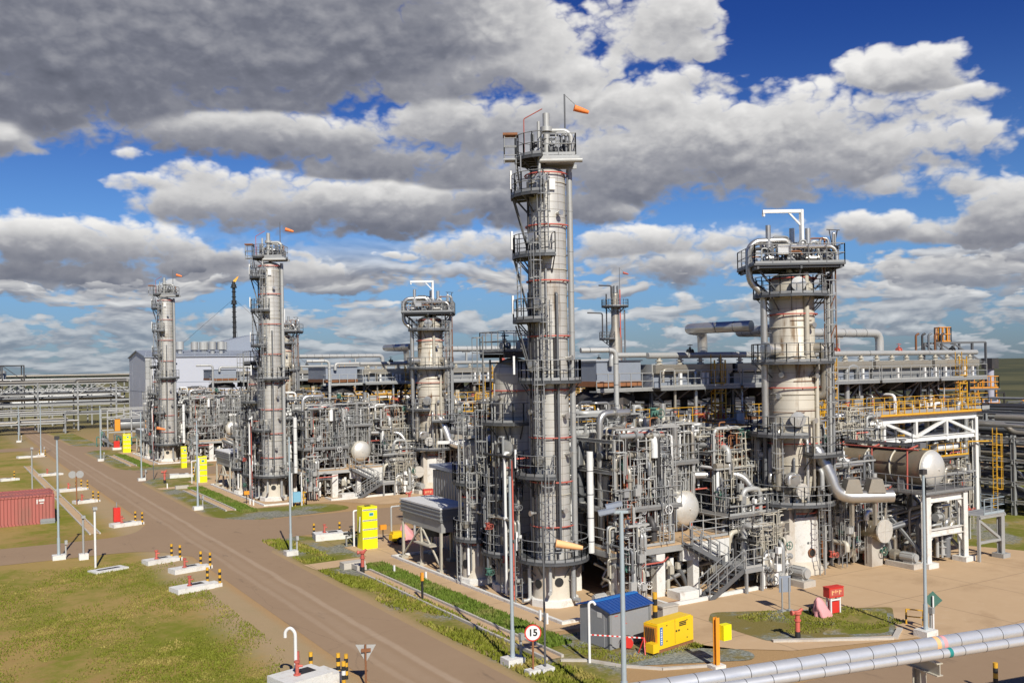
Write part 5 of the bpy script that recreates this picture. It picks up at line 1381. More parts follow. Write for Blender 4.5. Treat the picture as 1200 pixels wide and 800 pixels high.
# --- pipework bays: columns, beams, decks, pipes, valves, pots, instrument boxes, conduit
PIPEMAT = ('steel_dark', 'alu', 'alu', 'alu_warm', 'galv_pale', 'galv_pale', 'white', 'cream', 'galv', 'galv', 'steel_grey', 'steel_grey', 'alu', 'steel_dark', 'alu_warm')
def bay(what, x0, x1, y0, y1, levels, seed, npipe=34, nvalve=16, pots=2, boxes=5, colmat='galv_pale', decks=(), yellow=False, zbase=0.0, ladders=1, conduit=95, rep=(1, 2), frame=True, rmax=.22, red=1, flush=0.0):
    r = random.Random(seed)
    root = T('pipework_bay', what, 'pipework', (x0, y0, zbase), 'pipework bays', rep)
    zt = levels[-1]
    nx = max(1, round((x1 - x0) / 3.2))
    xs = [x0 + (x1 - x0) * i / nx for i in range(nx + 1)]
    if frame:
        for x in xs:
            for y in (y0, y1):
                mb = MB(); mb.ibeam((x, y, zbase), (x, y, zt + r.choice((0, 0, .6, 1.1))), .15, .15, .025); mb.build('column', colmat, root)
        for z in levels:
            mb = MB(); mb.ibeam((x0, y0, z - .12), (x1, y0, z - .12), .10, .16, .02); mb.build('beam', colmat, root)
            mb = MB(); mb.ibeam((x0, y1, z - .12), (x1, y1, z - .12), .14, .22, .025); mb.build('beam', colmat, root)
            for x in xs:
                mb = MB(); mb.ibeam((x, y0, z - .15), (x, y1, z - .15), .14, .2, .025); mb.build('beam', colmat, root)
        if r.random() < .8:
            mb = MB(); z0_, z1_ = zbase, levels[0]; i = r.randrange(nx); mb.bar((xs[i], y0, z0_ + .2), (xs[i + 1], y0, z1_ - .2), .1); mb.build('brace', colmat, root)
    if frame and y1 - y0 > 1.6:
        for z in levels[:-1]:
            if z not in decks: mb = MB(); mb.box(x0, y0 + .25, z + .005, x1, y1, z + .045); mb.build('deck', 'grating', root)  # added sheet at levels without a walkway, keeps sky light out of the bay
    for z in decks:
        mb = MB(); mb.box(x0 - .5, y0 - .6, z, x1 + .2, y1, z + .05); mb.bar((x0 - .5, y0 - .6, z - .03), (x1 + .2, y0 - .6, z - .03), .05, .12); mb.bar((x0 - .5, y0 - .6, z - .03), (x0 - .5, y1, z - .03), .05, .12); mb.build('deck', 'grating', root)
        mb = MB(); rail(mb, [(x0 - .48, y1, z + .05), (x0 - .48, y0 - .58, z + .05), (x1 + .18, y0 - .58, z + .05)], 1.08, 1.1, .028)
        mb.build('handrail', 'yellow' if yellow else r.choice(('galv', 'galv_pale')), root)
    for i in range(ladders):
        x = r.uniform(x0, x1); mb = MB(); ladder(mb, x, y0 - .75, zbase + .1, (decks[0] if decks else levels[0]), -pi / 2, True); mb.build('ladder', 'yellow' if yellow else 'galv', root)
    zlo = zbase + .25
    spots = []
    for i in range(npipe):
        rr = min(rmax, r.choice((.035, .045, .05, .06, .06, .08, .08, .1, .12, .16, .22, .28)))
        y = y0 + (y1 - y0) * r.random() ** 1.7 - .35; x = r.uniform(x0, x1)
        kind = r.random()
        m = r.choice(PIPEMAT)
        lv = r.choice(levels)
        if kind < .42:      # riser with a knee
            za = r.choice((zlo, zlo + .3, r.choice(levels) * .6 + zbase * .4)); zb = zt + r.uniform(-1.2, 1.5)
            if zb < za + .8: zb = za + 1.5
            x2 = min(max(x + r.choice((-1, 1)) * r.uniform(.5, 2.6), x0), x1)
            zc = r.uniform(za, zb)
            y2 = min(y + r.choice((0, .6, 1.6)), y1)
            pts = [(x, y, za), (x, y, zb), (x2, y, zb), (x2, y2, zb), (x2, y2, max(zlo, zb - r.uniform(.6, 3)))]
            if r.random() < .4: pts = [(x, y, za), (x, y, zb)]
            spots += [(x, y, z, (0, 0, 1), rr) for z in (r.uniform(za, zb), za + .7)]
        elif kind < .78:    # run along X with drops
            z = lv + rr + r.choice((0, 0, .25, .5, -.7, -1.1)); z = max(z, zlo + .3)
            xa, xb = sorted((r.uniform(x0 - .6, x1), r.uniform(x0, x1 + .6)))
            if xb - xa < 1.2: xb = xa + 1.6
            pts = [(xa, y, max(zlo, z - r.uniform(.4, 2.4))), (xa, y, z), (xb, y, z), (xb, min(y + r.uniform(.3, 2), y1), z), (xb, min(y + 2, y1), max(zlo, z - r.uniform(.2, 1.6)))]
            if r.random() < .35: pts = pts[1:3]
            spots += [((xa + xb) / 2, y, z, (1, 0, 0), rr)]
        else:               # run along Y
            z = lv + rr + r.choice((0, .3, -.8))
            z = max(z, zlo + .3)
            pts = [(x, y0 - .4, max(zlo, z - r.uniform(.4, 2.2))), (x, y0 - .4, z), (x, y1, z)]
            spots += [(x, y0 + .3, z, (0, 1, 0), rr)]
        mb = MB(); mb.tube(pts, rr, 8 if rr < .1 else 10)
        for q, q2 in zip(pts, pts[1:]):
            v = Vector(q2) - Vector(q)
            if v.length > 1.2 and r.random() < .6: flange(mb, Vector(q) + v * r.uniform(.3, .7), v, rr)
        mb.build('pipe', m, root)
    r.shuffle(spots)
    for i in range(min(nvalve, len(spots))):
        x, y, z, ax, rr = spots[i]
        mb = MB(); valve(mb, (x, y, z), ax, max(.07, min(.15, rr * 1.15)), (0, -1, 0) if ax[2] else (0, 0, 1))
        mb.build('valve', r.choice(('white', 'galv_pale', 'galv_pale', 'steel_grey', 'alu', 'galv', 'red_faded', 'green_steel', 'steel_dark')), root)
    for i in range(pots):
        x = r.uniform(x0 + .5, x1 - .4); y = r.uniform(y0 + .2, y0 + (y1 - y0) * .5); z = r.choice([zbase + .5] + [l + .3 for l in levels[:-1]]); rr = r.uniform(.22, .45); h = r.uniform(1.1, 2.4)
        mb = MB(); mb.lathe((x, y, z), [(1e-3, 0), (rr * .7, .07), (rr, .22), (rr, h)] + dome(rr, 0, h, k=4), 16)
        for k in range(3): mb.bar((x + rr * cos(k * 2.1), y + rr * sin(k * 2.1), z - .3), (x + rr * cos(k * 2.1), y + rr * sin(k * 2.1), z + .5), .06)
        mb.cyl((x, y, z + h), (x, y, z + h + .6), .07, n=7); mb.build('pot_vessel', r.choice(('alu', 'alu_warm', 'cream', 'white')), root)
    for i in range(boxes):
        x = r.uniform(x0, x1); y = y0 - r.uniform(.3, .7); z = r.choice([zbase + .9] + [l + .5 for l in list(decks) + [levels[0]]]) + r.uniform(0, .5)
        mb = MB(); w = r.uniform(.08, .2); mb.box(x - w, y - .12, z, x + w, y + .1, z + w * r.uniform(1.6, 3.2)); mb.bar((x, y + .11, z - .8), (x, y + .11, z + .3), .05); mb.build('instrument_box', r.choice(('white', 'galv_pale', 'galv_pale', 'cream', 'galv')), root)
    if conduit:
        mb = MB()
        for i in range(conduit):
            x = r.uniform(x0, x1); y = y0 - r.uniform(0, .5); za = r.uniform(zbase + .2, zt * .7 + zbase * .3); zb = za + r.uniform(.8, 3); x2 = x + r.uniform(-1.4, 1.4)
            x2 = min(max(x2, x0 - .1), x1 + .1); mb.tube([(x, y, za), (x, y, zb), (x2, y, zb), (x2, y + .4, zb)], r.choice((.02, .025, .03, .04)), 4, cap=False, k=2)
        o = mb.build('conduit_tangle', r.choice(('galv_pale', 'alu', 'cream')), root)
        mb = MB()
        for i in range(conduit // 2):
            x = r.uniform(x0, x1); y = y0 + r.uniform(0, 1.2); za = r.uniform(zbase + .2, zt * .7 + zbase * .3); zb = za + r.uniform(1, 3.5); mb.tube([(x, y, za), (x, y, zb), (min(x + r.uniform(.2, 1.5), x1), y, zb)], r.choice((.03, .04, .05)), 5, cap=False, k=2)
        o2 = mb.build('tracing_tangle', r.choice(('steel_dark', 'rust', 'steel_grey')), root); o['kind'] = o2['kind'] = 'stuff'
        mb = MB(); z = r.choice(levels) + .5; mb.box(x0 - .2, y0 - .45, z, x1 + .2, y0 - .2, z + .1); mb.build('cable_tray', 'galv_pale', root)
    for i in range(red):
        x = r.uniform(x0, x1); y = y0 - .3; z = r.choice(levels) + .3
        mb = MB(); mb.tube([(x, y, zbase + .2), (x, y, z), (x + r.uniform(1, 2.5), y, z), (x + 2.5, y + .8, z)], .05, 6); mb.build('fire_water_pipe', 'red_faded', root)

bay('narrow pipework along the kerb by the domed vessel', 26.95, 27.35, 44.8, 48.6, (2.6, 5.2, 7.6), 121, 14, 8, 0, 2, rmax=.08, ladders=1, conduit=0, frame=False)
bay('pipework in front of the domed vessel', 30.3, 31.1, 45.2, 49.0, (2.6, 5.2, 7.8), 101, 26, 12, 1, 4)
bay('tall pipework on the concrete table beside column', 31.6, 35.7, 41.4, 45.4, (5.0, 7.2, 8.9), 102, 54, 26, 3, 7, zbase=2.92, decks=(5.0,), rmax=.2)
bay('upper pipework at the table back', 31.4, 37.0, 46.4, 49.0, (5.2, 7.4, 9.4), 103, 40, 20, 2, 6, zbase=2.92, decks=(7.4,))
bay('pipework beside the louvred cooler', 29.6, 33.4, 52.0, 55.6, (3.0, 5.6, 8.2), 104, 40, 22, 3, 6, decks=(5.6,))
bay('pipework in the aisle behind the domed vessels,', 31.5, 36.5, 50.6, 54.0, (3.6, 6.4, 9.2), 105, 42, 22, 2, 6, decks=(6.4, 9.2), yellow=True)
bay('low pipework with walkway beside the silver drum', 40.2, 43.6, 41.6, 44.6, (1.9, 3.9), 106, 38, 24, 1, 8, decks=(3.9,), rmax=.16)
bay('pipework with decks behind the drum', 39.8, 44.6, 45.4, 48.4, (3.4, 5.6, 7.6), 107, 44, 24, 2, 6, decks=(5.6,), yellow=False)
bay('crowded pipework beside the white skirt', 47.4, 51.6, 40.6, 44.4, (2.4, 4.2, 6.0), 108, 44, 24, 2, 6, decks=(4.2,), rmax=.3)
bay('pipework with decks between column and rack', 45.6, 52.4, 45.4, 49.0, (3.0, 5.4, 7.8), 109, 48, 24, 3, 6, decks=(5.4, 7.8), yellow=True, rmax=.28)
bay('pipework under the truss gangway', 57.6, 66.0, 47.6, 50.0, (2.6, 4.8), 110, 44, 20, 3, 5, decks=(4.8,), rmax=.3)
bay('pipework behind the portal frame', 57.4, 63.6, 41.4, 46.4, (2.4, 4.4), 111, 34, 16, 1, 4, rmax=.26)
bay('pipework at the tail end of the rack', 66.5, 73.0, 48.2, 50.0, (2.6, 5.0), 112, 34, 14, 1, 4, decks=(5.0,), yellow=True, rmax=.3)
bay('tall pipework behind the cladded shelter', 34.8, 40.5, 58.0, 62.0, (3.2, 6.0, 8.8), 114, 44, 20, 3, 6, decks=(6.0, 8.8), yellow=True)
bay('pipework with decks beyond the cooler row', 41, 50, 58.2, 62.5, (3.0, 6.0, 8.6), 115, 40, 14, 2, 4, decks=(6.0,), yellow=True)

bay('low pipe bundle ahead of the pump row', 39.9, 42.2, 39.2, 40.8, (1.2, 2.4), 131, 26, 22, 1, 5, rmax=.18, frame=False, ladders=0, conduit=50, red=0)
bay('pipework behind the silver drum', 35.9, 39.4, 44.0, 48.8, (5.0, 7.0, 8.8), 132, 44, 22, 2, 5, zbase=2.92, rmax=.2, decks=(7.0,))
bay('low pipe bundle under the reboiler duct', 47.9, 52.2, 39.9, 41.4, (1.5, 3.2, 4.4), 133, 34, 18, 1, 5, rmax=.26, frame=False, ladders=0, conduit=40)
bay('tall pipework behind the broad column', 46.8, 50.2, 43.0, 46.6, (5.2, 7.4, 9.0), 134, 40, 22, 2, 5, decks=(7.4,), rmax=.22)
bay('rows of valves between column and drum table', 31.2, 32.2, 39.9, 42.0, (2.0, 3.9), 135, 22, 16, 0, 4, rmax=.1, frame=False, ladders=0, conduit=30, red=1)
bay('pipework above the low walkway', 40.4, 45.0, 43.0, 45.2, (6.0, 7.6), 136, 40, 20, 1, 4, zbase=4.0, rmax=.2, conduit=60)
bay('valve clusters along the rack foot', 53.0, 58.0, 44.6, 47.0, (7.6, 8.4), 137, 26, 18, 1, 3, zbase=4.6, rmax=.16, frame=False, ladders=0)

# --- pumps on plinths
def pump(what, x, y, s=1.0, ang=0.0, rep=(1, 2)):
    root = T('pump', what, 'pump', (x, y, 0), 'pumps', rep)
    c, n = cos(ang), sin(ang); V = lambda a, b, z: (x + (a * c - b * n) * s, y + (a * n + b * c) * s, z * s)
    mb = MB(); mb.obox(V(0, 0, .15), Vector((c, n, 0)) * .95 * s, Vector((-n, c, 0)) * .4 * s, Vector((0, 0, .15 * s))); mb.build('plinth', 'concrete', root)
    mb = MB(); mb.cyl(V(-.75, 0, .62), V(.1, 0, .62), .26 * s, n=14); mb.cyl(V(-.85, 0, .62), V(-.75, 0, .62), .22 * s, n=12); mb.obox(V(-.4, 0, .35), Vector((c, n, 0)) * .3 * s, Vector((-n, c, 0)) * .2 * s, Vector((0, 0, .06 * s)))
    for k in range(8): mb.bar(Vector(V(-.7, .27 * cos(k * .8), .62 + .27 * sin(k * .8))), Vector(V(.05, .27 * cos(k * .8), .62 + .27 * sin(k * .8))), .03 * s)
    mb.build('motor', 'galv_pale', root)
    mb = MB(); mb.cyl(V(.1, 0, .62), V(.4, 0, .62), .12 * s, n=10); mb.cyl(V(.4, 0, .62), V(.72, 0, .62), .33 * s, n=16); mb.tube([V(.56, 0, .9), V(.56, 0, 1.6), V(.56, .7, 1.6)], .1 * s, 9); mb.tube([V(.7, 0, .62), V(1.3, 0, .62), V(1.3, .6, .62)], .12 * s, 9); mb.build('pump_casing', 'alu_warm', root)
pump('grey pump between stairs and white skirt', 41.6, 39.5, 1.0, pi / 2)
pump('larger pump ahead of the small exchanger', 42.7, 38.9, 1.25, pi / 2)
pump('grey pump under the portal frame edge', 51.8, 38.2, 1.1, pi / 2)
pump('small pump at the tall column foot', 30.6, 41.2, .8, 0)

# --- copies for the second and third process units
bpy.context.view_layer.update()
index_children()
for src, what, rep in list(TRAIN):
    for k in rep:
        c = copy_tree(src); c.location.y += PERIOD * k; c['label'] = what + ' ' + WHERE[k]

windsock('windsock', 'orange windsock on thin mast atop the tall column by the blue-roofed shed', 28.8 + .95, 43.4 - .5, 24.3, 27.9, -TH + .12)
windsock('windsock', 'orange windsock on the column top beside the second yellow cabinet', 29.75, 42.9 + PERIOD, 24.3, 27.9, -TH + .1)
windsock('windsock', 'orange windsock on the column top before the grey hall', 29.75, 42.9 + 2 * PERIOD, 24.3, 27.9, -TH)
windsock('windsock', 'tiny red windsock on the rust-streaked column', 86.6, 111.4, 22, 27.3, -TH, red=True)
# ------------------------------------------------------------------ site furniture
def text_mesh(s, size, loc, ang, mat, parent, name, extrude=.004):
    """flat lettering standing upright at LOC, facing ANG"""
    cu = bpy.data.curves.new(name, 'FONT'); cu.body = s; cu.size = size; cu.align_x = 'CENTER'; cu.align_y = 'CENTER'; cu.extrude = extrude; cu.offset = size * .03
    t = bpy.data.objects.new('tmp', cu); COL.objects.link(t)
    dg = bpy.context.evaluated_depsgraph_get()
    me = bpy.data.meshes.new_from_object(t.evaluated_get(dg)); bpy.data.objects.remove(t)
    me.materials.clear(); me.materials.append(MATS[mat])
    o = bpy.data.objects.new(name, me); COL.objects.link(o); o.parent = parent
    off = Vector((0, 0, 0)); p = parent
    while p is not None: off += p.location; p = p.parent
    o.location = Vector(loc) - off; o.rotation_euler = (pi / 2, 0, ang + pi / 2)
    return o

# lamp posts
def post(label, x, y, h=8.1, head=None, r=.085, box=True, foot=True, mat='pole_blue'):
    root = thing('lamp_post', label, 'lamp post', (x, y, 0), 'lamp posts along the roads')
    mb = MB(); mb.cyl((x, y, .1), (x, y, h), r, r * .72, 12); mb.cyl((x, y, .25), (x, y, 1.5), r * 1.25, n=12); mb.build('pole', mat, root)
    if foot:
        mb = MB(); mb.obox((x, y, .16), (.42, 0, 0), (0, .36, 0), (0, 0, .16)); mb.build('footing', 'concrete_white', root)
    if box:
        mb = MB(); mb.bar((x + .45, y + .05, 0), (x + .45, y + .05, 1.25), .09); mb.box(x + .38, y - .1, 1.0, x + .56, y + .12, 1.28); mb.build('cable_box', 'galv_pale', root)
    if head == 'floods':
        mb = MB(); L = -TH + pi; d = Vector((cos(L), sin(L), 0)); e = Vector((-d.y, d.x, 0)); c = Vector((x, y, h))
        mb.bar(c - d * .25, c + d * .45, .09); mb.build('arm', 'pole_blue', root)
        for k, q in ((0, .55), (1, .25)):
            mb = MB(); mb.obox(c + d * q + e * (.15 - .3 * k) + Vector((0, 0, .05 + .18 * k)), d * .30 + Vector((0, 0, -.06)), e * .17, Vector((0, 0, .07)) + d * .015); mb.obox(c + d * q + e * (.15 - .3 * k) + Vector((0, 0, -.04 + .18 * k)), d * .26 + Vector((0, 0, -.06)), e * .14, Vector((0, 0, .015))); mb.build('floodlight', 'roof_grey', root)
    elif head == 'arm':
        mb = MB(); mb.tube([(x, y, h - .4), (x - .7, y + .3, h)], .045, 6); mb.obox((x - .9, y + .4, h + .03), (.32, -.13, .06), (.05, .1, 0), (0, 0, .05)); mb.build('lantern', 'galv_pale', root)
    elif head == 'cap':
        mb = MB(); mb.obox((x, y, h + .02), (.16, 0, 0), (0, .1, 0), (0, 0, .12)); mb.build('lantern', 'steel_dark', root)
    return root
for px, py, h, hd, lab in ((601, 778, 8.2, None, 'pale blue lamp post rising from the verge by the speed limit sign'),
                           (69, 655, 8.5, 'cap', 'lamp post at the field side of the road crossing, white footing'),
                           (341, 650, 8.3, None, 'lamp post on the verge before the second striped-bollard pit'),
                           (232, 597, 8.4, None, 'lamp post on the verge before the second yellow cabinet'),
                           (166, 563, 8.2, 'arm', 'lamp post with lantern arm beside the third unit'),
                           (118, 540, 8.2, None, 'lamp post on the verge before the third yellow cabinet'),
                           (48, 533, 8.2, None, 'lamp post on the field side near the far junction'),
                           (22, 518, 7.0, None, 'lamp post beyond the far junction in front of the pipe rack'),
                           (1085, 745, 7.7, 'cap', 'lamp post with dark lantern by the concrete apron and diamond sign')):
    x, y = G(px, py); post(lab, x, y, h, hd)
post('stout grey floodlight pole at the verge before the blue-roofed shed', 21.2, 27.4, 7.65, 'floods', .105, False, False, 'pole_blue')

# thin field posts
for px, py, h, lab in ((98, 655, 3.0, 'short galvanised post with footing at the side road edge'), (112, 665, 4.0, 'white post with hooked cable top beside the ground slab'), (38, 582, 5.2, 'pale post rising behind the red containers')):
    x, y = G(px, py); root = thing('cable_post', lab, 'post', (x, y, 0))
    mb = MB(); mb.cyl((x, y, 0), (x, y, h), .075, n=8); mb.build('pole', 'white' if px == 112 else 'galv_pale', root)
    mb = MB(); mb.box(x - .12, y - .2, h - .12, x + .14, y + .1, h + .06); mb.build('cap', 'galv_pale', root)
    if px != 112:
        mb = MB(); mb.obox((x, y, .2), (.3, 0, 0), (0, .25, 0), (0, 0, .2)); mb.build('footing', 'concrete_white', root)
x, y = G(127, 668); mb = MB(); mb.obox((x, y, .06), (1.05, .35, 0), (-.2, .5, 0), (0, 0, .06)); o = mb.build('ground_slab', 'concrete_white'); tag(o, 'low white slab with dark hatch lying in the grass', 'slab')
mb = MB(); mb.obox((x, y, .125), (.7, .22, 0), (-.06, .15, 0), (0, 0, .006)); mb.build('hatch', 'steel_dark', o)

# valve pits, their hydrants, and striped bollards
def slab(label, px, py, ang, L, W, h=.42, hatch=True):
    x, y = G(px, py); u = Vector((cos(ang), sin(ang), 0)); v = Vector((-u.y, u.x, 0)); c = Vector((x, y, 0)) + u * 0
    root = thing('valve_pit', label, 'valve pit', (x, y, 0), 'white valve pits')
    mb = MB(); mb.prism([(c + u * a + v * b)[:2] for a, b in ((-L / 2, -W / 2), (L / 2, -W / 2), (L / 2, W / 2), (-L / 2, W / 2))], 0, h)
    mb.obox(c + u * (L / 2 + .25) + Vector((0, 0, h * .35)), u * .3, v * W * .42, Vector((0, 0, h * .35))); mb.build('cover', 'concrete_white', root)
    if hatch:
        mb = MB(); mb.obox(c + u * L * .16 + v * W * .12 + Vector((0, 0, h + .008)), u * L * .17, v * W * .2, Vector((0, 0, .008))); mb.build('hatch', 'steel_dark', root)
    return c, u, v, h
def hydrant_pipe(label, p, h0, h=.75, mat='red_faded', wheel=False):
    x, y = p[0], p[1]; root = thing('hydrant', label, 'hydrant', (x, y, h0), 'red hydrant stubs')
    mb = MB(); mb.cyl((x, y, h0), (x, y, h0 + h), .075, n=9); mb.cyl((x, y, h0 + h), (x, y, h0 + h + .08), .12, n=10); mb.build('stub', mat, root)
    mb = MB(); mb.tube([(x, y, h0 + h * .72), (x + .2, y - .1, h0 + h * .72)], .05, 7); mb.cyl((x, y, h0), (x, y, h0 + .04), .15, n=10); mb.build('outlet', mat, root)
def bollard(label, x, y, z0=0.0, h=1.05, r=.085, white=False):
    root = thing('bollard', label, 'bollard', (x, y, z0), 'yellow and black bollards')
    a, b = ('yellow', 'black')
    for i in range(6):
        mb = MB(); za = z0 + h * i / 6; zb = z0 + h * (i + 1) / 6
        mb.cyl((x, y, za), (x, y, zb), r, n=12, cap=i == 5); mb.build('band', 'white' if white and i == 3 else (b, a)[i % 2], root)
PITS = [  # px, py of the slab middle, length, width, label bits
    (186, 659, 1.95, 1.0, 'beside the road corner', 2), (219, 669, 2.1, 1.0, 'middle one of the three on the grass', 2), (225, 691, 2.3, 1.2, 'lowest of the three on the grass', 2),
    (145, 616, 2.1, 1.0, 'under the red hose cabinet', 2), (98, 589, 1.9, 1.0, 'behind the red hose cabinet', 2), (82, 575, 2.6, 1.1, 'by the round road sign', 3), (57, 557, 2.2, 1.1, 'halfway to the far junction', 1), (34, 536, 3.4, 1.1, 'at the far junction', 2), (8, 563, 1.6, 1.0, 'beside the head of the field drain', 1),
    (352, 806, 2.1, 1.6, 'under the white gooseneck vent', 3)]
for n_, (px, py, L, W, lab, nb) in enumerate(PITS):
    c, u, v, h = slab('white concrete valve pit ' + lab, px, py, radians(14), L, W, .3 if n_ != 9 else .6)
    if n_ not in (7, 8):
        hydrant_pipe('red hydrant stub on the valve pit ' + lab, c - u * .2 - v * .1, h + .02, .5)
    ends = ((.42, .45), (.62, -.35), (.30, .6))
    for k in range(nb):
        q = c + u * (L * ends[k][0] + (.15 if k else .35)) + v * W * ends[k][1] * (1.0 if k else 1.15)
        if n_ == 9: q = c + u * (L * .5 + (.05, .75, .9)[k]) + v * (.9, -.1, -.45)[k]
        bollard(('inner ', 'outer ', 'third ')[k] + 'striped bollard at the valve pit ' + lab, q.x, q.y, 0, 1.05)
x, y = G(403, 806); bollard('yellow topped bollard with white band beside the triangular sign', x, y, 0, 1.1, .085, True)
c, u, v, h = slab('white valve pit before the second side street', 385, 631, radians(-10), 2.2, 1.5, .5)
hydrant_pipe('red hydrant stub on the valve pit before the second side street', c - u * .3, h + .02, .55)
for k, (px, py, s) in enumerate(((368, 628, 'road side'), (398, 626, 'street side'))):
    x, y = G(px, py); bollard('striped bollard at the ' + s + ' of the side street pit', x, y, 0, 1.0)
for (px, py, L, lab) in ((210, 559, 2.2, 'ahead of the third side street'), (278, 0, 0, '')):
    if not L: continue
    c, u, v, h = slab('small white valve pit ' + lab, px, py, radians(-10), L, 1.6)
    x, y = G(px + 17, py - 1); bollard('striped bollard at the pit ' + lab, x, y, 0, 1.2)
x, y = G(347, 803); root = thing('vent_pipe', 'white gooseneck vent pipe on the nearest valve pit', 'vent pipe', (x, y, .7))
mb = MB(); mb.tube([(x, y, .75), (x, y, 2.2), (x - .18, y + .1, 2.42), (x - .36, y + .2, 2.25), (x - .36, y + .2, 2.0)], .07, 10, bend=.16); mb.build('gooseneck', 'white', root)
mb = MB(); mb.cyl((x + .1, y, .75), (x + .1, y, 1.4), .06, n=8); mb.build('stub', 'red_faded', root)
x, y = G(137, 615); root = thing('hose_cabinet', 'tall bright red hose cabinet on a white slab by the junction', 'hose cabinet', (x, y, .3))
mb = MB(); mb.box(x - .27, y - .22, .3, x + .27, y + .22, 1.5); mb.build('body', 'red', root)
mb = MB(); mb.box(x - .23, y - .24, .36, x + .23, y - .222, 1.44); mb.bar((x + .16, y - .26, .85), (x + .16, y - .26, 1.05), .03); mb.build('door', 'red', root)
mb = MB(); mb.cyl((x, y, 1.5), (x, y, 1.95), .05, n=8); mb.build('vent', 'galv', root)

# road signs
x, y = G(625, 789); root = thing('speed_sign', 'round red rimmed speed limit sign reading 15 on a rusty post', 'road sign', (x, y, 0))
fa = atan2(-cos(radians(18)), -sin(radians(18))); fa = atan2(-y, -x) + .15; d = Vector((cos(fa), sin(fa), 0)); c = Vector((x, y, 1.75)) + d * .07
mb = MB(); mb.cyl((x, y, 0), (x, y, 2.0), .045, n=8); mb.build('post', 'rust', root)
mb = MB(); mb.obox((x, y, .1), (.32, 0, 0), (0, .22, 0), (0, 0, .1)); mb.build('footing', 'concrete_white', root)
mb = MB(); mb.cyl(c - d * .02, c, .36, n=32); mb.build('rim', 'red', root)
mb = MB(); mb.cyl(c, c + d * .006, .305, n=32); mb.build('face', 'white', root)
text_mesh('15', .40, c + d * .012, fa, 'black', root, 'number')
x, y = G(429, 805); root = thing('yield_sign', 'back of a pale triangular yield sign on rusty post', 'road sign', (x, y, 0))
mb = MB(); mb.cyl((x, y, 0), (x, y, 1.75), .045, n=8); mb.bar((x - .16, y + .06, 1.52), (x + .2, y - .08, 1.52), .05, .14); mb.build('post', 'rust', root)
d = Vector((-cos(TH) * .0 - .52, -.85, 0)).normalized(); e = Vector((-d.y, d.x, 0)); c = Vector((x, y, 1.45)) - d * .07
mb = MB(); V = [c + e * .42 + Vector((0, 0, .28)), c - e * .42 + Vector((0, 0, .28)), c - Vector((0, 0, .45))]; mb.add(V + [v - d * .015 for v in V], [(0, 1, 2), (5, 4, 3), (0, 3, 4, 1), (1, 4, 5, 2), (2, 5, 3, 0)]); mb.build('plate', 'galv_pale', root)
x, y = G(1094, 741); root = thing('diamond_sign', 'back of a dark diamond shaped sign on white post', 'road sign', (x, y, 0))
mb = MB(); mb.cyl((x, y, 0), (x, y, 1.75), .045, n=8); mb.build('post', 'white', root)
d = Vector((-.72, -.6, 0)).normalized(); e = Vector((-d.y, d.x, 0)); c = Vector((x, y, 1.55)) - d * .06
mb = MB(); V = [c + e * .42, c + Vector((0, 0, .42)), c - e * .42, c - Vector((0, 0, .42))]; mb.add(V + [v - d * .015 for v in V], [(0, 1, 2, 3), (7, 6, 5, 4), (0, 4, 5, 1), (1, 5, 6, 2), (2, 6, 7, 3), (3, 7, 4, 0)]); mb.build('plate', 'green_steel', root)
x, y = G(921, 716); root = thing('notice_board', 'small dark notice board on two grey legs at the apron edge', 'notice board', (x, y, 0))
e = Vector((.93, -.36, 0))
for k in (-1, 1):
    mb = MB(); q = Vector((x, y, 0)) + e * .2 * k; mb.bar(q, q + Vector((0, 0, 1.75)), .06); mb.obox(q + Vector((0, 0, .05)), (.14, 0, 0), (0, .14, 0), (0, 0, .05)); mb.build('leg', 'galv_pale', root)
mb = MB(); mb.obox((x, y + .05, 1.42), e * .32, Vector((.36, .93, 0)) * .02, Vector((0, 0, .42))); mb.build('panel', 'roof_grey', root)
x, y = G(90, 591); root = thing('round_sign', 'pair of round grey sign backs on a rusty post', 'road sign', (x, y, 0))
mb = MB(); mb.cyl((x, y, 0), (x, y, 3.2), .06, n=8); mb.build('post', 'rust', root)
for k in (-.35, .3):
    mb = MB(); mb.cyl((x + k, y - .1 - k * .4, 3.0), (x + k, y - .06 - k * .4, 3.0), .36, n=20); mb.build('plate', 'galv_pale', root)
x, y = G(639, 787); root = windsock('windsock', 'faded orange windsock on a tall rusty mast beside the speed limit sign', x, y, 0.2, 6.2, -TH + .05, 1.15, .2, pale=True)
mb = MB(); mb.obox((x, y, .12), (.3, 0, 0), (0, .3, 0), (0, 0, .12)); mb.build('footing', 'concrete_white', root)
x, y = G(180, 562); windsock('windsock', 'small orange windsock on a mast in front of the third unit', x, y, 0.0, 7.0, -TH, 1.0, .2)
# white cable posts and hydrants near the verge
for px, py, h, lab in ((691, 776, 2.6, 'white hooked standpipe in front of the blue-roofed shed'), (113, 0, 0, '')):
    if not h: continue
    x, y = G(px, py); root = thing('standpipe', lab, 'standpipe', (x, y, 0)); mb = MB(); mb.tube([(x, y, 0), (x, y, h), (x + .16, y - .08, h + .08), (x + .26, y - .12, h - .08)], .06, 8, bend=.12); mb.build('pipe', 'white', root)
for i, (px, py) in enumerate(((499, 680), (462, 672), (633, 727), (641, 731), (196, 572), (293, 591), (297, 592), (180, 545))):
    x, y = G(px, py); mb = MB(); mb.bar((x, y, 0), (x, y, .55), .11)
    solo('marker_post', mb, 'white', ['short white marker post beside the drain channel', 'short white marker post at the drain culvert', 'white kerb post by the tall column, first of a pair', 'white kerb post by the tall column, second of a pair', 'white marker post on the third verge', 'white marker post at the second verge, first of a pair', 'white marker post at the second verge, second of a pair', 'white marker post beyond the third street'][i], 'marker post', 'white marker posts', (x, y))
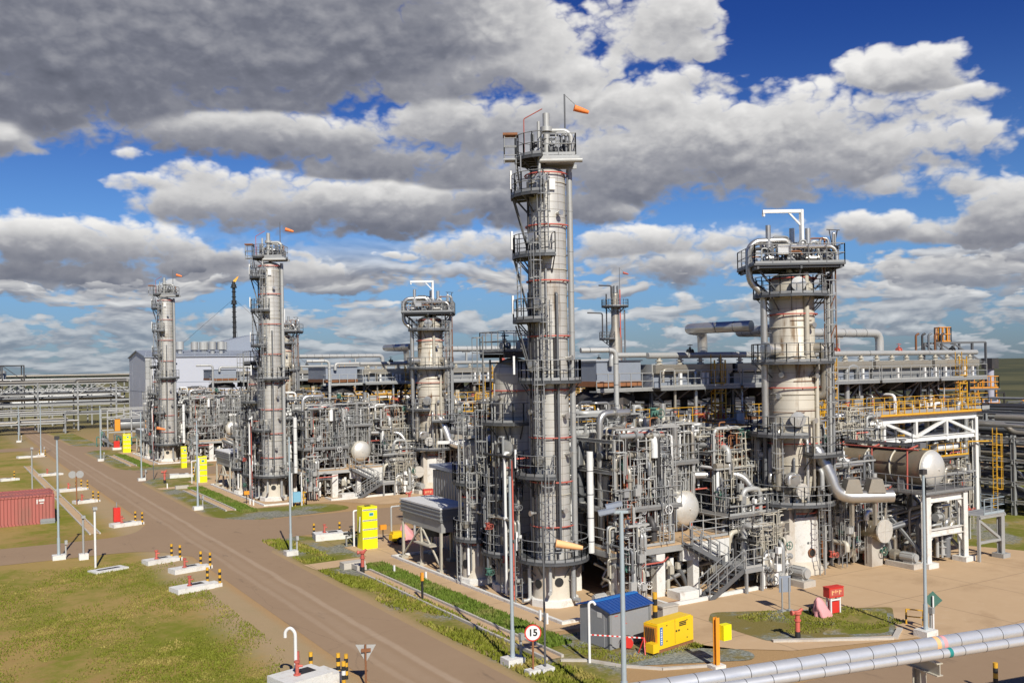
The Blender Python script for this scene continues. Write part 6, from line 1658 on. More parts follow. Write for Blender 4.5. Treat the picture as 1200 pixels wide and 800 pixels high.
x, y = G(495, 703); mb = MB(); mb.bar((x, y, 0), (x, y, 1.1), .1); o = solo('marker_post', mb, 'black', 'black marker post with amber head in the ground cover', 'marker post', None, (x, y)); mb = MB(); mb.box(x - .07, y - .07, 1.1, x + .07, y + .07, 1.55); h_ = mb.build('head', 'amber'); h_.parent = o; h_.location = (-x, -y, 0)
def red_hydrant(label, px, py, s=1.0):
    x, y = G(px, py); root = thing('fire_hydrant', label, 'fire hydrant', (x, y, 0), 'red fire hydrants')
    mb = MB(); mb.cyl((x, y, 0), (x, y, .35 * s), .12 * s, n=12); mb.build('base', 'black' if s > 1 else 'steel_grey', root)
    mb = MB(); mb.cyl((x, y, .35 * s), (x, y, 1.1 * s), .10 * s, n=12); mb.cyl((x, y, 1.1 * s), (x, y, 1.2 * s), .17 * s, n=12); mb.cyl((x, y, .8 * s), (x, y, .86 * s), .15 * s, n=12); mb.build('body', 'red_faded', root)
    mb = MB(); mb.tube([(x - .25 * s, y + .1, 1.15 * s), (x, y, 1.15 * s), (x + .2 * s, y - .1, 1.3 * s)], .07 * s, 8); mb.cyl((x - .28 * s, y + .1, 1.15 * s), (x - .2 * s, y + .08, 1.15 * s), .11 * s, n=10); mb.build('monitor', 'red_faded', root)
red_hydrant('red fire hydrant standing at the edge of the gravelled island', 935, 749, 1.1)
red_hydrant('red fire hydrant on the path beside the drain culvert', 425, 671, 1.15)
red_hydrant('red fire hydrant at the second side street corner', 193, 566, 1.15)
red_hydrant('pale red hydrant on the strip before the middle unit', 480, 595, 1.2)
# drain culvert head
x, y = G(410, 668); mb = MB(); mb.box(22.4, 58.2, .0, 23.9, 59.0, .4); mb.box(22.9, 57.2, .05, 23.55, 58.19, .35); solo('culvert', mb, 'concrete', 'concrete culvert head where the drain meets the path', 'culvert', None, (22.4, 58.2))
mb = MB(); mb.box(22.5, 109.2, 0, 23.9, 109.6, .35); solo('culvert', mb, 'concrete', 'concrete culvert head on the second verge path', 'culvert', None, (22.5, 109.2))

# yellow safety cabinets
def cabinet(label, px, py, w=1.15, d=1.0, h=3.05, full=True):
    x, y = G(px, py); root = thing('safety_cabinet', label, 'cabinet', (x, y, 0), 'tall yellow safety cabinets')
    mb = MB(); mb.box(x - w / 2, y, 0, x + w / 2, y + d, h); mb.build('body', 'yellow_bright', root)
    mb = MB(); mb.box(x - .2, y + .3, h, x + .2, y + .6, h + .05); mb.build('roof_hatch', 'black', root)
    for z in (h * .26, h * .47, h * .68, h * .93):
        mb = MB(); n = 14
        for i in range(n):
            a = x - w / 2 + .05 + (w - .1) * i / n; b = a + (w - .1) / n * .5
            mb.add([(a, y - .006, z - .05), (b, y - .006, z - .05), (b + .06, y - .006, z + .05), (a + .06, y - .006, z + .05)], [(0, 1, 2, 3)])
        mb.build('hazard_band', 'black', root)
        mb = MB(); mb.box(x - w / 2 + .02, y - .004, z - .055, x + w / 2 - .0, y - .002, z + .055); mb.build('hazard_backing', 'white', root)
    mb = MB(); mb.box(x - .05, y - .01, h * .78, x + .28, y - .003, h * .86); mb.build('label_plate', 'blue_light', root)
    mb = MB(); mb.box(x - .01, y - .014, h * .80, x + .24, y - .0102, h * .84); mb.build('label_symbol', 'teal', root)
    if full:
        mb = MB(); mb.bar((x - w / 2 - .05, y + .3, 2.3), (x - w / 2 - .35, y - .3, 1.3), .07, .25); mb.build('open_flap', 'galv_pale', root)
cabinet('tall yellow hazard striped cabinet before the louvred cooler', 434, 643)
cabinet('tall yellow hazard striped cabinet at the second unit corner', 237, 565)
cabinet('tall yellow hazard striped cabinet at the third unit corner', 149, 530, full=False)
cabinet('narrow yellow cabinet between second cabinet and column', 216, 548, .7, .6, 2.9, False)
def goalpost(label, px, py, w, h, mat='white'):
    x, y = G(px, py); root = thing('pipe_portal', label, 'pipe portal', (x, y, 0)); mb = MB(); mb.tube([(x, y, 0), (x, y, h), (x + w, y, h)], .07, 8, bend=.1); mb.build('frame', mat, root)
    mb = MB(); mb.cyl((x + w, y, 0), (x + w, y, h + .3), .10, n=10); mb.build('leg', mat, root)
goalpost('white pipe portal beside the cabinet before the cooler', 415, 640, .8, 2.6)
x, y = G(437 + 22, 636); goalpost('white bracket frame behind the cabinet before the cooler', 459, 637, 1.9, 2.75, 'galv_pale')
goalpost('white pipe portal beside the second unit cabinet', 225, 566, .8, 2.6)
x, y = G(406, 640); root = thing('pipe_stand', 'low grey pipe stand with valves beside the yellow cabinet', 'pipe stand', (x, y, 0)); mb = MB()
for k in (0, .9): mb.bar((x + k, y, 0), (x + k, y, .8), .1)
mb.bar((x, y, .75), (x + .9, y, .75), .1); mb.build('stand', 'galv', root); mb = MB(); mb.tube([(x - .2, y, .95), (x + 1.1, y, .95), (x + 1.1, y + .6, .4)], .09, 8); valve(mb, (x + .4, y, .95), (1, 0, 0), .1); mb.build('pipe', 'steel_dark', root)
# small yellow trailer and draped cover
x, y = G(466, 637); root = thing('compressor_trailer', 'small yellow wheeled compressor under the cooler legs', 'trailer', (x, y, 0))
mb = MB(); mb.box(x - .55, y - .3, .3, x + .5, y + .35, .75); mb.box(x - .45, y - .25, .75, x + .3, y + .3, .95); mb.build('body', 'yellow_machine', root)
for k in (-.4, .4):
    mb = MB(); mb.cyl((x + .05, y + k - .06, .28), (x + .05, y + k + .06, .28), .28, n=14); w = mb.build('wheel', 'black', root); mb = MB(); mb.cyl((x + .05, y + k - .07, .28), (x + .05, y + k + .07, .28), .13, n=12); mb.build('rim', 'galv', w)
def cover(label, px, py, s=1.0):
    x, y = G(px, py); root = thing('tarpaulin', label, 'tarpaulin', (x, y, 0)); mb = MB(); r = random.Random(px)
    n, m = 18, 9; vs = []
    for i in range(m):
        t = i / (m - 1); rad = .50 * (1 - t * t) ** .8 + .20 * (1 - .4 * t); z = 1.5 * t
        for j in range(n):
            a = 2 * pi * j / n; w = 1 + .22 * sin(a * 5 + t * 4) * (1 - t * .6) + .1 * sin(a * 9 - t * 7) + r.uniform(-.07, .07)
            vs.append((x + s * (rad * w * cos(a) - .42 * t), y + s * (rad * .8 * w * sin(a) + .15 * t), s * z))
    mb.add(vs, [(i * n + j, i * n + (j + 1) % n, (i + 1) * n + (j + 1) % n, (i + 1) * n + j) for i in range(m - 1) for j in range(n)] + [tuple(range((m - 1) * n, m * n))], True); mb.build('cloth', 'pink_cover', root)
cover('pink tarpaulin draped over an extinguisher beside the red cabinet', 965, 722, .66)
cover('pink tarpaulin draped behind the small yellow compressor', 479, 634, .9)
x, y = G(953, 722); mb = MB(); mb.ring((x + .1, y + .2, .22), .2, .07, 16, 8, ax=(.9, -.4, 0)); solo('rubber_wheel', mb, 'black', 'black wheel poking out from under the pink tarpaulin', 'wheel', None, (x, y))
# fire point
def fire_point(label, px, py):
    x, y = G(px, py); e = Vector((.9, -.1, 0)).normalized(); f = Vector((.11, .99, 0)); root = thing('fire_point', label, 'fire point', (x, y, 0), 'red fire points'); c = Vector((x, y, 0))
    mb = MB()
    for k in (-1, 1):
        for j in (0, 1): mb.bar(c + e * .30 * k + f * .26 * j, c + e * .30 * k + f * .26 * j + Vector((0, 0, .88)), .08)
    mb.bar(c - e * .30 + Vector((0, 0, .74)), c + e * .30 + Vector((0, 0, .74)), .07); mb.build('frame', 'white', root)
    mb = MB(); mb.obox(c + f * .1 + Vector((0, 0, .36)), e * .24, f * .14, Vector((0, 0, .29))); mb.build('sand_box', 'red', root)
    mb = MB(); b = c + f * .12 + Vector((0, 0, 1.13)); mb.obox(b, e * .48, f * .22, Vector((0, 0, .25))); mb.obox(b + Vector((0, 0, .26)), e * .5, f * .24, Vector((0, 0, .015))); mb.build('cabinet', 'red', root)
    mb = MB(); mb.obox(b - f * .224, e * .42, f * .003, Vector((0, 0, .18))); mb.build('glass_door', 'red_faded', root)
    mb = MB()
    for k, (w, h) in ((-.28, (.03, .11)), (-.2, (.06, .025)), (-.05, (.03, .08)), (.06, (.04, .03)), (.2, (.03, .11)), (.27, (.06, .025))): mb.obox(b - f * .229 + e * k + Vector((0, 0, .05 if h < .1 else 0)), e * w, f * .002, Vector((0, 0, h)))
    mb.build('tool_shape', 'orange_pale', root)
fire_point('red fire point cabinet on white legs at the apron edge', 979, 719)
fire_point('red fire point cabinet before the corrugated shelter', 502, 590)

# grey shed with blue roof
def shed():
    c = Vector((*G(715, 762), 0)); pr = Vector((*G(762, 749), 0))
    e = (pr - c).normalized(); f = Vector((-e.y, e.x, 0)); L = (pr - c).length; W = 2.0; h = 1.72
    root = thing('shed', 'grey metal shed with blue gable roof', 'shed', tuple(c))
    q = lambda a, b, z: c + e * a + f * b + Vector((0, 0, z))
    mb = MB(); V = [q(0, 0, 0), q(L, 0, 0), q(L, W, 0), q(0, W, 0), q(0, 0, h), q(L, 0, h), q(L, W, h), q(0, W, h), q(0, W / 2, h + .28), q(L, W / 2, h + .28)]
    mb.add(V, [(0, 1, 5, 4), (2, 3, 7, 6), (0, 4, 8, 7, 3), (1, 2, 6, 9, 5), (0, 3, 2, 1)]); mb.build('wall', 'shed_grey', root)
    mb = MB(); o = .12
    for s in (0, 1):
        ya, yb = (-.15, W / 2) if s == 0 else (W + .15, W / 2)
        za, zb = h - .04, h + .29
        v = [q(-o, ya, za + .03), q(L + o, ya, za + .03), q(L + o, yb, zb), q(-o, yb, zb)]
        mb.add(v + [p + Vector((0, 0, .05)) for p in v], [(0, 3, 2, 1), (4, 5, 6, 7), (0, 1, 5, 4), (1, 2, 6, 5), (2, 3, 7, 6), (3, 0, 4, 7)])
        for i in range(13):
            a = -o + .05 + (L + 2 * o - .1) * i / 12; mb.bar(q(a, ya, za + .085), q(a, yb, zb + .055), .04, .035)
    roof = mb.build('roof', 'blue_roof', root)
    mb = MB(); mb.bar(q(-o, W / 2, h + .35), q(L + o, W / 2, h + .35), .25, .05)
    mb.build('ridge_cap', 'blue_sign', roof)
    mb = MB(); mb.obox(q(-.01, W * .45, .84), f * .55, e * .012, Vector((0, 0, .78))); d = mb.build('door', 'shed_grey', root); mb = MB(); mb.obox(q(-.03, W * .68, 1.05), f * .03, e * .015, Vector((0, 0, .1))); mb.build('handle', 'black', d)
    mb = MB(); mb.obox(q(-.03, W * .32, 1.5), f * .14, e * .004, Vector((0, 0, .12))); mb.build('notice', 'concrete_white', root)
    mb = MB()
    for a, b, dx, dz in ((.75, 1.22, .015, .15), (.88, 1.22, .015, .15), (.82, 1.27, .07, .015), (1.0, 1.2, .015, .18), (1.06, 1.06, .05, .015)): mb.obox(q(a, -.004, b), e * dx, f * .004, Vector((0, 0, dz)))
    for dz in (0, ): mb.obox(q(.42, -.004, 1.5), e * .1, f * .004, Vector((0, 0, .02)))
    mb.build('painted_mark', 'red_faded', root)
    mb = MB(); mb.bar(q(.02, .0, h - .1), q(.02, .0, 0.02), .12); mb.bar(q(L - .02, 0, h - .1), q(L - .02, 0, .02), .12); mb.build('corner_trim', 'galv', root)
shed()
# yellow generator set
def genset():
    c = Vector((*G(771, 767), 0)); r2 = Vector((*G(811, 754), 0)); e = (r2 - c).normalized(); f = Vector((-e.y, e.x, 0)); L = (r2 - c).length + .1; W = .82; z0, z1 = .2, 1.3
    root = thing('generator', 'yellow canopy generator set on a rusty skid', 'generator', tuple(c)); q = lambda a, b, z: c + e * a + f * b + Vector((0, 0, z))
    mb = MB(); mb.obox(q(L / 2, W / 2, (z0 + z1) / 2), e * L / 2, f * W / 2, Vector((0, 0, (z1 - z0) / 2))); mb.obox(q(L / 2, W / 2, z1 + .025), e * (L / 2 - .06), f * (W / 2 - .06), Vector((0, 0, .025))); mb.build('canopy', 'yellow_machine', root)
    mb = MB(); mb.obox(q(L / 2, W / 2, z0 / 2), e * (L / 2 + .05), f * W / 2 * .9, Vector((0, 0, z0 / 2))); mb.build('skid', 'rust', root)
    mb = MB(); mb.obox(q(-.012, W / 2, .76), e * .012, f * W * .46, Vector((0, 0, .44))); en = mb.build('radiator_end', 'amber', root)
    mb = MB()
    for i in range(6):
        b = W * (.16 + .12 * i); mb.bar(q(-.03, b, .5), q(-.03, b + .07, 1.15), .045, .02)
    mb.build('grille', 'black', en)
    mb = MB(); mb.obox(q(-.22, W * .15, .35), e * .2, f * .22, Vector((0, 0, .2))); mb.build('fuel_box', 'yellow_machine', root)
    mb = MB(); mb.obox(q(L * .10, -.006, .78), e * .09, f * .006, Vector((0, 0, .40))); pl = mb.build('side_panel', 'blue_sign', root)
    mb = MB()
    for i in range(7): mb.obox(q(L * .10, -.015, .46 + .1 * i), e * (.05 if i % 2 else .035), f * .002, Vector((0, 0, .03)))
    mb.build('lettering', 'white', pl)
    mb = MB()
    for i in range(3):
        for j in range(5): mb.obox(q(L * .62 + j * .1, -.006, 1.02 + i * .075), e * .045, f * .006, Vector((0, 0, .024)))
    mb.build('lettering', 'black', root)
    mb = MB()
    for a, z in ((.25, 1.2), (.25, .5), (.82, 1.2), (.84, .75), (.82, .4)): mb.obox(q(L * a, -.01, z), e * .03, f * .01, Vector((0, 0, .02)))
    mb.obox(q(L * .52, -.006, .82), e * .05, f * .006, Vector((0, 0, .04))); mb.obox(q(L * .59, -.006, .82), e * .05, f * .006, Vector((0, 0, .04))); mb.build('latch', 'black', root)
    mb = MB(); mb.obox(q(L * .48, -.003, .82), e * .006, f * .003, Vector((0, 0, .55))); mb.build('door_gap', 'steel_dark', root)
genset()
x, y = G(768, 738); bollard('tall thick striped bollard behind the yellow generator', x, y, 0, 1.85, .12, False)
x, y = G(783, 727); mb = MB(); mb.box(x - .5, y - .2, 0, x + .5, y + .25, .75); mb.box(x - .55, y - .24, .75, x + .55, y + .29, .82); solo('junction_box', mb, 'concrete', 'pale concrete box behind the generator', 'box', None, (x, y))
x, y = G(735, 760); root = thing('cable_reel', 'round red cable reel leaning against the grey shed', 'cable reel', (x, y, 0))
d = Vector((-.45, -.89, 0)); c = Vector((x, y, .28)); mb = MB(); mb.lathe(c - d * .08, [(.27, 0), (.27, .03), (.15, .03), (.15, .14), (.27, .14), (.27, .17)], 20, d); mb.build('drum', 'red', root); mb = MB(); mb.ring(c + Vector((0, 0, .05)), .30, .018, 16, 5, 0, pi, d); mb.build('handle', 'black', root)
x, y = G(755, 766); root = thing('warning_stand', 'red folding tripod stand between shed and generator', 'stand', (x, y, 0)); mb = MB()
for a in (0, 2.1, 4.2): mb.bar((x + .28 * cos(a), y + .28 * sin(a), 0), (x, y, .75), .04)
mb.build('tripod', 'red', root)
a = Vector((*G(691, 768), .95)); b = Vector((*G(754, 768), .8)); mb = MB(); n = 22
for i in range(0, n, 2): mb.bar(a.lerp(b, i / n), a.lerp(b, (i + 1) / n), .012, .06)
o = mb.build('barrier_tape', 'white'); tag(o, 'red and white barrier tape strung before the shed', 'tape'); mb = MB()
for i in range(1, n, 2): mb.bar(a.lerp(b, i / n), a.lerp(b, (i + 1) / n), .012, .06)
mb.build('red_stripe', 'red', o)
# yellow post with call box
x, y = G(840, 782); root = thing('call_post', 'yellow channel post with yellow box at its side', 'call post', (x, y, 0)); mb = MB(); mb.ibeam((x, y, .1), (x, y, 2.15), .2, .2, .03); mb.build('post', 'amber', root)
mb = MB(); mb.box(x + .1, y - .35, 1.2, x + .55, y - .02, 1.85); mb.build('call_box', 'yellow_bright', root); mb = MB(); mb.obox((x, y, .07), (.3, 0, 0), (0, .25, 0), (0, 0, .07)); mb.build('footing', 'concrete_white', root)
for px, py, lab in ((687, 734, 'amber junction box on a thin stand beside the shed'), (449, 634, 'amber junction box on a thin stand behind the yellow cabinet'), (289, 590, 'amber junction box at the second kerb corner')):
    x, y = G(px, py); root = thing('field_box', lab, 'junction box', (x, y, 0), 'amber junction boxes'); mb = MB(); mb.bar((x, y, 0), (x, y, .9), .06); mb.build('stand', 'black', root); mb = MB(); mb.box(x - .25, y - .12, .9, x + .25, y + .12, 1.25); mb.build('box', 'amber', root)
x, y = G(1077, 742); root = thing('safety_barrier', 'low yellow and black barrier frame over the open drain', 'barrier', (x, y, 0)); mb = MB(); p = [Vector((*G(a, b), 0)) for a, b in ((1062, 731), (1082, 733))]
for a in p: mb.bar(a, a + Vector((0, 0, .75)), .06)
for z in (.4, .75): mb.bar(p[0] + Vector((0, 0, z)), p[1] + Vector((0, 0, z)), .05)
mb.build('frame', 'yellow', root)
mb = MB()
for a in p: mb.bar(a + Vector((0, 0, .25)), a + Vector((0, 0, .45)), .066)
mb.build('black_band', 'black', root)
x, y = G(352, 592); root = thing('safety_barrier', 'striped yellow barrier frame beside the second column', 'barrier', (x, y, 0)); mb = MB(); rail(mb, [(x - .5, y, 0), (x + .6, y, 0), (x + .6, y + .8, 0)], 1.2, .6, .05, kick=False); mb.build('frame', 'yellow', root)
x, y = G(360, 592); root = thing('cool_box', 'pale blue cabinet on white posts at the middle unit', 'cabinet', (x - .8, y, 0)); mb = MB(); mb.box(x - 1.35, y, .4, x - .6, y + .5, 1.35); mb.build('body', 'blue_light', root); mb = MB()
for k in (-1.45, -.5): mb.bar((x + k, y + .1, 0), (x + k, y + .1, 3.2), .09)
mb.build('post', 'white', root)

# red freight containers in the field
def container(label, px, py, L=6.0, w=2.4, h=2.5, ang=radians(2)):
    x, y = G(px, py); e = Vector((cos(ang), sin(ang), 0)); f = Vector((-e.y, e.x, 0)); c = Vector((x, y, 0)); q = lambda a, b, z: c - e * a + f * b + Vector((0, 0, z))
    root = thing('freight_container', label, 'container', (x, y, 0), 'red freight containers')
    mb = MB(); mb.obox(q(L / 2, w / 2, h / 2), e * (L / 2 - .04), f * (w / 2 - .03), Vector((0, 0, h / 2 - .04))); mb.build('wall', 'container_red', root)
    mb = MB()
    for a in (.06, L - .06):
        for b in (.04, w - .04): mb.bar(q(a, b, 0), q(a, b, h), .16)
    for b in (.04, w - .04):
        for z in (.08, h - .06): mb.bar(q(0, b, z), q(L, b, z), .14)
    for a in (.06, L - .06):
        for z in (.08, h - .06): mb.bar(q(a, 0, z), q(a, w, z), .14)
    mb.build('corner_frame', 'container_red', root)
    mb = MB(); mb.obox(q(1.0, -.005, 2.05), e * .22, f * .006, Vector((0, 0, .09))); mb.obox(q(1.35, -.005, 1.95), e * .05, f * .006, Vector((0, 0, .2))); mb.obox(q(1.0, -.005, 1.8), e * .16, f * .006, Vector((0, 0, .05))); mb.build('stencil_mark', 'concrete_white', root)
container('faded red freight container with open side markings, front one', 64, 612)
container('faded red freight container standing behind the marked one', 63, 604, 7.5, 2.4, 2.3)
x, y = G(-8, 612); mb = MB(); mb.box(x - 1.5, y, 0, x + .9, y + .4, 2.1); solo('white_tank', mb, 'white', 'white panel standing at the end of the red container', 'panel', None, (x, y))
for k, (px, lab) in enumerate(((40, 'first'), (56, 'second'))):
    x, y = G(px, 612.5); mb = MB(); mb.box(x - .6, y - .3, 0, x + .55, y + .3, .42); mb.box(x - .62, y - .32, .16, x + .57, y + .32, .26); solo('metal_crate', mb, 'galv', f'long grey metal crate lying by the container, {lab} of two', 'crate', 'grey crates by the container', (x, y))

# ------------------------------------------------------------------ insulated pipes crossing at the front
def front_pipe(label, pa, pb, z, r, bands, ext=14):
    a = Vector((*G(*pa, z), z)); b = Vector((*G(*pb, z), z)); d = (b - a).normalized(); a = a - d * 3; b = b + d * ext; L = (b - a).length
    root = thing('insulated_pipe', label, 'pipe', tuple(a), 'insulated pipes over the cross road')
    mb = MB(); mb.cyl(a, b, r, n=28); mb.build('jacket', 'pipe_jacket', root)
    mb = MB(); s = .45
    while s < L: mb.cyl(a + d * s, a + d * (s + .022), r * 1.012, n=28, cap=True); s += .88
    mb.build('jacket_seam', 'steel_dark', root)
    for f, w, m in bands:
        mb = MB(); q = Vector((*G(*f, z), z)); q = a + d * (q - a).dot(d); mb.cyl(q, q + d * w, r * 1.016, n=28); mb.build('colour_band', m, root)
    return d
paint('pipe_jacket', (.70, .70, .69), .36, .55, .06, .18, (.38, .36, .33), .8)
d = front_pipe('thicker silver insulated pipe crossing over the road', (810, 799), (1200, 738), 4.0, .235, (((1090, 754), .16, 'orange_pale'), ((1099, 753), .14, 'pink_cover')))
front_pipe('thinner silver insulated pipe with a teal band', (900, 797), (1200, 750.5), 3.95, .15, (((1108, 764), .14, 'teal'),))
c = Vector((*G(1077, 768, 3.6), 0)); f = Vector((-d.y, d.x, 0)); root = thing('pipe_support', 'cream steel support post with cross beam carrying both pipes', 'pipe support', tuple(c))
mb = MB(); mb.ibeam(c + Vector((0, 0, 0)), c + Vector((0, 0, 3.2)), .3, .3, .03); mb.build('post', 'cream', root)
mb = MB(); mb.ibeam(c - f * .85 + Vector((0, 0, 3.4)), c + f * .7 + Vector((0, 0, 3.4)), .24, .4, .03); mb.build('cross_beam', 'cream', root)
for k in (-.28, .34):
    mb = MB(); mb.obox(c + f * k + Vector((0, 0, 3.68)), d * .18, f * .1, Vector((0, 0, .09))); mb.build('shoe', 'white', root)
q = c + d * 16; root = thing('pipe_support', 'cream support post further along the road under the pipes', 'pipe support', tuple(q)); mb = MB(); mb.ibeam(q, q + Vector((0, 0, 3.7)), .3, .3, .03); mb.build('post', 'cream', root)
x, y = G(1167, 812); bollard('amber topped bollard at the cross road edge', x, y, 0, 1.2, .09)

# ------------------------------------------------------------------ main rack beyond the trains (along Y), and to the west of the far junction
def yard_rack(label, x0, x1, y0, y1, levels, seed, along='Y', npipe=9, bays_=6, truss_=False, z0=0.0):
    r = random.Random(seed); root = thing('pipe_rack', label, 'pipe rack', (x0, y0, 0)); zt = levels[-1]
    M_ = (lambda a, b, z: (b, a, z)) if along == 'Y' else (lambda a, b, z: (a, b, z))     # a along the run, b across
    a0, a1, b0, b1 = (y0, y1, x0, x1) if along == 'Y' else (x0, x1, y0, y1)
    for i in range(bays_ + 1):
        a = a0 + (a1 - a0) * i / bays_
        mb = MB()
        for b in (b0, b1): mb.ibeam(M_(a, b, 0), M_(a, b, zt + .4), .32, .32, .04)
        mb.build('column', 'galv', root)
        mb = MB()
        for z in levels: mb.ibeam(M_(a, b0 - .3, z), M_(a, b1 + .3, z), .2, .36, .04)
        mb.build('beam', 'galv', root)
    for b in (b0, b1):
        mb = MB()
        for z in levels: mb.ibeam(M_(a0, b, z + .1), M_(a1, b, z + .1), .16, .28, .03)
        mb.build('beam', 'galv_pale', root)
    if truss_:
        for b in (b0, b1):
            mb = MB()
            for i in range(bays_):
                a = a0 + (a1 - a0) * i / bays_; a2 = a0 + (a1 - a0) * (i + 1) / bays_; z1, z2 = levels[-2], levels[-1]
                mb.bar(M_(a, b, z1), M_((a + a2) / 2, b, z2), .14); mb.bar(M_((a + a2) / 2, b, z2), M_(a2, b, z1), .14)
            mb.build('brace', 'galv_pale', root)
    for z in levels:
        for k in range(npipe):
            b = b0 + .3 + (b1 - b0 - .6) * (k + .5 * r.random()) / npipe; rr = r.choice((.08, .12, .16, .22, .3))
            s, e = a0 - r.uniform(0, 2), a1 + r.uniform(0, 3)
            pts = [M_(s, b, z + .25 + rr), M_(e, b, z + .25 + rr)]
            if r.random() < .3:
                m_ = r.uniform(a0, a1); k2 = r.uniform(.4, 1.1); pts = [M_(s, b, z + .25 + rr), M_(m_, b, z + .25 + rr), M_(m_ + k2, b, z + .25 + rr + k2), M_(e, b, z + .25 + rr + k2)]
            mb = MB(); mb.tube(pts, rr, 9); mb.build('pipe', r.choice(('alu', 'galv', 'alu_warm', 'steel_grey', 'steel_grey', 'steel_dark')), root)
    return root
yard_rack('deep pipe rack running along behind the process units', 82, 90, 33, 175, (3.2, 5.6, 8.0), 21, 'Y', 8, 12)
yard_rack('low pipe rack with pale pipes past the truss gangway', 96, 104, 30, 130, (2.0, 4.2, 6.2), 22, 'Y', 9, 9)
yard_rack('low crowded pipe rack beside the yellow caged ladder', 76, 81, 36, 48.6, (1.0, 2.6, 4.4, 6.2), 28, 'Y', 8, 4)
yard_rack('long trussed pipe rack across the end of the road', -30, 36, 238, 246, (3.6, 6.0, 8.2, 10.6), 23, 'X', 7, 8, True)
yard_rack('second trussed pipe rack behind the first at road end', -30, 52, 262, 270, (5, 8.0, 11.2), 24, 'X', 6, 9, True)
yard_rack('low sleeper rack beside the road end', -30, 24, 228, 231, (2.2, 4.4), 27, 'X', 5, 6)
for (x0, x1, y0, y1, z, sd, lab) in ((26, 34, 182, 190, (2.4, 4.6), 31, 'green pump skid beyond the third unit'),):
    root = thing('pump_skid', lab + ' with amber end frames', 'pump skid', (x0, y0, 0)); r = random.Random(sd)
    mb = MB()
    for x in (x0, (x0 + x1) / 2, x1):
        for y in (y0, y1): mb.bar((x, y, 0), (x, y, 6.4), .2)
    for zz in (2.4, 4.8, 6.4):
        for y in (y0, y1): mb.bar((x0, y, zz), (x1, y, zz), .2)
    mb.bar((x0, y0, 5), (x1, y0, 6.3), .14); mb.bar((x0, y0, 6.3), (x1, y0, 5), .14); mb.build('frame', 'galv_pale', root)
    mb = MB(); mb.lathe((x0 + 1, y0 + 1.5, 3.6), [(1e-3, 0), (.9, .3), (1.0, .6), (1.0, 5.4), (.9, 5.8), (1e-3, 6.2)], 20, (1, 0, 0)); mb.build('tank', 'galv', root)
    for x in (x0 + 1.2, x1 - 1.6):
        mb = MB(); mb.box(x, y0 - .1, 2.6, x + .9, y0 + .3, 4.8); mb.build('end_frame', 'amber', root)
    for i in range(16):
        mb = MB(); x = r.uniform(x0 - 2, x1); y = y0 - r.uniform(0, 3); mb.tube([(x, y, 0), (x, y, r.uniform(1, 3)), (x + r.uniform(-1.5, 1.5), y, 1.6), (x + 1, y, .2)], r.choice((.1, .16, .22)), 8); mb.build('pipe', r.choice(('green_steel', 'green_steel', 'steel_grey', 'galv')), root)
x, y = G(137, 527); mb = MB(); mb.box(x - .45, y, .4, x + .45, y + .6, 1.5); o = solo('hose_cabinet', mb, 'red', 'bright red hose cabinet beside the third yellow cabinet', 'hose cabinet', None, (x, y)); mb = MB(); mb.box(-.7, -.2, 0, .7, .8, .4); p_ = mb.build('plinth', 'concrete_white'); p_.parent = o
# steel lattice at the west edge
def lattice(label, x, y, w, d, h, lv, mat='steel_dark', seed=3):
    root = thing('steel_structure', label, 'steel structure', (x, y, 0)); r = random.Random(seed)
    mb = MB()
    for i in (0, .5, 1):
        for j in (0, 1): mb.bar((x + w * i, y + d * j, 0), (x + w * i, y + d * j, h), .28)
    mb.build('column', mat, root); mb = MB()
    for k in range(lv + 1):
        z = h * k / lv
        for j in (0, 1): mb.bar((x, y + d * j, z), (x + w, y + d * j, z), .22)
        for i in (0, 1): mb.bar((x + w * i, y, z), (x + w * i, y + d, z), .22)
    for k in range(lv):
        mb.bar((x, y, h * k / lv), (x + w / 2, y, h * (k + 1) / lv), .14); mb.bar((x + w / 2, y, h * (k + 1) / lv), (x + w, y, h * k / lv), .14)
    mb.build('beam', mat, root)
    for i in range(6):
        mb = MB(); xx = x + w * r.random(); mb.lathe((xx, y + d * .4, h * r.choice((.3, .5, .75))), [(1e-3, 0), (.7, .2), (.7, 2.4), (1e-3, 2.8)], 12); mb.build('vessel', r.choice(('steel_grey', 'galv')), root)
    return root
lattice('dark lattice steel structure rising behind the road-end pipe racks', 9.0, 262, 9.5, 8, 15.2, 4)
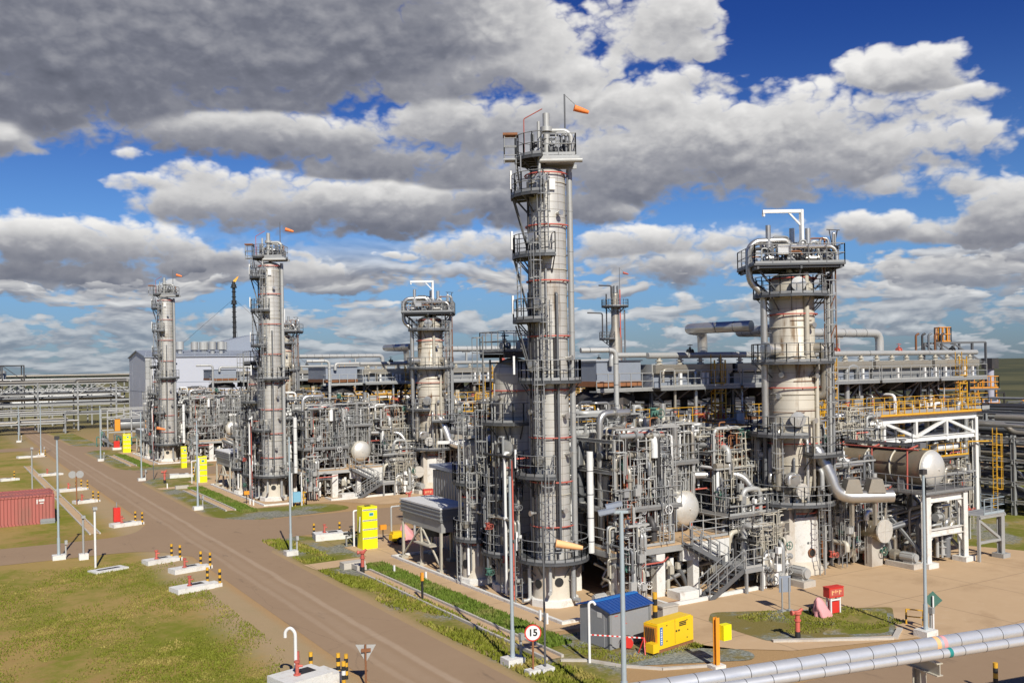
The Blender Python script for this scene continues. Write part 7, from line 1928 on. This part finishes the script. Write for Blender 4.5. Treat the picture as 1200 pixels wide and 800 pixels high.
# grey clad hall
def hall():
    x0, x1, y0, y1, h, rz = 36.7, 66, 205, 224, 16.2, 17.5
    root = thing('hall', 'big windowless lavender grey clad hall with roof vents', 'hall', (x0, y0, 0))
    mb = MB(); ym = (y0 + y1) / 2
    V = [(x0, y0, 0), (x1, y0, 0), (x1, y1, 0), (x0, y1, 0), (x0, y0, h), (x1, y0, h), (x1, y1, h), (x0, y1, h), (x0, ym, rz), (x1, ym, rz)]
    mb.add(V, [(0, 1, 5, 4), (1, 2, 6, 9, 5), (2, 3, 7, 6), (3, 0, 4, 8, 7)])
    w = mb.build('wall', 'hall_clad', root)
    mb = MB()
    for z in (5.4, 10.8): mb.box(x0 - .03, y0 - .03, z, x1, y0 - .001, z + .12)
    mb.box(x0 - .028, ym - 3, 0, x0 - .002, ym - 2.9, 12); mb.box(x0 - .028, y1 - 4, 0, x0 - .002, y1 - 3.9, h - 1); mb.box(x0 - .03, y0, 9, x0 - .002, y1, 9.1); mb.build('panel_joint', 'roof_grey', w)
    mb = MB(); mb.box(x0 - .06, y0 - .05, 0, x0 + 1.2, y0 - .031, h); mb.build('corner_sheet', 'galv_pale', root)
    mb = MB(); o = .3
    for a, b in ((y0 - o, ym), (y1 + o, ym)):
        v = [(x0 - o, a, h - .1), (x1 + o, a, h - .1), (x1 + o, b, rz + .05), (x0 - o, b, rz + .05)]; mb.add(v + [(p[0], p[1], p[2] + .2) for p in v], [(0, 3, 2, 1), (4, 5, 6, 7), (0, 1, 5, 4), (1, 2, 6, 5), (2, 3, 7, 6), (3, 0, 4, 7)])
    mb.build('roof', 'roof_grey', root)
    mb = MB(); rail(mb, [(x0, y0 - .2, h), (x1, y0 - .2, h)], 1.0, 2.4, .06); mb.build('handrail', 'roof_grey', root)
    for px in (208, 211, 228, 238, 240, 249, 259, 262):
        a, b = lev(px, 412); t = tan(TH + atan(a / F)); yy = y0 + (4 if px % 2 else 6.5); xx = t * yy
        mb = MB(); mb.cyl((xx, yy, h), (xx, yy, rz + .4), .45, n=12); mb.cyl((xx, yy, rz + .2), (xx, yy, rz + 1.9), .78, n=16); mb.build('roof_vent', 'galv_pale', root)
    mb = MB(); mb.add([(54, 214, rz), (62, 214, rz), (62, 224, rz), (54, 224, rz), (54, 214, 19.4), (62, 214, 21.2), (62, 224, 21.2), (54, 224, 19.4)], [(4, 5, 6, 7), (0, 1, 5, 4), (1, 2, 6, 5), (2, 3, 7, 6), (3, 0, 4, 7)]); mb.build('roof_house', 'roof_grey', root)
hall()
# flare stack
def flare():
    a, b = lev(275, 400); D = 380.0; t = TH + atan(a / F); rr = D / cos(atan(a / F)); x, y = rr * sin(t), rr * cos(t); h = H + (434.5 - 330) * D / F
    root = thing('flare_stack', 'tall black flare stack with burning tip', 'flare stack', (x, y, 0))
    mb = MB(); mb.cyl((x, y, 0), (x, y, h), .62, n=10); mb.build('stack', 'black', root)
    mb = MB()
    for k in range(24): z = h * k / 24; mb.ring((x, y, z), .9, .12, 8, 4)
    for z in (h - 2.5, h - 9, h * .32): mb.cyl((x, y, z), (x, y, z + .4), 1.3, n=12); mb.cyl((x, y, z + .4), (x, y, z + 1.4), 1.0, n=12)
    mb.build('platform', 'black', root)
    for ang in (.3, 2.4, 4.5):
        mb = MB(); mb.cyl((x, y, h * .86), (x + 55 * cos(ang), y + 55 * sin(ang), 0), .05, n=4); mb.build('guy_wire', 'steel_dark', root)
    m, nt, bs = new_mat('flame'); N = NB(nt); em = N.n('ShaderNodeEmission'); z = N.sep(N.pos())[2]
    c = N.ramp(N.math('DIVIDE', N.math('SUBTRACT', z, h), 5.0), [(0, (1, .55, .10)), (.6, (1, .40, .06)), (1, (.8, .22, .05))]); N.link(c, em.inputs[0]); em.inputs[1].default_value = 1.1; N.link(em.outputs[0], nt.nodes['Material Output'].inputs[0]); MATS['flame'] = m
    mb = MB(); d = Vector((.62 * cos(TH), -.62 * sin(TH), .75)).normalized(); mb.lathe((x, y, h - .2), [(.4, 0), (.5, .5), (.55, .9), (.32, 1.6), (.38, 2.0), (.14, 2.7), (.02, 3.1)], 10, d); mb.build('flame', 'flame', root)
flare()
# far right: chimney, lavender building, dark frame with yellow rails
def far_right():
    def at(px, D, z=0):
        a, b = lev(px, 420); t = TH + atan(a / F); rr = D / cos(atan(a / F)); return rr * sin(t), rr * cos(t)
    x, y = at(1160, 165); root = thing('vent_stack', 'pale concrete stack with black box head', 'stack', (x, y, 0)); mb = MB(); mb.cyl((x, y, 0), (x, y, 12.0), .62, n=16); mb.build('shaft', 'lavender', root); mb = MB(); mb.box(x - 1.0, y - 1.0, 11.2, x + .95, y + .95, 13.0); mb.build('head', 'steel_dark', root)
    x, y = at(1150, 150); root = thing('flat_building', 'low lavender grey flat roofed building beyond the racks', 'building', (x, y, 0)); mb = MB(); mb.box(x - 5, y, 0, x + 4, y + 8, 6.4); mb.box(x - 2, y - 3, 0, x + 8, y + 6, 5.4); mb.build('wall', 'lavender', root); mb = MB(); mb.box(x - 5.3, y - .3, 6.4, x + 4.3, y + 8.3, 6.65); mb.box(x - 2.3, y - 3.3, 5.4, x + 8.3, y - .31, 5.62); mb.build('roof', 'roof_grey', root)
    x, y = at(1135, 105); x0 = x; root = thing('steel_structure', 'braced steel frame behind the cooler row end', 'steel structure', (x, y, 0)); mb = MB(); e = Vector((cos(TH), -sin(TH), 0)); f = Vector((sin(TH), cos(TH), 0)); c = Vector((x, y, 0))
    for k in (-3.6, .4, 1.9):
        for j in (0, 3): mb.bar(c + e * k + f * j, c + e * k + f * j + Vector((0, 0, 14.8)), .2)
    for j in (0, 3):
        mb.bar(c - e * 3.6 + f * j + Vector((0, 0, 14.8)), c + e * 1.9 + f * j + Vector((0, 0, 14.8)), .2); mb.bar(c + e * .4 + f * j + Vector((0, 0, 12.6)), c + e * 1.9 + f * j + Vector((0, 0, 12.6)), .16)
        mb.bar(c - e * 3.4 + f * j + Vector((0, 0, 14.6)), c + e * 1.6 + f * j + Vector((0, 0, 10.5)), .16); mb.bar(c - e * 3.4 + f * j + Vector((0, 0, 10.5)), c - e * 1.5 + f * j + Vector((0, 0, 14.6)), .16); mb.bar(c - e * 1.5 + f * j + Vector((0, 0, 14.6)), c + e * 1.8 + f * j + Vector((0, 0, 12.4)), .16)
    mb.build('frame', 'steel_grey', root)
    mb = MB(); mb.obox(c - e * 1.5 + f * 1.5 + Vector((0, 0, 9.6)), e * 4.6, f * 2.2, Vector((0, 0, .1))); mb.build('deck', 'steel_grey', root)
    mb = MB(); rail(mb, [c - e * 6 - f * .6 + Vector((0, 0, 9.7)), c + e * 3 - f * .6 + Vector((0, 0, 9.7)), c + e * 3 + f * 3.6 + Vector((0, 0, 9.7))], 1.3, .9, .05); rail(mb, [c - e * 6 - f * .6 + Vector((0, 0, 7.4)), c + e * 3 - f * .6 + Vector((0, 0, 7.4))], 1.3, .9, .05); mb.build('handrail', 'amber', root)
    for k in range(5):
        q = c - e * (5.8 - k * .7) + Vector((0, 0, 14)); mb = MB(); mb.tube([q, q + Vector((0, 0, 1.7)), q + e * .35 + Vector((0, 0, 1.85))], .12, 8); mb.build('stub_pipe', ('rust', 'steel_dark', 'steel_grey')[k % 3], root)
    mb = MB(); q = c - e * 3.2; rail(mb, [q + Vector((0, 0, 14.9)), q + e * 1.3 + Vector((0, 0, 14.9)), q + e * 1.3 + f * 1.2 + Vector((0, 0, 14.9)), q + f * 1.2 + Vector((0, 0, 14.9))], 1.6, .4, .05, closed=True); mb.build('cage', 'amber', root)
    r = random.Random(8); NOTE = ('beside the flat lavender building', 'past the concrete stack', 'behind the pale low rack')
    for k in range(10):
        x, y = at(1120 + r.uniform(0, 85), r.uniform(150, 260)); root = thing('yard_equipment', 'distant pipe and vessel cluster in the yard beyond the racks', 'equipment', (x, y, 0), 'distant yard equipment'); mb = MB(); w = r.uniform(2, 5); hh = r.uniform(3, 8)
        for a in (0, w): mb.bar((x + a, y, 0), (x + a, y, hh), .25)
        mb.bar((x, y, hh), (x + w, y, hh), .25); mb.bar((x, y, hh * .5), (x + w, y, hh * .5), .25); mb.build('frame', r.choice(('amber', 'steel_dark', 'steel_grey')), root); mb = MB(); mb.lathe((x + w * .5, y + 1, .2), [(1e-3, 0), (1, .3), (1, hh * .7), (1e-3, hh * .8)], 10); mb.build('vessel', r.choice(('galv', 'steel_dark', 'lavender')), root)
far_right()
# pale tanks and sheds on the far western horizon
for i, (px, D, w, h) in enumerate(((84, 420, 15, 4.6), (111, 420, 14, 4.8), (130, 460, 9, 4.5), (52, 400, 34, 2.8))):
    a, b = lev(px, 450); t = TH + atan(a / F); rr = D / cos(atan(a / F)); x, y = rr * sin(t), rr * cos(t); root = thing('far_tank', ('white flat roofed tank first beyond the road-end rack', 'white flat roofed tank second beyond the road-end rack', 'small white domed tank by the hall edge', 'long low white shed beyond the road-end rack')[i], 'tank' if i < 3 else 'shed', (x, y, 0)); mb = MB()
    if i < 3: mb.lathe((x, y, 0), [(w / 2, 0), (w / 2, h), (w * .3, h + .8), (.05, h + 1.1)], 22)
    else: mb.box(x - w / 2, y, 0, x + w / 2, y + 6, h + 4)
    mb.build('body', 'white', root)
